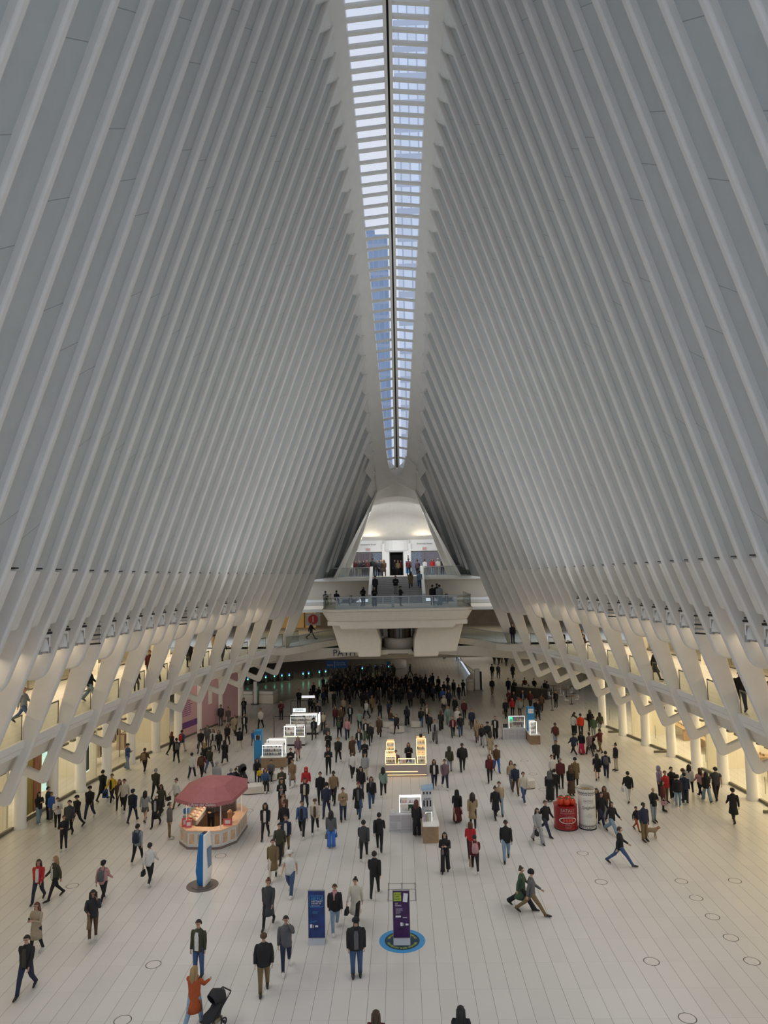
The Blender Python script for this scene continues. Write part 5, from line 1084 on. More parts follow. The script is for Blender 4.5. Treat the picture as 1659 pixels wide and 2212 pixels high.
def skin_body(pose,lod):
    key=('body',pose,lod)
    if key in CACHE: return CACHE[key]
    J=joints(pose); V=[];E=[];Rd=[]
    def v(p,r): V.append(tuple(p)); Rd.append(r if isinstance(r,tuple) else (r,r)); return len(V)-1
    def ch(prev,*pr):
        for p,r in pr:
            i=v(p,r); E.append((prev,i)); prev=i
        return prev
    root=v(J['pelvis'],.10); c=ch(root,(J['waist'],.095),(J['chest'],.11)); nk=ch(c,(J['neck'],.052),((J['neck']+J['head'])/2,.05))
    hd=J['head']; h1=ch(nk,(hd+Vector((0,-.012,-.03)),.068),(hd+Vector((0,-.004,.02)),.086),(hd+Vector((0,.005,.085)),.07),(hd+Vector((0,.008,.115)),.035))
    hm=len(V)-3
    ch(hm-1,(hd+Vector((0,-.105,-.012)),.012))   # nose
    for x in (-1,1): ch(hm,(hd+Vector((x*.092,.01,.0)),.013))   # ears
    nh=len(V)
    for n_,x in (('L',-1),('R',1)):
        k=ch(root,(J['hip'+n_],.085),((J['hip'+n_]+J['knee'+n_])/2,.075),(J['knee'+n_],.055),(J['knee'+n_]*.55+J['ankle'+n_]*.45,.052),(J['ankle'+n_],.036),(J['toe'+n_],.028))
        w=ch(c,(J['sh'+n_],.055),((J['sh'+n_]+J['el'+n_])/2,.046),(J['el'+n_],.038),((J['el'+n_]+J['wr'+n_])/2,.036),(J['wr'+n_],.024))
        f=J['fd'+n_]; side=f.cross(Vector((x*1.0,0,0))).normalized() if abs(f.x)<.9 else Vector((0,0,1)); pal=ch(w,(J['wr'+n_]+f*.05,.027))
        bend=(f*.6+Vector((-x*.8,0,0))).normalized()
        if lod==0:
            for q,(o_,ln) in enumerate(((-.027,.062),(-.009,.075),(.009,.070),(.027,.054))):
                b0=J['wr'+n_]+f*.085+side*o_; ch(pal,(b0,.010),(b0+f*ln*.5,.0085),(b0+f*ln*.55+bend*ln*.5,.007))
            b0=J['wr'+n_]+f*.035-side*.030; ch(pal,(b0,.010),(b0+(f-side*.7).normalized()*.045,.008))
        else: ch(pal,(J['wr'+n_]+f*.12,.016))
    me=bpy.data.meshes.new('body'); me.from_pydata(V,E,[]); o=bpy.data.objects.new('tmp',me); COL.objects.link(o)
    md=o.modifiers.new('s','SKIN'); md.branch_smoothing=.6; md.use_smooth_shade=True
    for i,r in enumerate(Rd): me.skin_vertices[0].data[i].radius=r if lod==0 or i in range(1,nh) else (r[0]*.7,r[1]*.7)
    me.skin_vertices[0].data[0].use_root=True
    sb=o.modifiers.new('d','SUBSURF'); sb.levels=1 if lod==0 else 0; sb.render_levels=sb.levels
    bpy.context.view_layer.update()
    m2=bpy.data.meshes.new_from_object(o.evaluated_get(bpy.context.evaluated_depsgraph_get())); bpy.data.objects.remove(o)
    m2.name='body'; CACHE[key]=m2; return m2
def ring_loft(mb,rings,seg=12,cap=True):
    vs=[];fs=[]
    for (c,rx,ry) in rings:
        for i in range(seg): a=2*PI*i/seg; vs.append((c[0]+rx*math.cos(a),c[1]+ry*math.sin(a),c[2]))
    for j in range(len(rings)-1):
        for i in range(seg): fs.append((j*seg+i,j*seg+(i+1)%seg,(j+1)*seg+(i+1)%seg,(j+1)*seg+i))
    if cap: fs.append(tuple(range(seg))[::-1]); fs.append(tuple(range((len(rings)-1)*seg,len(rings)*seg)))
    mb.add(vs,fs)
def garment(kind,pose,w=1.0):
    key=(kind,pose,w)
    if key in CACHE: return CACHE[key]
    J=joints(pose); b=MB(); low=J['low']; z=lambda q:q-low; kv=(J['kneeL'].y+J['kneeR'].y)/2
    if kind in('top','puffer','coat','tee'):
        pf=1.18 if kind=='puffer' else 1.0; hemz=.80 if kind!='coat' else .82; A=w*pf
        R_=[((0,0,z(hemz)),.172*A,.130*A),((0,0,z(.90)),.178*A,.132*A),((0,0,z(1.02)),.168*A,.122*A),((0,.0,z(1.16)),.180*A,.128*A),((0,.005,z(1.28)),.192*A,.130*A),((0,.008,z(1.355)),.180*A,.115*A),((0,.01,z(1.41)),.125*A,.088*A),((0,.01,z(1.455)),.068,.068),((0,.01,z(1.475)),.06,.062)]
        if pose=='sit': R_=R_[1:]
        if kind=='coat' and pose!='sit':
            sp=max(abs(J['kneeL'].y),abs(J['kneeR'].y)); R_=[((0,kv*.5,z(.50)),.205*w,.13+sp*.75),((0,kv*.25,z(.68)),.19*w,.13+sp*.35)]+R_
        ring_loft(b,R_,14)
        for n_ in 'LR':
            s_,e_,w_=J['sh'+n_],J['el'+n_],J['wr'+n_]; inn=s_+Vector((-.05 if n_=='R' else .05,0,-.01))
            if kind=='tee': b.tube([inn,s_,s_*.8+e_*.2,(s_+e_)/2],[.05*A,.062*A,.066*A,.060*A],10)
            else: b.tube([inn+Vector((0,0,.01)),s_+Vector((0,0,.0)),s_*.8+e_*.2,(s_+e_)/2,e_,(e_+w_)/2,w_],[.050*A,.064*A,.069*A,.062*A,.054*A,.048*A,.040*A],10)
    elif kind in('pants','wide','jeans'):
        a=1.0 if kind=='pants' else 1.1
        r1,r2,r3=(.082,.058,.046) if kind=='pants' else (.088,.064,.056) if kind=='jeans' else (.092,.082,.098)
        ring_loft(b,[((0,0,z(.80)),.14,.10),((0,0,z(.88)),.165,.122),((0,0,z(.97)),.155,.112),((0,0,z(1.03)),.145,.105)],12)
        for n_ in 'LR':
            h,k,an=J['hip'+n_],J['knee'+n_],J['ankle'+n_]; b.tube([h+Vector((0,0,.02)),(h+k)/2,k,(k+an)/2,an+(an-k).normalized()*.012],[.098,r1,r2*1.1,(r2+r3)/2,r3],10)
    elif kind=='skirt':
        sp=max(abs(J['kneeL'].y),abs(J['kneeR'].y)); ring_loft(b,[((0,kv*.3,z(.12)),.23*w,.18+sp*.6),((0,kv*.3,z(.45)),.20*w,.15+sp*.5),((0,0,z(.85)),.175,.13),((0,0,z(1.02)),.15,.11)],14)
    elif kind=='miniskirt':
        ring_loft(b,[((0,kv*.3,z(.58)),.21,.17),((0,0,z(.85)),.175,.13),((0,0,z(1.02)),.15,.11)],14)
    elif kind.startswith('shoe'):
        n_=kind[-1]; an,to=J['ankle'+n_],J['toe'+n_]; d=(to-an); b.tube([an-d*.35+Vector((0,0,-.02)),an+Vector((0,0,-.012)),an+d*.6+Vector((0,0,-.004)),to+d*.22],[.036,.046,.044,.026],8)
        b.tube([an+Vector((0,0,.05)),an],[.04,.044],8)
    hd=J['head']
    if kind in('short','long','bun','curly'):
        k=1.12 if kind=='curly' else 1.0
        prof=[]; n=14; vs=[];fs=[]; lev=7
        for j in range(lev):
            t=j/(lev-1); zz=.112*math.cos(t*PI*.62)+.015; rr=.100*math.sin(t*PI*.62)+.002
            for i in range(n):
                a=2*PI*i/n; y=rr*math.sin(a)*1.08; x=rr*math.cos(a)*.98; drop=0
                if t>.5 and math.sin(a)<-.05: zz2=.078; x*=.92; y*=.86  # forehead and face stay free
                else: zz2=zz-(.04*(t-.5) if math.sin(a)>0 else 0)
                zz2=max(zz2,-.07 if math.sin(a)>.5 else -.012); vs.append(((x)*k,(y+.016)*k,zz2*k))
        vs=[(hd.x+x,hd.y+y,hd.z+zz) for x,y,zz in vs]
        for j in range(lev-1):
            for i in range(n): fs.append((j*n+i,j*n+(i+1)%n,(j+1)*n+(i+1)%n,(j+1)*n+i))
        fs.append(tuple(range(n))[::-1]); b.add(vs,fs)
        if kind in('long','curly'):
            q=1.35 if kind=='curly' else 1.0
            for (x,yy,r) in ((-.062,.03,.05),(.062,.03,.05),(0,.065,.065)): b.tube([hd+Vector((x,yy,.04)),hd+Vector((x*1.15,yy+.02,-.10)),hd+Vector((x*1.2,yy+.045,-.22)),hd+Vector((x*1.0,yy+.05,-.34))],[r*q,r*q,r*.95*q,r*.45],8)
        if kind=='bun': b.lathe([(.01,-.05),(.045,-.03),(.05,0),(.04,.035),(.01,.05)],10,c=tuple(hd+Vector((0,.05,.125))))
    elif kind=='cap':
        b.lathe([(.102,.045),(.104,.065),(.096,.10),(.06,.132),(.01,.138)],16,c=tuple(hd+Vector((0,.008,0))),sy=1.08); b.add([tuple(hd+Vector(q)) for q in ((-.08,-.07,.06),(.08,-.07,.06),(.055,-.15,.05),(-.055,-.15,.05),(-.08,-.07,.07),(.08,-.07,.07),(.055,-.15,.058),(-.055,-.15,.058))],[(0,1,2,3),(7,6,5,4),(2,6,7,3),(1,5,6,2),(0,3,7,4)])
    elif kind=='beanie': b.lathe([(.104,.0),(.112,.03),(.108,.08),(.075,.135),(.03,.165),(.01,.168)],16,c=tuple(hd+Vector((0,.012,.01))),sy=1.08)
    elif kind=='hood':
        vs=[];n=14
        b.tube([hd+Vector((0,.05,-.16)),hd+Vector((0,.055,-.06)),hd+Vector((0,.052,.03)),hd+Vector((0,.04,.09)),hd+Vector((0,.035,.135))],[.11,.112,.112,.10,.03],14)
    elif kind=='scarf': b.tube([J['neck']+Vector((0,-.01,-.03)),J['neck']+Vector((0,-.015,.06))],[.095,.085],12); b.tube([J['neck']+Vector((-.03,-.1,0)),J['chest']+Vector((-.04,-.135,-.05))],[.04,.035],6)
    elif kind=='veil': b.tube([J['neck']+Vector((0,.02,-.16)),J['neck']+Vector((0,.02,-.02)),hd+Vector((0,.05,0)),hd+Vector((0,.04,.09)),hd+Vector((0,.035,.135))],[.2,.13,.112,.10,.03],14)
    elif kind=='shirt': b.add([tuple(Vector(q)-Vector((0,0,low))) for q in ((-.055,-.148,.86),(.055,-.148,.86),(.06,-.150,1.28),(.045,-.118,1.395),(-.045,-.118,1.395),(-.06,-.150,1.28))]+[tuple(Vector(q)-Vector((0,0,low))) for q in ((-.055,-.10,.86),(.055,-.10,.86),(.06,-.10,1.28),(.045,-.07,1.40),(-.045,-.07,1.40),(-.06,-.10,1.28))],[(0,1,2,5),(5,2,3,4),(6,0,5,11),(1,7,8,2),(7,6,11,8)])
    elif kind=='eyes':
        for x in (-.032,.032): b.lathe([(.002,-.007),(.011,-.003),(.011,.003),(.002,.007)],8,c=tuple(hd+Vector((x,-.084,.018))))
    elif kind=='phone': c=(J['hdL']+J['hdR'])/2; b.box(c.x-.035,c.x+.035,c.y-.03,c.y-.02,c.z-.02,c.z+.12)
    elif kind=='backpack':
        ring_loft(b,[((0,.20,z(.96)),.11,.05),((0,.215,z(1.0)),.14,.085),((0,.22,z(1.2)),.145,.09),((0,.205,z(1.35)),.12,.07),((0,.19,z(1.40)),.07,.04)],12)
        for x in (-.1,.1): b.tube([(x,.17,z(1.34)),(x,.06,z(1.46)),(x,-.11,z(1.38)),(x,-.145,z(1.2)),(x*1.3,-.02,z(1.05))],.018,5)
    me=b.mesh(kind,[],True); bm=bmesh.new(); bm.from_mesh(me); bmesh.ops.recalc_face_normals(bm,faces=bm.faces); bm.to_mesh(me); bm.free()
    CACHE[key]=me; return me
MCACHE={}
def matted(me,m):
    k=(me.name,m.name)
    if k not in MCACHE:
        c=me.copy(); c.materials.clear(); c.materials.append(m); MCACHE[k]=c
    return MCACHE[k]
def wear(parent,name,me,m):
    o=bpy.data.objects.new(name,matted(me,m)); COL.objects.link(o); o.parent=parent; return o
def fused(pose,top,bot,hair,skirt):
    """whole small figure as one mesh with several material slots"""
    k=('fused',pose,top,bot,hair,skirt)
    if k in CACHE: return CACHE[k]
    g=bmesh.new(); ms=[SKIN[1],cloth(top),cloth(bot),HAIR['k'],SHOEK]; parts=[(skin_body(pose,1),0),(garment('top' if hair!='coat' else 'coat',pose),1),(garment('skirt' if skirt else 'jeans',pose),2),(garment('long' if hair=='long' else 'short',pose),3),(garment('shoeL',pose),4),(garment('shoeR',pose),4)]
    for me,i in parts:
        n0=len(g.faces); g.from_mesh(me); g.faces.ensure_lookup_table()
        for f in g.faces[n0:]: f.material_index=i; f.smooth=True
    me=bpy.data.meshes.new('person'); g.to_mesh(me); g.free()
    for m in ms: me.materials.append(m)
    CACHE[k]=me; return me
def hand_world(o,pose,side='L'):
    J=joints(pose); return o.matrix_basis@J['hd'+side]
def person(x,y,z,rot,pose,h,top,bot,hair,ex,label,group=None):
    """top/bot: garment:colour ; hair: style:colour ; ex: extras"""
    rz=math.radians(rot); tk,tcx=top.split(':'); bk,bc=bot.split(':'); hk,hc=hair.split(':') if ':' in hair else (hair,'k'); ex=ex.split(',') if ex else []
    sk=2 if 'dk' in ex else 1 if 'md' in ex else 0
    lod=0 if h>0 and y<48 and z<1 else 1
    root=bpy.data.objects.new('person',matted(skin_body(pose,lod),SKIN[sk])); COL.objects.link(root); root.location=(x,y,z); root.rotation_euler=(0,0,rz)
    s=abs(h)*1.045/1.72; wd=1.2 if 'big' in ex else 1.08; root.scale=(s*wd,s*wd,s)
    tag(root,label,'person',group)
    wear(root,{'top':'jacket','puffer':'jacket','coat':'coat','tee':'shirt'}[tk],garment(tk,pose),cloth(tcx))
    if bk!='none': wear(root,{'pants':'trousers','wide':'trousers','jeans':'jeans','skirt':'skirt','miniskirt':'skirt'}[bk],garment(bk,pose),cloth(bc))
    shc=SHOEW if 'ws' in ex else SHOEK
    wear(root,'shoe',garment('shoeL',pose),shc); wear(root,'shoe',garment('shoeR',pose),shc)
    if hk!='bald':
        if hk in('cap','beanie','hood','veil'): 
            wear(root,{'cap':'cap','beanie':'beanie','hood':'hood','veil':'headscarf'}[hk],garment(hk,pose),cloth(hc) if hc!='-' else cloth(tcx))
            if hk=='cap': wear(root,'hair',garment('short',pose),HAIR['k'])
        else: wear(root,'hair',garment(hk,pose),HAIR[hc])
    if lod==0: wear(root,'eyes',garment('eyes',pose),EYE)
    if lod==0 and pose=='phone': wear(root,'phone',garment('phone',pose),BLACK)
    for e in ex:
        if e.startswith('sh='):
            o_=wear(root,'shirt',garment('shirt',pose),cloth(e[3])); o_.scale.y=1.13 if tk=='puffer' else 1.0
        if e.startswith('sc='): wear(root,'scarf',garment('scarf',pose),cloth(e[3]))
        if e.startswith('bp='): wear(root,'backpack',garment('backpack',pose),cloth(e[3]))
        if e.startswith('bag='):   # held bag: a thing of its own
            _,c_,kind=e.replace('=','/').split('/')[0:3]; side='R' if kind.endswith('R') else 'L'; kind=kind.rstrip('RL')
            p=Matrix.LocRotScale(root.location,root.rotation_euler,root.scale)@joints(pose)['hd'+side]
            w_,d_,hh=dict(tote=(.17,.06,.34),hand=(.15,.07,.22),paper=(.12,.06,.27),purse=(.11,.05,.16),case=(.2,.1,.4))[kind]
            b=MB(); b.add([(-w_*.9,-d_,-hh),(w_*.9,-d_,-hh),(w_*.9,d_,-hh),(-w_*.9,d_,-hh),(-w_,-d_*.6,0),(w_,-d_*.6,0),(w_,d_*.6,0),(-w_,d_*.6,0)],[(0,3,2,1),(4,5,6,7),(0,1,5,4),(1,2,6,5),(2,3,7,6),(3,0,4,7)])
            o=b.build('shopping_bag' if kind in('paper','tote') else 'handbag' if kind!='case' else 'travel_bag',cloth(c_),bevel=.015); o.location=(p.x,p.y,p.z-.14*s); o.rotation_euler.z=rz+PI/2
            b=MB(); b.tube([(-w_*.5,0,-.01),(-w_*.3,0,.12),(0,0,.14),(w_*.3,0,.12),(w_*.5,0,-.01)],.010,5); b.build('bag_handle',cloth(c_),o)
            tag(o,BAGL.get(e,'')+label_tail(label),'bag')
    return root
BAGN=dict(k='black',K='black',n='navy',C='dark grey',g='grey',G='light grey',w='white',o='olive',t='tan',b='brown',r='red',m='maroon',j='blue',c='cream',y='yellow',p='pink',u='blue',e='beige',h='khaki yellow',M='purple',D='tan brown')
BAGL={}
def label_tail(l):
    w=l.split(); return 'held by the '+' '.join(w[:9]).rstrip(',')
PEOPLE=[
(-19.69,38.96,0,60,'phone',1.57,'top:k','wide:J','long:k','ws','woman in a black jacket and pale wide jeans checking a phone by the rainbow window'),
(-19.48,39.53,0,100,'stand',1.67,'top:n','pants:k','short:k','','person in a navy coat leaning beside the lit green poster'),
(-19.19,39.3,0,70,'stand',1.46,'top:u','pants:g','short:b','ws','person in a bright blue jacket and grey trousers by the left shop window'),
(-18.33,38.23,0,30,'phone',1.5,'top:w','pants:k','short:b','ws','person in a white top and black trousers by the left shop window'),
(-16.57,35.24,0,5,'cross',1.57,'top:k','pants:k','short:b','ws','woman all in black with hands together and white shoes,left side'),
(-17.16,37.07,0,10,'step',1.71,'top:C','pants:k','short:k','','man in a dark grey jacket just behind the woman all in black,left'),
(-17.3,38.23,0,-20,'walk',1.65,'top:k','pants:K','cap:k','','man in a black jacket and cap beside the dark grey jacket man,left'),
(-17.22,39.6,0,0,'walk',1.71,'top:k','jeans:n','cap:k','ws,md','man in a black hoodie and navy trousers alone near the portrait poster'),
(-17.78,42.66,0,170,'walk',1.73,'coat:k','pants:k','short:k','bag=u=case','person in a long black coat seen from behind with a blue bag'),
(-17.05,42.2,0,-10,'walk2',1.63,'top:y','pants:k','short:b','ws,sh=k,bag=k=hand','woman in a yellow jacket over black'),
(-16.23,41.24,0,15,'walk',1.57,'top:b','pants:k','long:r','','woman with auburn hair in a brown jacket next to the yellow jacket'),
(-15.79,40.82,0,5,'walk2',1.71,'top:c','pants:k','short:b','ws','man in a pale grey cream jacket walking with the woman in brown'),
(-14.62,39.01,0,178,'walk',1.69,'top:n','pants:n','cap:n','bp=k','man in a navy jacket and cap with backpack,seen from behind'),
(-13.99,39.13,0,180,'walk2',1.57,'top:G','miniskirt:g','long:k','','woman in a grey striped sweater with long black hair,from behind'),
(-13.13,38.34,0,0,'walk',1.63,'coat:k','pants:k','cap:w','sh=G','woman in an open black coat and white cap facing the camera'),
(-13.44,40.06,0,-10,'walk2',1.61,'coat:o','pants:k','long:k','md','woman in a long dark olive coat right behind the white cap'),
(-14.72,42.92,0,180,'walk',1.71,'top:o','pants:k','short:g','','grey haired man in an olive jacket seen from behind,near the canopy'),
(-12.96,41.2,0,-30,'walk2',1.59,'top:w','pants:h','bun:b','bag=k=hand','woman in a white jacket and khaki trousers left of the gelato kiosk'),
(-11.84,36.6,0,100,'stand',1.69,'top:g','pants:h','short:k','ws','man in grey and khaki standing still left of the gelato kiosk'),
(-12.39,33.7,0,178,'walk',1.71,'top:s','pants:k','short:k','bp=n,ws','man in a pale grey sweatshirt with a dark backpack,walking away'),
(-18.8,49.12,0,80,'phone',1.65,'top:j','wide:J','cap:k','ws','woman in denim jacket and pale jeans reading her phone near the shop'),
(-17.32,48.31,0,178,'walk2',1.59,'top:b','pants:k','short:b','bp=D,ws','woman with a brown backpack walking toward the pink hoardings'),
(-16.98,52.93,0,150,'walk',1.61,'top:k','pants:k','long:r','','person with long auburn hair in dark clothes near the first pink hoarding'),
(-15.97,50.78,0,-150,'walk2',1.65,'top:k','pants:k','short:k','bp=g','person in black with a bag across the back near the pink hoardings'),
(-16.39,53.43,0,170,'walk',1.61,'top:j','pants:c','short:k','bp=r','person with a bright red backpack by the pink hoarding'),
(-15.11,29.95,0,5,'walk',1.63,'top:r','jeans:n','long:b','sh=w','woman with long dark hair in a red jacket and jeans'),
(-14.52,30.17,0,-40,'walk2',1.67,'top:o','pants:k','long:y','sh=w','woman with long blond hair in an olive jacket beside the red jacket'),
(-12.37,29.82,0,175,'walk2',1.61,'top:p','pants:k','cap:k','bp=g,ws','person in a pink jacket with grey backpack walking away at left'),
(-11.51,26.87,0,20,'call',1.65,'top:K','pants:b','curly:k','ws,md,bag=h=toteL','curly haired woman on the phone in a black jacket and brown leggings'),
(-13.17,26.03,0,-15,'phone',1.63,'coat:e','pants:k','long:r','ws','woman in a beige winter coat behind the man at the left edge'),
(-12.27,23.64,0,0,'walk',1.73,'top:k','jeans:n','short:k','sh=o','man in a black jacket and olive shirt nearest the left edge'),
(-6.92,24.44,0,-10,'stand',1.73,'top:o','jeans:j','short:k','sh=w','man in an olive bomber jacket,white tee and blue jeans near the stroller'),
(-6.32,21.89,0,165,'push',1.67,'coat:O','jeans:J','long:y','','blond woman in a rust orange coat pushing the stroller'),
(-11.03,31.46,0,178,'walk2',1.69,'top:w','pants:k','short:k','bag=k=handR,ws','person in a white shirt carrying a black jacket,seen from behind'),
(-5.21,27.75,0,-5,'walk',1.69,'coat:C','pants:k','bun:r','','woman in a belted dark grey coat and black boots,hair pinned up'),
(-4.59,23.6,0,10,'pock',1.71,'puffer:k','jeans:h','cap:b','','man in a black hooded jacket,khaki trousers and brown cap'),
(-4.07,24.79,0,10,'head',1.71,'top:g','pants:n','short:k','ws','man in a grey sweater with a hand on his forehead'),
(-4.8,30.43,0,-5,'walk2',1.71,'tee:w','jeans:j','cap:w','ws,big','man in a white sleeveless tee,white cap and blue jeans'),
(-5.76,31.8,0,5,'walk',1.65,'coat:h','pants:c','short:b','','woman in a long mustard brown coat left of the white cap man'),
(-2.66,27.37,0,10,'walk',1.63,'puffer:k','jeans:J','short:b','ws,sc=p','woman in a black jacket with a pale pink scarf beside the blue banner'),
(-1.92,27.84,0,-15,'walk2',1.65,'coat:c','wide:k','bun:k','ws,bag=k=hand','woman in an open cream coat and wide black trousers'),
(-1.69,24.48,0,5,'stand',1.73,'puffer:k','jeans:j','cap:k','sh=g,big','stout man in a black jacket with a backwards cap,floor centre'),
(-1.28,30.13,0,175,'walk',1.75,'top:k','pants:k','short:k','','man in a black hooded jacket seen from behind,above the centre'),
(1.74,32.33,0,-10,'phone',1.61,'top:k','wide:k','long:k','bag=M=purse','woman in black reading a phone with a purple shoulder bag'),
(3.05,32.34,0,178,'walk2',1.55,'top:m','pants:k','short:k','bp=p,ws,bag=t=paperR','woman with a pink backpack and paper bag seen from behind'),
(3.02,33.88,0,178,'walk',1.57,'top:r','pants:k','hood:b','','person in a red jacket with fur hood,from behind'),
(-1.91,33.8,0,178,'walk',1.73,'top:C','pants:k','short:k','ws,bag=c=toteR','man in a dark sweater with a cream tote,seen from behind'),
(-1.22,34.76,0,178,'walk2',1.73,'top:k','pants:k','short:k','','man in a black sweatshirt with a small white emblem,from behind'),
(-3.55,35.2,0,176,'stand',1.65,'top:g','wide:B','long:k','bag=g=handR,bag=u=purseL','woman with long black hair and bright blue jeans,from behind'),
(-4.56,37.14,0,0,'walk',1.65,'top:c','pants:k','cap:b','ws,sh=b','person in a cream jacket and brown cap facing the camera'),
(-5.16,36.65,0,0,'walk2',1.73,'top:j','pants:k','short:k','ws,sh=k','man in a dusty blue jacket over black walking toward the camera'),
(-4.23,39.6,0,-5,'walk',1.71,'top:n','jeans:n','beanie:k','','man in a navy jacket with a white chest stripe'),
(-3.27,38.85,0,5,'phone',1.63,'top:t','jeans:n','short:k','','young man in a tan jacket reading a phone,floor centre'),
(-2.48,39.47,0,-5,'walk2',1.77,'coat:k','jeans:j','short:r','sh=g','man in an open black parka and blue jeans'),
(-1.83,40.73,0,5,'walk',1.69,'top:k','jeans:j','long:b','ws,sc=g','woman in a black jacket,grey scarf and blue jeans'),
(-1.22,42.78,0,178,'walk',1.65,'top:A','pants:k','long:k','ws','woman with long hair in a grey green sweater,from behind'),
(-4.81,41.79,0,10,'walk',1.69,'top:k','pants:k','short:k','','man in a plain black sweater and black trousers left of the tan jacket'),
(-4.04,41.72,0,-5,'walk2',1.75,'top:D','pants:k','short:k','dk','tall man in a tan brown jacket behind the white stripe jacket'),
(-5.56,40.7,0,0,'walk',1.67,'top:k','jeans:n','short:k','sh=c','man in a black jacket over a white tee,beside the red hoodie'),
(-5.78,42.92,0,0,'walk2',1.67,'top:r','pants:c','hood:r','','man in a bright red hooded jacket'),
(-2.53,42.8,0,5,'walk',1.67,'top:k','pants:g','curly:k','','person with bushy black hair in a black sweater'),
(-2.42,45.78,0,-5,'step',1.67,'top:G','pants:c','short:k','','person in a pale grey shirt with a strap across the chest'),
(-3.26,46.34,0,15,'walk',1.65,'top:w','pants:k','long:k','ws,bag=k=handR','woman in a white top carrying a black jacket,centre'),
(-2.62,49.38,0,0,'phone',1.61,'top:k','pants:k','short:k','','man in black reading a phone,just behind the grey shirt'),
(-3.54,50.61,0,5,'head',1.61,'coat:b','pants:k','short:b','','woman in a brown coat with a raised hand,centre'),
(-4.49,50.06,0,-5,'walk',1.71,'top:k','pants:k','short:k','ws,sh=k','man all in black walking left of the brown coat,centre'),
(-4.91,47.45,0,0,'phone',1.65,'top:k','pants:k','long:b','','woman in a black hoodie holding her hands together'),
(-5.39,52.2,0,0,'phone',1.57,'top:k','pants:k','short:r','','person in black right behind the woman in the black hoodie'),
(-3.23,53.2,0,-5,'walk2',1.59,'top:k','jeans:j','long:b','sh=w','woman in a black jacket over white with blue jeans'),
(-2.47,55.19,0,5,'stride',1.65,'top:k','pants:k','short:b','','man in a tight black sweater right of the green trousers'),
(-2.88,56.25,0,0,'walk',1.57,'top:k','wide:d','short:k','sh=w','person in green wide trousers and a black and white top'),
(-1.86,57.17,0,0,'walk2',1.63,'coat:b','pants:k','bald:-','ws,md','bald man in a brown coat left of the jewellery kiosk'),
(-4.37,56.88,0,5,'walk',1.63,'top:p','jeans:n','long:k','','woman in a pale pink jacket and navy jeans'),
(-5.03,57.29,0,178,'walk',1.57,'top:k','pants:k','short:k','bp=d','person with a dark green backpack seen from behind,centre'),
(-7.01,57.0,0,0,'walk',1.63,'top:k','pants:o','cap:k','sh=g','man in a black jacket and cap alone left of the crowd'),
(-6.58,59.83,0,5,'walk2',1.55,'top:e','pants:k','long:k','','woman with long hair in a beige jacket left of the crowd'),
(-7.42,63.38,0,0,'walk',1.61,'top:k','pants:k','short:k','sh=g','man in a black jacket over a grey shirt at the left crowd edge'),
(-8.53,66.89,0,0,'walk',1.57,'top:k','pants:k','long:k','',"woman in black alone near the crowd's left edge"),
(-5.79,54.94,0,10,'walk',1.57,'top:C','pants:c','short:k','','person in a dark grey top above the woman in the black hoodie'),
(-3.56,59.81,0,0,'walk',1.59,'tee:A','pants:k','short:b','md','man in a grey green tee shirt in the crowd front'),
(-4.54,62.66,0,0,'walk2',1.55,'top:k','pants:k','long:k','sh=w','woman in black over a white top in the crowd front'),
(-5.73,61.71,0,0,'walk',1.61,'top:m','pants:k','long:k','','woman in a dark maroon jacket at the crowd front'),
(-5.2,61.37,0,0,'walk2',1.61,'top:b','pants:k','short:b','','man in a brown jacket next to the maroon jacket'),
(-3.22,64.38,0,-40,'walk',1.57,'top:w','pants:k','short:k','bag=c=toteL','woman with white sleeves turning aside in the crowd'),
(-2.82,66.95,0,10,'walk',1.55,'coat:D','pants:k','long:b','','woman in a patterned tan coat in the crowd'),
(-0.49,58.55,0,-20,'walk',1.5,'top:k','pants:k','short:k','','person in black in front of the middle bench'),
(-1.03,61.4,0,60,'sit',1.6,'top:b','jeans:j','short:k','','person in a brown jacket sitting on the bench in the floor middle'),
(0.37,61.38,0,178,'walk',1.61,'top:k','wide:k','long:k','','woman all in black with long hair,from behind,by the middle benches'),
(1.56,60.81,0,175,'walk2',1.55,'top:k','jeans:j','short:k','','person in a black jacket and blue jeans beside the right middle bench'),
(2.14,58.07,0,0,'walk',1.63,'top:k','pants:k','short:k','ws','man in black just behind the grey jacket,right of the benches'),
(2.44,55.41,0,0,'walk2',1.69,'top:G','wide:g','short:k','sh=k','man in a pale grey jacket over black tee with wide grey trousers'),
(3.14,59.39,0,178,'walk',1.57,'top:K','wide:k','long:r','','person with very long auburn hair seen from behind,right of centre'),
(3.94,57.14,0,0,'walk',1.57,'top:m','pants:k','short:r','sh=p','woman in maroon over a pink top,right of centre'),
(2.09,62.3,0,0,'walk',1.55,'top:D','pants:k','short:k','sh=w','man in a tan jacket over white,front right of the crowd'),
(0.82,69.35,0,0,'walk',1.61,'top:k','pants:k','short:k','','tall person in black at the right of the dense crowd'),
(1.85,44.36,0,0,'walk',1.63,'top:k','jeans:n','long:b','sh=w','woman in a black jacket over checked shirt right of the jewellery kiosk'),
(2.49,44.2,0,5,'walk2',1.67,'top:M','jeans:n','short:b','ws','man in a mauve grey shirt beside the checked shirt woman'),
(2.99,47.35,0,178,'walk',1.67,'top:o','pants:s','hood:o','','man in a dark olive hooded jacket seen from behind,right of the kiosk'),
(0.6,36.57,0,160,'stand',1.67,'coat:k','wide:k','long:r','','shopper in a long black coat at the phone case kiosk'),
(3.86,47.78,0,0,'pock',1.69,'puffer:k','pants:k','short:k','dk,big','man in a black puffer jacket and black trousers right of centre'),
(2.77,38.51,0,178,'walk',1.61,'top:k','skirt:m','veil:k','bag=m=purseL','woman in a black headscarf and dark red skirt,from behind'),
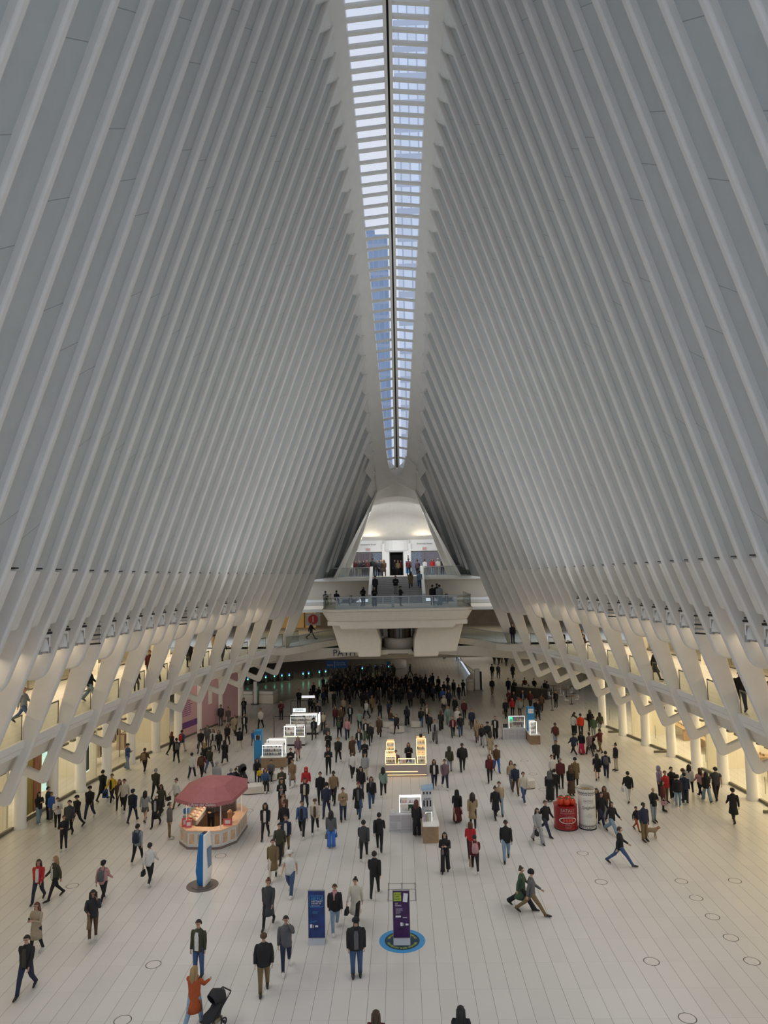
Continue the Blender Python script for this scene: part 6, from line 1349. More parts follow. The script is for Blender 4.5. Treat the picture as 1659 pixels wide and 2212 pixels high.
(3.51,37.74,0,176,'walk2',1.67,'coat:t','pants:k','curly:k','','woman in a long tan trench coat seen from behind'),
(5.35,45.37,0,-5,'walk',1.61,'top:m','pants:k','long:r','','woman in a red and white checked jacket and black trousers'),
(6.06,47.47,0,5,'walk2',1.67,'top:b','jeans:u','short:b','','man in a brown jacket and bright blue jeans behind the checked jacket'),
(6.16,51.48,0,175,'walk',1.59,'coat:e','pants:e','curly:k','','person in a beige coat with curly black hair,from behind'),
(6.47,44.01,0,10,'walk',1.59,'top:e','jeans:g','long:b','','woman in glasses and a tan top beside the navy sweater'),
(6.54,42.97,0,0,'walk2',1.67,'top:n','jeans:b','short:k','','man in a navy sweater and brown trousers'),
(6.76,41.4,0,15,'walk',1.65,'top:c','jeans:j','short:b','ws','person in a cream jacket with a brown bag on the chest'),
(4.85,39.01,0,5,'walk',1.59,'coat:k','pants:k','bun:k','md','woman in a black coat walking arm in arm with the beige jacket'),
(5.14,39.59,0,0,'walk2',1.67,'top:e','jeans:J','short:b','','man in a beige jacket and jeans beside the woman in a black coat'),
(4.6,33.54,0,-5,'walk',1.73,'top:k','jeans:J','short:k','dk','man in a black leather jacket and pale jeans,right of centre'),
(6.42,35.55,0,15,'walk2',1.59,'top:G','wide:G','long:k','bag=k=handL','woman in a pale grey outfit with long black hair and black bag'),
(7.02,36.62,0,25,'stride',1.69,'top:k','jeans:n','short:b','','man in a black jacket striding beside the red can'),
(4.55,57.26,0,0,'pock',1.65,'top:k','jeans:j','beanie:k','','man in a black jacket,jeans and dark beanie,right of centre'),
(5.67,59.47,0,0,'walk',1.65,'top:n','pants:k','short:k','bag=D=paperL,ws','man in a navy jacket carrying a brown bag'),
(5.66,55.52,0,0,'walk',1.61,'coat:t','pants:b','bald:-','md','man in a long tan coat beside the couple in pale trousers'),
(5.88,54.02,0,-10,'walk2',1.59,'top:k','pants:G','long:k','','woman in a black jacket and pale trousers of the close couple'),
(6.34,54.43,0,5,'walk',1.67,'top:k','pants:G','cap:k','','man in a black jacket and pale trousers of the close couple'),
(7.15,56.27,0,-10,'reach',1.63,'top:k','wide:k','short:k','sh=w','man in black raising a phone left of the right kiosk'),
(5.43,63.67,0,0,'walk',1.63,'top:m','pants:k','short:k','','man in a dark red jacket at the right of the crowd'),
(4.55,60.33,0,10,'walk',1.59,'coat:w','pants:c','long:g','','woman in an open white coat,front right of the crowd'),
(3.84,61.16,0,-5,'walk2',1.59,'top:A','wide:A','short:b','','person in a pale green outfit,front right of the crowd'),
(4.75,65.32,0,0,'walk',1.55,'coat:k','pants:k','long:k','','woman with long black hair behind the white coat'),
(3.82,66.56,0,0,'walk',1.53,'top:c','pants:k','hood:c','bag=m=purse','person in a pale hooded top with a dark bag in the crowd'),
(3.9,69.91,0,0,'walk',1.61,'top:u','pants:k','short:b','',"man in a bright blue jacket in the crowd's right part"),
(4.43,68.8,0,5,'walk',1.63,'top:n','pants:k','short:k','','man in a dark navy jacket next to the bright blue jacket'),
(11.26,53.86,0,178,'walk',1.65,'top:b','pants:s','short:b','bp=m','man with a dark red backpack walking toward the shops'),
(10.15,48.5,0,0,'walk2',1.67,'puffer:k','pants:k','short:k','md','man in a black puffer jacket above the red can'),
(9.14,45.06,0,20,'stand',1.57,'top:w','pants:g','short:k','','person in a white shirt bending near the red can'),
(9.41,43.92,0,-5,'stand',1.67,'top:m','pants:k','short:g','','man in a dark red sweater standing behind the red can'),
(8.25,41.52,0,170,'stand',1.61,'coat:k','skirt:k','veil:g','','woman in a long black robe and grey headscarf left of the red can'),
(8.68,42.12,0,160,'stand',1.55,'top:k','pants:k','short:k','sc=w','person in black with a white patterned scarf behind the red can'),
(9.71,42.58,0,10,'stand',1.61,'coat:k','skirt:b','veil:b','','woman in a brown headscarf and dark robe behind the white can'),
(10.33,44.07,0,0,'stand',1.63,'coat:h','pants:k','beanie:k','','person in a khaki coat and dark hat behind the white can'),
(10.09,37.64,0,20,'walk',1.65,'top:k','jeans:n','short:k','ws','man in a black jacket and white shoes right of the white can'),
(10.06,38.41,0,-20,'walk2',1.61,'top:k','pants:b','long:k','','person with long dark hair half hidden by the white shoes man'),
(10.29,36.56,0,30,'stride',1.61,'top:k','wide:J','long:k','','woman in a black top and pale wide jeans right of the white can'),
(10.57,38.76,0,0,'walk',1.61,'top:b','pants:s','long:b','','woman with long brown hair behind the pale wide jeans'),
(12.59,41.26,0,178,'walk',1.65,'top:k','pants:w','short:k','bag=w=handR','person in a black jacket and white trousers carrying a white bag'),
(11.62,36.96,0,30,'walk',1.16,'top:k','pants:O','short:k','md','child in orange trousers and a dark jacket'),
(11.55,35.61,0,20,'stand',1.71,'top:n','jeans:h','short:k','dk','man in a navy jacket and khaki trousers with a dog'),
(12.89,38.11,0,20,'cross',1.65,'top:k','pants:s','bald:-','','bald man in a black jacket and grey trousers'),
(13.95,39.68,0,60,'stand',1.55,'top:m','pants:k','long:k','bag=p=handL','woman in black trousers with a pink bag by the bald man'),
(14.69,42.22,0,40,'stand',1.61,'top:v','pants:k','hood:v','','person in a lavender hooded top in the group at right'),
(14.61,41.08,0,20,'stand',1.65,'top:r','pants:h','short:r','','man in a red hooded top in the group at right'),
(15.15,41.59,0,20,'cross',1.71,'top:k','pants:k','short:k','ws','man with folded arms and black sweater in the group at right'),
(15.02,40.39,0,175,'stand',1.63,'puffer:k','jeans:J','cap:k','ws','man in a black jacket and pale jeans with his back turned'),
(15.54,40.72,0,150,'stand',1.65,'top:n','jeans:n','short:k','ws','man in navy at the right of the standing group'),
(15.71,41.34,0,-150,'stand',1.65,'top:s','pants:o','beanie:b','','person in a grey patterned jacket inside the standing group'),
(16.5,42.47,0,150,'walk',1.65,'top:w','pants:n','long:k','','woman in a white top and long black hair by the shop window'),
(16.87,41.89,0,-170,'walk',1.61,'top:p','pants:k','long:b','','woman in a pale pink jacket near the shop window'),
(16.93,41.21,0,176,'walk2',1.59,'top:k','wide:J','long:k','','woman in a black top and blue jeans near the shop window'),
(17.57,41.45,0,172,'walk',1.77,'tee:C','pants:k','short:k','bag=r=handR,big','tall man in a dark tee with a red bag near the shop window'),
(16.88,37.89,0,175,'walk',1.69,'coat:k','pants:k','cap:k','','man in a long black coat alone at the far right'),
(9.57,32.89,0,75,'stride',1.71,'top:k','jeans:j','short:b','','man in a black jacket and jeans striding to the right'),
(13.73,47.33,0,-80,'stand',1.65,'top:k','pants:c','bun:k','','woman in black and cream trousers standing sideways,right half'),
(12.01,45.46,0,170,'walk',1.57,'top:k','miniskirt:k','long:k','','woman in a short black dress with bare legs'),
(12.63,45.69,0,160,'walk2',1.65,'top:n','jeans:n','short:k','bp=g,ws','man in navy with a grey backpack beside the short black dress'),
(13.83,56.64,0,175,'stand',1.67,'top:L','pants:k','short:k','','man in a bright red orange sweater near the right shops'),
(13.4,57.14,0,150,'stand',1.55,'top:w','pants:k','short:k','','person in a white tee left of the red orange sweater'),
(13.63,57.71,0,150,'stand',1.57,'top:d','pants:k','short:k','','person in a dark green top next to the red orange sweater'),
(11.95,51.18,0,-160,'stride',1.61,'top:n','pants:k','short:k','ws','person in navy and black stepping wide in the family group'),
(12.6,51.58,0,176,'walk',1.53,'top:k','skirt:P','short:k','','woman in a black top and pink red skirt'),
(13.02,51.06,0,-170,'walk2',1.57,'top:M','pants:k','short:k','','woman in a mauve jacket and black trousers beside the stroller'),
(13.97,51.84,0,-160,'push',1.61,'top:m','pants:h','short:k','','man in a maroon jacket pushing the small stroller'),
(14.64,55.99,0,175,'stand',1.61,'top:d','pants:s','short:k','','person in a dark green hooded jacket behind the stroller'),
(15.01,58.32,0,170,'stand',1.61,'top:k','pants:k','long:k','bag=k=hand','woman in black right of the red orange sweater'),
(15.55,57.48,0,-170,'walk',1.61,'top:o','pants:s','long:k','','woman with long dark hair in an olive jacket by the shops'),
(12.65,66.0,0,176,'walk',1.65,'top:b','pants:k','short:k','','man in a brown jacket walking away beside the right kiosk'),
(11.72,63.63,0,-20,'walk',1.55,'top:k','pants:g','short:k','','person in black and grey near the right kiosk tower'),
(14.4,68.05,0,-40,'stand',1.5,'top:k','pants:k','short:k','','person in black standing by the menu stand'),
(14.54,72.69,0,175,'stand',1.61,'top:k','pants:k','short:k','','person in black behind,near the cafe tables'),
(-15.75,62.36,0,-10,'stand',1.69,'puffer:C','pants:g','short:k','','man in a dark grey jacket standing by the last hoarding'),
(-15.0,61.94,0,0,'walk',1.61,'coat:g','pants:c','bun:b','','woman in a long patterned grey coat by the last hoarding'),
(-13.71,58.83,0,5,'walk2',1.57,'coat:e','pants:k','short:b','','woman in a beige coat holding hands with the man in black'),
(-12.96,59.05,0,0,'walk',1.65,'top:k','pants:k','short:k','sh=w','man in a black jacket over white holding hands with the beige coat'),
(-12.16,53.75,0,178,'walk',1.65,'puffer:k','pants:c','short:k','ws','person in a black puffer and white trousers,from behind'),
(-14.57,66.19,0,0,'phone',1.57,'top:k','pants:k','short:k','sh=g','man in black with hands together by the left low wall'),
(-11.51,55.49,0,0,'walk',1.07,'top:u','pants:g','short:b','','child in a bright blue shirt'),
(-12.01,60.97,0,-10,'walk',1.65,'top:w','pants:k','short:b','','man in a white shirt and black trousers left of the kiosks'),
(-10.82,64.31,0,0,'cross',1.61,'top:m','pants:k','short:b','','person in dark red sleeves behind the ZAGG kiosk'),
(-10.01,69.81,0,5,'reach',1.65,'top:k','pants:k','short:k','',"man in black with an arm out at the crowd's left edge"),
(-14.99,53.44,0,0,'walk',1.65,'top:k','pants:g','short:k','bag=b=toteL','person in black with a big brown tote in the left group'),
(-14.92,55.02,0,10,'walk2',1.59,'top:g','pants:g','cap:g','','person in a grey hoodie in the left group'),
(-14.17,53.8,0,0,'walk',1.55,'coat:w','pants:k','long:b','sh=k','woman in black with a long white cardigan'),
(-13.65,53.44,0,5,'walk2',1.55,'top:k','pants:k','long:k','','woman in black beside the long white cardigan'),
(-13.48,55.37,0,0,'walk',1.57,'top:k','pants:k','long:k','','woman with very long hair just behind the wide black coat'),
(-12.38,50.13,0,178,'walk',1.61,'coat:k','pants:k','veil:k','ws','person in a wide black coat seen from behind,left half'),
(-13.71,46.84,0,176,'walk',1.61,'top:w','jeans:n','short:k','ws','man in a white shirt and navy jeans walking away,left half'),
(-13.09,46.91,0,178,'walk2',1.61,'top:m','pants:k','short:k','bp=b,ws','man in a dark maroon jacket with backpack walking away'),
(-13.0,48.47,0,175,'stride',1.65,'top:o','jeans:j','short:k','','man in a dark green jacket and jeans walking away'),
(-13.66,49.68,0,175,'walk',1.55,'top:k','pants:k','long:y','','person with blond hair beside the dark green jacket'),
(-11.41,44.21,0,178,'stand',1.67,'puffer:G','pants:g','short:g','','man in a pale grey jacket behind the pink canopy'),
(-10.53,44.18,0,178,'sit',1.6,'top:n','pants:k','short:g','','grey haired person in navy sitting behind the pink canopy'),
(-10.39,44.86,0,150,'sit',1.41,'top:k','pants:k','short:b','','small person in dark clothes sitting behind the pink canopy'),
(-9.38,46.44,0,10,'sit',1.57,'top:k','pants:k','curly:b','','woman in black sitting at the left of the short bench'),
(-9.1,45.83,0,10,'sit',1.12,'top:y','pants:k','short:k','','child in a yellow top sitting on the short bench'),
(-8.43,46.1,0,0,'sit',1.57,'top:g','pants:k','short:k','ws','woman in grey and black sitting at the right of the short bench'),
(-8.42,44.09,0,20,'sit',1.61,'top:j','pants:k','long:r','ws','woman in a blue jacket sitting on the long bench behind the canopy'),
(-7.43,51.1,0,10,'walk',1.55,'top:M','pants:p','long:r','bag=k=purse','woman in a checked top and pink trousers beside the kiosks'),
(-7.41,47.61,0,0,'phone',1.57,'top:k','pants:k','short:k','','woman in a black top in front of the oak counter kiosk'),
(-6.89,44.87,0,0,'walk',1.61,'coat:D','pants:s','short:b','ws','woman in a long tan brown coat and grey leggings'),
(-7.18,42.72,0,0,'phone',1.67,'top:o','pants:k','short:k','','man in glasses and an olive jacket,left of centre'),
(-6.83,40.52,0,5,'phone',1.65,'top:k','pants:k','short:k','sh=G','man in a black jacket reading a phone just in front of the olive jacket'),
(-6.36,38.26,0,0,'walk',1.61,'coat:b','pants:k','long:b','sc=e','woman in a brown flowered coat and pale scarf,left of centre'),
(-6.98,36.49,0,0,'walk',1.67,'top:k','pants:k','curly:k','sh=w','man in headphones with black jacket over white tee'),
(-6.09,36.74,0,0,'walk2',1.65,'top:k','pants:k','short:r','','person in a black blazer hidden behind the olive jacket man'),
(-5.66,34.66,0,5,'walk',1.71,'top:n','pants:h','short:k','sh=w','man in a navy jacket over white,left of centre'),
(-5.78,33.63,0,-5,'walk2',1.69,'top:o','pants:k','short:k','','man in a worn dark olive jacket just above the mustard coat'),
(10.8,86.26,0,176,'walk',1.61,'top:k','pants:k','short:k','','man in black nearest on the right corridor floor'),
(9.4,75.47,0,0,'walk',1.63,'top:k','pants:D','short:b','','person in tan trousers on the right corridor floor'),
(11.49,85.91,0,0,'walk2',1.61,'top:C','pants:k','short:k','','person in dark grey farther up the right corridor'),
(13.18,85.74,0,0,'walk',1.61,'coat:k','pants:k','long:k','','woman in a black coat under the last right rib'),
(11.07,75.33,0,0,'walk',1.63,'top:n','pants:n','short:k','','man in navy left of the dark cafe bar'),
(11.57,74.45,0,10,'walk',1.57,'top:k','pants:k','long:k','ws','woman in black passing the dark cafe bar'),
(11.32,68.13,0,0,'walk',1.61,'top:k','pants:e','short:k','sh=J','man in a dark jacket and pale trousers in front of the cafe bar'),
(10.05,68.22,0,0,'phone',1.57,'top:m','pants:m','short:b','','person in dark maroon behind the right kiosk'),
(10.43,67.75,0,5,'walk',1.55,'top:k','pants:k','short:k','','person in black among the group behind the right kiosk'),
(9.84,64.96,0,0,'stand',1.41,'top:r','pants:k','hood:r','','child in a bright red hooded top behind the right kiosk'),
(10.4,64.31,0,0,'stand',1.46,'top:s','pants:k','beanie:r','','person with a red hat and grey jacket behind the right kiosk'),
(9.08,63.79,0,0,'walk',1.59,'top:k','pants:k','short:k','bag=D=paperL','person in black with a paper bag left of the right kiosk'),
(11.96,67.74,0,0,'walk',1.61,'top:m','pants:k','short:k','','person in a dark maroon jacket right of the cafe bar'),
(11.74,63.01,0,0,'walk2',1.57,'top:k','pants:k','long:k','','person in black behind the blue kiosk tower'),
(14.5,73.39,0,10,'stand',1.61,'top:k','pants:k','short:k','','person in black standing under the right legs near the cafe'),
(13.19,77.76,0,0,'sit',1.55,'top:m','pants:k','short:k','','person in maroon sitting at the cafe bar'),
(14.1,77.23,0,0,'sit',1.55,'top:k','pants:k','short:k','','person in black sitting at the cafe tables'),
(12.59,97.76,0,0,'walk',1.59,'top:k','pants:k','long:k','','person with dark hair far back in the right corridor'),
(13.17,97.59,0,0,'walk',1.61,'puffer:k','pants:k','short:k','','broad person in black,far back in the right corridor'),
(13.76,99.08,0,0,'walk',1.61,'top:k','pants:D','short:k','','person in tan trousers far back in the right corridor'),
(13.97,96.18,0,0,'walk',1.63,'top:n','pants:k','short:k','','person in navy far back near the last right rib'),
(4.54,29.01,0,70,'stride',1.61,'coat:d','wide:k','bun:b','','woman in a dark teal coat and long skirt walking right,arm in arm'),
(4.82,28.48,0,78,'stride',1.71,'top:g','jeans:h','beanie:k','','man in a black beanie,checked grey jacket and khaki trousers'),
(-3.22,62.08,10.06,-20,'cross',1.58,'coat:k','pants:k','veil:k','','woman in a black headscarf at the left end of the landing'),
(-2.19,61.03,10.06,0,'phone',1.6,'top:k','wide:k','long:k','','woman in black reading her phone at the foot of the stair,left'),
(0.03,61.56,10.06,60,'cross',1.6,'top:k','pants:k','cap:k','','man in black leaning on the landing rail right of the striped post'),
(2.79,61.56,10.06,170,'stand',1.66,'top:k','pants:k','short:k','','man in black with his back turned,left of the landing trio'),
(3.3,63.85,10.06,160,'stand',1.7,'top:k','pants:k','cap:k','','man in a dark cap in the middle of the landing trio'),
(3.36,61.0,10.06,175,'stand',1.68,'top:G','wide:J','short:k','big','man in a pale blue shirt,right of the landing trio'),
(-5.71,64.0,10.06,170,'sit',1.6,'top:k','pants:k','short:k','','person sitting behind the landing glass at left'),
(-6.74,64.34,10.06,170,'sit',1.55,'top:g','pants:k','short:k','','person in grey sitting at the far left behind the landing glass'),
(-17.86,42.57,6.62,10,'stand',1.62,'top:w','pants:d','short:k','','woman in a white top and green trousers on the left gallery'),
(-18.27,44.05,6.62,0,'stand',1.66,'top:b','pants:k','short:k','','person in brown right behind the white top on the left gallery'),
(-16.54,38.0,6.62,100,'walk',1.7,'top:k','wide:J','short:k','','person in pale wide trousers on the left gallery,nearest ones'),
(-17.33,32.72,6.62,90,'stride',1.66,'top:s','jeans:j','short:k','','person in grey walking on the left gallery at the picture edge'),
(-16.0,45.36,6.62,20,'stand',1.7,'top:m','pants:k','short:k','','person in maroon behind the pink hat on the left gallery'),
(-14.69,40.95,6.62,30,'sit',1.6,'top:k','pants:g','beanie:p','','person with a pink hat sitting on the left gallery'),
(-14.44,43.97,6.62,60,'walk',1.66,'top:g','pants:C','short:b','','person in grey stepping by the glass on the left gallery'),
(-14.94,50.7,6.62,170,'stand',1.72,'coat:k','pants:k','short:k','','person in a black coat on the left gallery seen from behind'),
(-13.3,50.19,6.62,175,'stand',1.66,'top:c','pants:g','short:b','','person in a pale top leaning on the left gallery glass'),
(-14.78,56.71,6.62,150,'stand',1.66,'top:D','pants:k','short:k','','person in tan behind the pale top on the left gallery'),
(-12.7,53.62,6.62,30,'walk',1.66,'top:k','pants:g','cap:g','','person in black and a grey cap at the far part of the left gallery'),
(9.66,62.22,6.62,0,'stand',1.62,'top:k','pants:n','long:k','','woman in black at the farthest bay of the right gallery'),
(11.5,55.28,6.62,-30,'stand',1.62,'top:k','pants:k','short:k','','person in black in the third bay of the right gallery'),
(12.09,51.96,6.62,40,'phone',1.62,'top:k','jeans:J','short:k','','person in black and pale jeans at the right gallery glass'),
(13.61,53.94,6.62,10,'stand',1.68,'top:b','pants:t','short:k','','man in brown and tan trousers on the right gallery'),
(14.57,41.57,6.62,60,'walk',1.66,'coat:k','pants:C','short:k','','person in a long black coat half hidden by a leg on the right gallery'),
(15.08,32.72,6.62,-40,'reach',1.74,'top:k','jeans:n','bald:-','big','bald man in black leaning on the right gallery glass'),
(14.27,30.2,6.62,-60,'stand',1.68,'top:m','jeans:j','short:b','','person in jeans beside the bald man on the right gallery'),
(15.31,30.95,6.62,-30,'stand',1.7,'top:k','pants:k','cap:k','','person in black at the right edge of the right gallery'),
(-0.4,67.5,10.827,0,'cross',1.66,'puffer:k','pants:G','short:k','','man in a black jacket and grey trousers standing mid stair'),
(1.04,68.5,11.323,176,'walk',1.62,'coat:D','pants:k','long:k','','woman in a black and cream checked long coat climbing the stair'),
(1.89,68.5,11.323,178,'walk2',1.66,'top:J','jeans:j','short:b','','person in a pale denim jacket climbing the stair at right'),
(-2.34,67.5,10.827,0,'stand',1.7,'top:K','pants:k','cap:k','','man in dark clothes on the lowest steps at the left'),
(-4.65,75.5,12.48,10,'stand',1.6,'top:m','pants:G','long:k','','woman in maroon,leftmost of the group at the balcony glass'),
(-4.2,75,12.48,0,'stand',1.62,'top:C','pants:c','short:k','','person in cream trousers in the left balcony group'),
(-3.77,74.5,12.48,0,'phone',1.62,'coat:k','pants:k','long:k','','woman in a long black dress in the left balcony group'),
(-3.45,75.5,12.48,5,'stand',1.66,'top:m','pants:k','short:k','','man in dark red in the left balcony group'),
(-5.24,77,12.48,0,'stand',1.6,'top:w','pants:G','short:b','','person in white by the left entrance doors'),
(-2.73,72.6,12.48,0,'stand',1.76,'top:k','pants:k','cap:k','big','tall man in black and a cap at the stair head'),
(-2.29,73,12.48,0,'walk',1.62,'top:k','pants:k','short:k','','person in black right of the tall man at the stair head'),
(-1.92,73.2,12.48,0,'walk2',1.66,'coat:K','pants:k','long:b','','woman with long hair in a black coat at the stair head'),
(-1.58,72.3,12.48,-5,'walk',1.66,'coat:b','pants:b','long:r','','woman in a brown coat at the stair head'),
(0.92,72.6,12.48,178,'walk',1.74,'top:m','pants:k','short:k','','man in dark maroon with his back turned at the stair head'),
(1.81,72.0,12.48,170,'walk2',1.62,'top:M','pants:k','short:b','','person in a mauve checked jacket at the stair head'),
(2.74,77,12.48,160,'walk',1.66,'top:w','pants:G','short:b','','person in white by the right entrance doors'),
(3.5,75.5,12.48,10,'stand',1.64,'top:r','jeans:J','long:b','','person in red with pale jeans on the right of the balcony'),
(4.1,76,12.48,0,'stand',1.66,'top:w','pants:G','cap:w','','person in a white jacket and white cap on the right of the balcony'),
(4.63,77,12.48,0,'stand',1.66,'top:C','pants:k','short:k','','person in dark grey,rightmost on the balcony'),
(-0.53,80.4,12.48,0,'stand',1.66,'top:k','pants:k','short:k','','dark figure at the left inside the dark doorway'),
(-0.17,80.0,12.48,0,'walk',1.66,'top:D','pants:k','short:k','','figure with a tan front inside the dark doorway'),
(0.17,80.6,12.48,0,'stand',1.6,'top:m','pants:k','short:k','','dark figure at the right inside the dark doorway'),
(-8.67,69.14,6.62,70,'stride',1.7,'top:k','pants:C','short:k','','man in black striding along the bridge below the red 1 sign'),
(6.75,113.22,-1.15,170,'stand',1.6,'coat:D','skirt:k','short:k','','person in tan on the bright far floor under the landing'),
(8.55,110.16,-1.15,0,'stand',1.7,'top:k','pants:k','short:k','','person in black,left in the dark group on the bright far floor'),
(9.1,110.77,-1.15,0,'walk',1.66,'top:m','pants:k','short:k','','person in maroon in the dark group on the bright far floor'),
(9.69,111.12,-1.15,10,'stride',1.66,'top:k','pants:k','short:k','','person striding in the dark group on the bright far floor'),
(10.09,110.64,-1.15,0,'stand',1.7,'top:k','pants:k','short:k','','person in black,right in the dark group on the bright far floor'),
(1.12,95.8,-1.15,-60,'walk',1.62,'top:C','pants:k','long:k','','person alone walking left across the dark lower floor'),
(-0.87,19.81,0,178,'walk',1.64,'top:m','pants:k','long:b','md','dark haired person cut off by the bottom edge,left one'),
(1.39,19.97,0,178,'walk',1.64,'top:k','pants:k','long:k','','long haired woman in black cut off by the bottom edge,right one'),
(0.35,48.2,0,0,'cross',1.66,'top:k','pants:g','long:b','','attendant in black standing inside the golden jewellery kiosk'),
(-0.5,47.9,0,0,'sit',1.62,'top:M','pants:k','short:b','','attendant in a flowered top sitting inside the golden jewellery kiosk'),
(-9.9,37.2,0,0,'cross',1.6,'top:k','pants:k','short:k','','seller in black inside the gelato kiosk')
]
for i,rec in enumerate(PEOPLE):
    for e in (rec[9] or '').split(','):
        if e.startswith('bag='):
            _,c_,kind=e.replace('=','/').split('/')[:3]; BAGL[e]=BAGN.get(c_,'dark')+' '+{'tote':'tote bag','hand':'handbag','paper':'paper bag','purse':'small bag','case':'travel bag'}[kind.rstrip('RL')]+' '
    if abs(rec[2]-6.62)<.01 and rec[1]<60:
        x_,y_=rec[0],rec[1]; s_=1 if x_>0 else -1; y_+=0
        for kk in range(-14,21,2):
            if abs(y_-Yk(kk))<.45: y_=Yk(kk)+.45*(1 if y_>Yk(kk) else -1)
        d_=abs(x_-XC(7))-xin(y_,6.62); x_=XC(7)+s_*(xin(y_,6.62)+max(d_,.85)); rec=(x_,y_)+tuple(rec[2:])
    person(*rec)
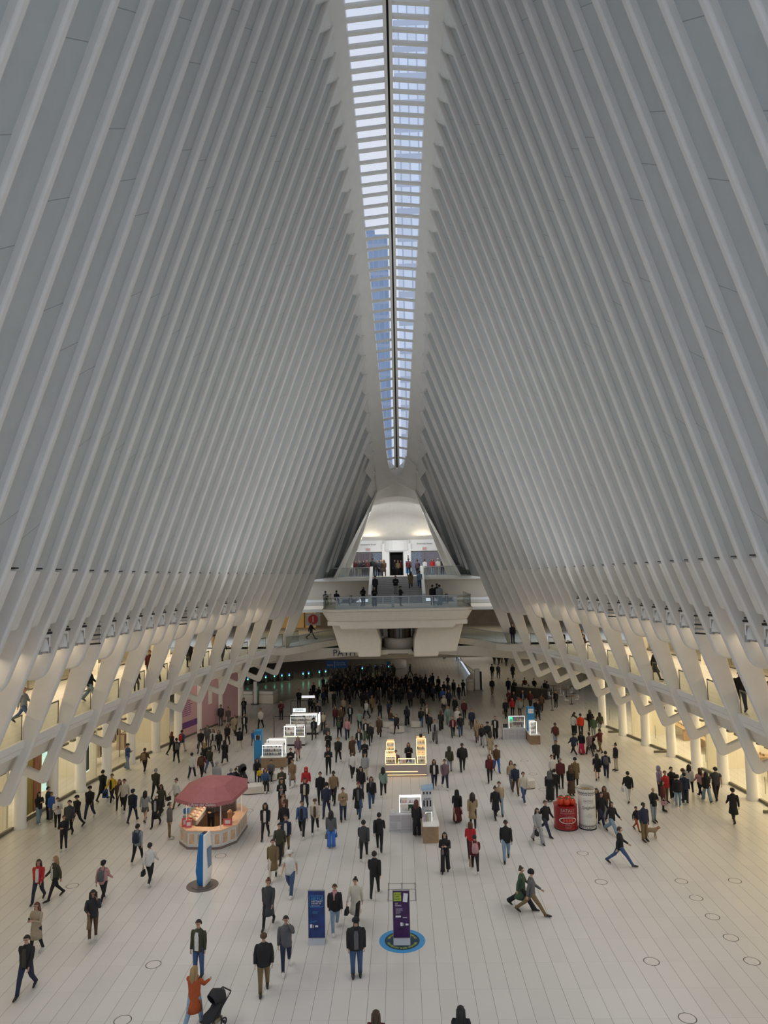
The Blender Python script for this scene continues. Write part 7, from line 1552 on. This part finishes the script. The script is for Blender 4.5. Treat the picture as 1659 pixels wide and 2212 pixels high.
CROWD=[(-1.2,63.9,0),(-2.0,63.9,0),(-5.4,66.0,0),(-8.4,68.5,0),(-3.6,68.8,0),(-5.7,69.2,0),(2.0,69.3,0),(-6.6,69.7,0),(-3.9,69.8,0),(0.7,70.3,0),(-3.4,70.3,0),(-5.9,70.3,0),(-1.1,70.3,0),(-7.7,70.4,0),(1.9,70.7,0),(-8.4,71.2,0),(-0.3,71.4,0),(-1.3,71.4,0),(-2.4,71.4,0),(-5.2,71.5,0),(-9.1,71.6,0),(-3.1,71.6,0),(0.7,71.7,0),(-5.8,71.9,0),(-7.6,72.0,0),(-0.6,72.1,0),(3.1,72.1,0),(3.8,72.5,0),(5.7,72.7,0),(-5.3,72.7,0),(-7.9,72.8,0),(-0.0,72.9,0),(4.7,73.0,0),(-1.1,73.0,0),(-5.8,73.1,0),(2.5,73.4,0),(0.6,73.5,0),(-0.6,73.5,0),(-4.6,73.6,0),(1.6,73.8,0),(-1.4,73.8,0),(3.6,73.8,0),(-4.0,73.9,0),(-5.7,74.0,0),(2.9,74.0,0),(4.3,74.1,0),(5.3,74.2,0),(-0.2,74.3,0),(1.2,74.4,0),(-6.2,74.4,0),(-1.9,74.4,0),(-2.9,74.5,0),(2.3,74.5,0),(6.3,74.5,0),(-5.1,74.5,0),(-1.2,74.8,0),(3.0,74.8,0),(-9.2,74.9,0),(-0.5,75.0,0),(-5.8,75.2,0),(-2.0,75.3,0),(5.4,75.5,0),(-1.2,75.5,0),(-6.7,75.6,0),(-7.9,75.6,0),(-5.6,75.8,0),(0.8,75.8,0),(2.8,75.8,0),(-2.7,75.9,0),(-1.8,75.9,0),(0.2,76.1,0),(-4.6,76.5,0),(-6.1,76.6,0),(1.9,76.7,0),(-2.7,76.7,0),(-4.0,76.8,0),(-0.4,76.9,0),(-1.4,76.9,0),(0.6,77.0,0),(1.4,77.1,0),(3.9,77.3,0),(-2.5,77.3,0),(-3.6,77.4,0),(-4.3,77.4,0),(-0.5,77.6,0),(-5.6,77.7,0),(-7.1,77.7,0),(2.2,77.7,0),(-9.8,77.9,-1.15),(0.9,78.0,0),(-4.1,78.0,0),(-5.1,78.1,0),(-6.7,78.4,0),(3.1,78.4,0),(2.0,78.4,0),(-1.2,78.5,0),(-2.9,78.5,0),(5.0,78.6,0),(0.0,78.6,0),(-5.8,78.7,0),(-9.1,78.8,-1.15),(0.9,78.8,0),(2.6,78.9,0),(-3.4,79.0,0),(-1.5,79.1,0),(1.6,79.2,0),(0.4,79.2,0),(-0.7,79.2,0),(-2.7,79.3,0),(-4.0,79.5,0),(-7.5,79.7,-1.15),(-2.2,79.8,0),(3.4,79.8,0),(1.6,79.8,0),(0.5,79.9,0),(-3.4,79.9,0),(-1.4,79.9,0),(-7.5,81.0,-1.15),(-8.0,81.6,-1.15),(-7.3,81.7,-1.15),(-3.7,81.7,-1.15),(3.5,82.0,-1.15),(-2.3,82.1,-1.15),(-4.3,82.2,-1.15),(-2.1,82.7,-1.15),(-8.9,82.9,-1.15),(-1.5,83.2,-1.15),(0.1,83.3,-1.15),(-4.9,83.4,-1.15),(-3.1,83.5,-1.15),(-2.3,83.9,-1.15),(-7.2,83.9,-1.15),(-1.6,84.1,-1.15),(-5.6,84.4,-1.15),(-6.4,84.4,-1.15),(-3.5,84.5,-1.15),(-7.7,84.5,-1.15),(-4.2,84.6,-1.15),(-2.3,84.7,-1.15),(4.3,84.8,-1.15),(-5.0,85.1,-1.15),(-1.5,85.2,-1.15),(-3.9,85.3,-1.15),(-6.4,85.4,-1.15),(-8.0,85.5,-1.15),(-3.2,85.8,-1.15),(-3.8,86.0,-1.15),(-8.6,86.0,-1.15),(-1.2,86.0,-1.15),(-9.4,86.0,-1.15),(-4.4,86.1,-1.15),(-5.7,86.4,-1.15),(-6.8,86.7,-1.15),(1.6,86.8,-1.15),(-8.4,87.2,-1.15),(-6.1,87.4,-1.15),(-1.7,87.5,-1.15),(-3.3,87.6,-1.15),(-7.5,87.8,-1.15),(-6.2,88.1,-1.15),(-2.6,88.2,-1.15),(-7.1,88.5,-1.15),(-6.4,88.7,-1.15),(-3.1,88.8,-1.15),(-8.4,89.1,-1.15),(-4.1,89.2,-1.15),(-1.2,89.3,-1.15),(-7.7,89.6,-1.15),(-3.1,89.8,-1.15),(-8.2,90.1,-1.15),(-4.1,90.1,-1.15),(-7.5,90.2,-1.15),(-1.7,90.2,-1.15),(-4.9,90.7,-1.15),(-3.2,91.2,-1.15),(-8.7,91.2,-1.15),(-2.2,91.4,-1.15),(-5.5,91.5,-1.15),(-6.4,92.0,-1.15),(-5.7,92.5,-1.15),(-1.3,92.5,-1.15),(-8.3,92.5,-1.15),(-7.0,93.2,-1.15),(-1.3,93.2,-1.15),(-8.0,93.4,-1.15),(-2.2,93.5,-1.15),(-4.8,94.1,-1.15),(-9.0,94.2,-1.15),(-6.3,94.5,-1.15),(-4.1,94.5,-1.15),(-1.0,95.5,-1.15),(-2.4,95.5,-1.15),(-6.3,95.7,-1.15),(-1.8,95.9,-1.15),(-8.3,96.2,-1.15),(-2.6,96.4,-1.15),(-3.4,96.5,-1.15),(-6.0,96.6,-1.15),(-4.7,96.6,-1.15),(-1.1,96.8,-1.15),(-4.3,97.2,-1.15),(-5.6,97.4,-1.15),(-7.0,97.5,-1.15),(-1.2,97.6,-1.15),(-7.6,97.8,-1.15)]
NI=7
rc=random.Random(5)
VAR=[]
for pose in ('walk','walk2','stand','phone','step'):
    for top,bot in (('k','k'),('k','n'),('K','k'),('n','k'),('C','k'),('b','k'),('k','g'),('g','k'),('o','k'),('m','k'),('e','k'),('k','c')):
        VAR.append((pose,top,bot))
for i,(x,y,z) in enumerate(CROWD[:NI]):
    pose,top,bot=VAR[rc.randrange(len(VAR))]; me=fused(pose,top,bot,rc.choice(['short','long']),rc.random()<.1)
    o=bpy.data.objects.new('person',me); COL.objects.link(o); o.location=(x,y,z); s=rc.uniform(.88,.98); o.scale=(s,s,s); o.rotation_euler.z=rc.gauss(0,.35)+(PI if rc.random()<.15 else 0)
    tag(o,'person in dark winter clothes in the thick of the crowd below the landing','person','people in the dense crowd')
g=bmesh.new(); tmp=[]; slots=[]; 
for i,(x,y,z) in enumerate(CROWD[NI:]):
    pose,top,bot=rc.choice([v for v in VAR if v[1] in 'kKnC' and v[2] in 'kn']); me=fused(pose,top,bot,'short',False); c=me.copy(); s=rc.uniform(.88,.98)
    c.transform(Matrix.Translation((x,y,z))@Matrix.Rotation(rc.gauss(0,.4)+(PI if rc.random()<.2 else 0),4,'Z')@Matrix.Scale(s,4))
    for p in c.polygons:
        m=me.materials[p.material_index]
        if m.name not in slots: slots.append(m.name)
        p.material_index=slots.index(m.name)
    g.from_mesh(c); bpy.data.meshes.remove(c)
me=bpy.data.meshes.new('crowd'); g.to_mesh(me); g.free()
for n_ in slots: me.materials.append(bpy.data.materials[n_])
o=bpy.data.objects.new('crowd',me); COL.objects.link(o); tag(o,'far part of the dense dark crowd on the lower floor under the landing','crowd',None,'stuff')
stroller(-5.75,21.9,-.6,'black stroller pushed by the woman in the rust orange coat',.82)
stroller(13.6,52.4,.3,'small dark stroller pushed by the man in the maroon jacket',.8)
stroller(-10.1,45.6,.6,'black stroller parked behind the pink canopy',.95)
# dog beside the man in khaki trousers
DG=mat('dog_tan',(.30,.22,.13),.8,noise=.2,nscale=12)
V=[(0,0,.42),(0,.16,.43),(0,-.14,.42),(0,-.24,.50),(0,-.32,.58),(0,-.42,.56),(0,.26,.46),(0,.36,.58),(-.06,-.16,.28),(-.06,-.2,.14),(-.06,-.18,.02),(.06,-.15,.28),(.06,-.12,.14),(.06,-.14,.02),(-.06,.2,.30),(-.06,.26,.17),(-.06,.23,.02),(.06,.18,.30),(.06,.2,.17),(.06,.16,.02),(-.035,-.30,.65),(.035,-.30,.65)]
E_=[(0,1),(0,2),(2,3),(3,4),(4,5),(1,6),(6,7),(2,8),(8,9),(9,10),(2,11),(11,12),(12,13),(1,14),(14,15),(15,16),(1,17),(17,18),(18,19),(4,20),(4,21)]
RR=[.095,.09,.105,.065,.062,.03,.03,.012,.04,.025,.022,.04,.025,.022,.05,.026,.022,.05,.026,.022,.015,.015]
me=bpy.data.meshes.new('dog'); me.from_pydata(V,E_,[]); o=bpy.data.objects.new('dog_tmp',me); COL.objects.link(o); md=o.modifiers.new('s','SKIN'); md.use_smooth_shade=True
for i,r in enumerate(RR): me.skin_vertices[0].data[i].radius=(r,r)
me.skin_vertices[0].data[0].use_root=True; o.modifiers.new('d','SUBSURF').levels=1
bpy.context.view_layer.update(); m2=bpy.data.meshes.new_from_object(o.evaluated_get(bpy.context.evaluated_depsgraph_get())); bpy.data.objects.remove(o)
m2.materials.append(DG); o=bpy.data.objects.new('dog',m2); COL.objects.link(o); o.location=(12.0,35.9,0); o.rotation_euler.z=1.2; tag(o,'small tan dog walking beside the man in khaki trousers','dog')
b=MB(); b.tube([(0,-.30,.52),(0,-.27,.57)],.068,10); b.build('collar',mat('cloth_r',PAL['r']),o)
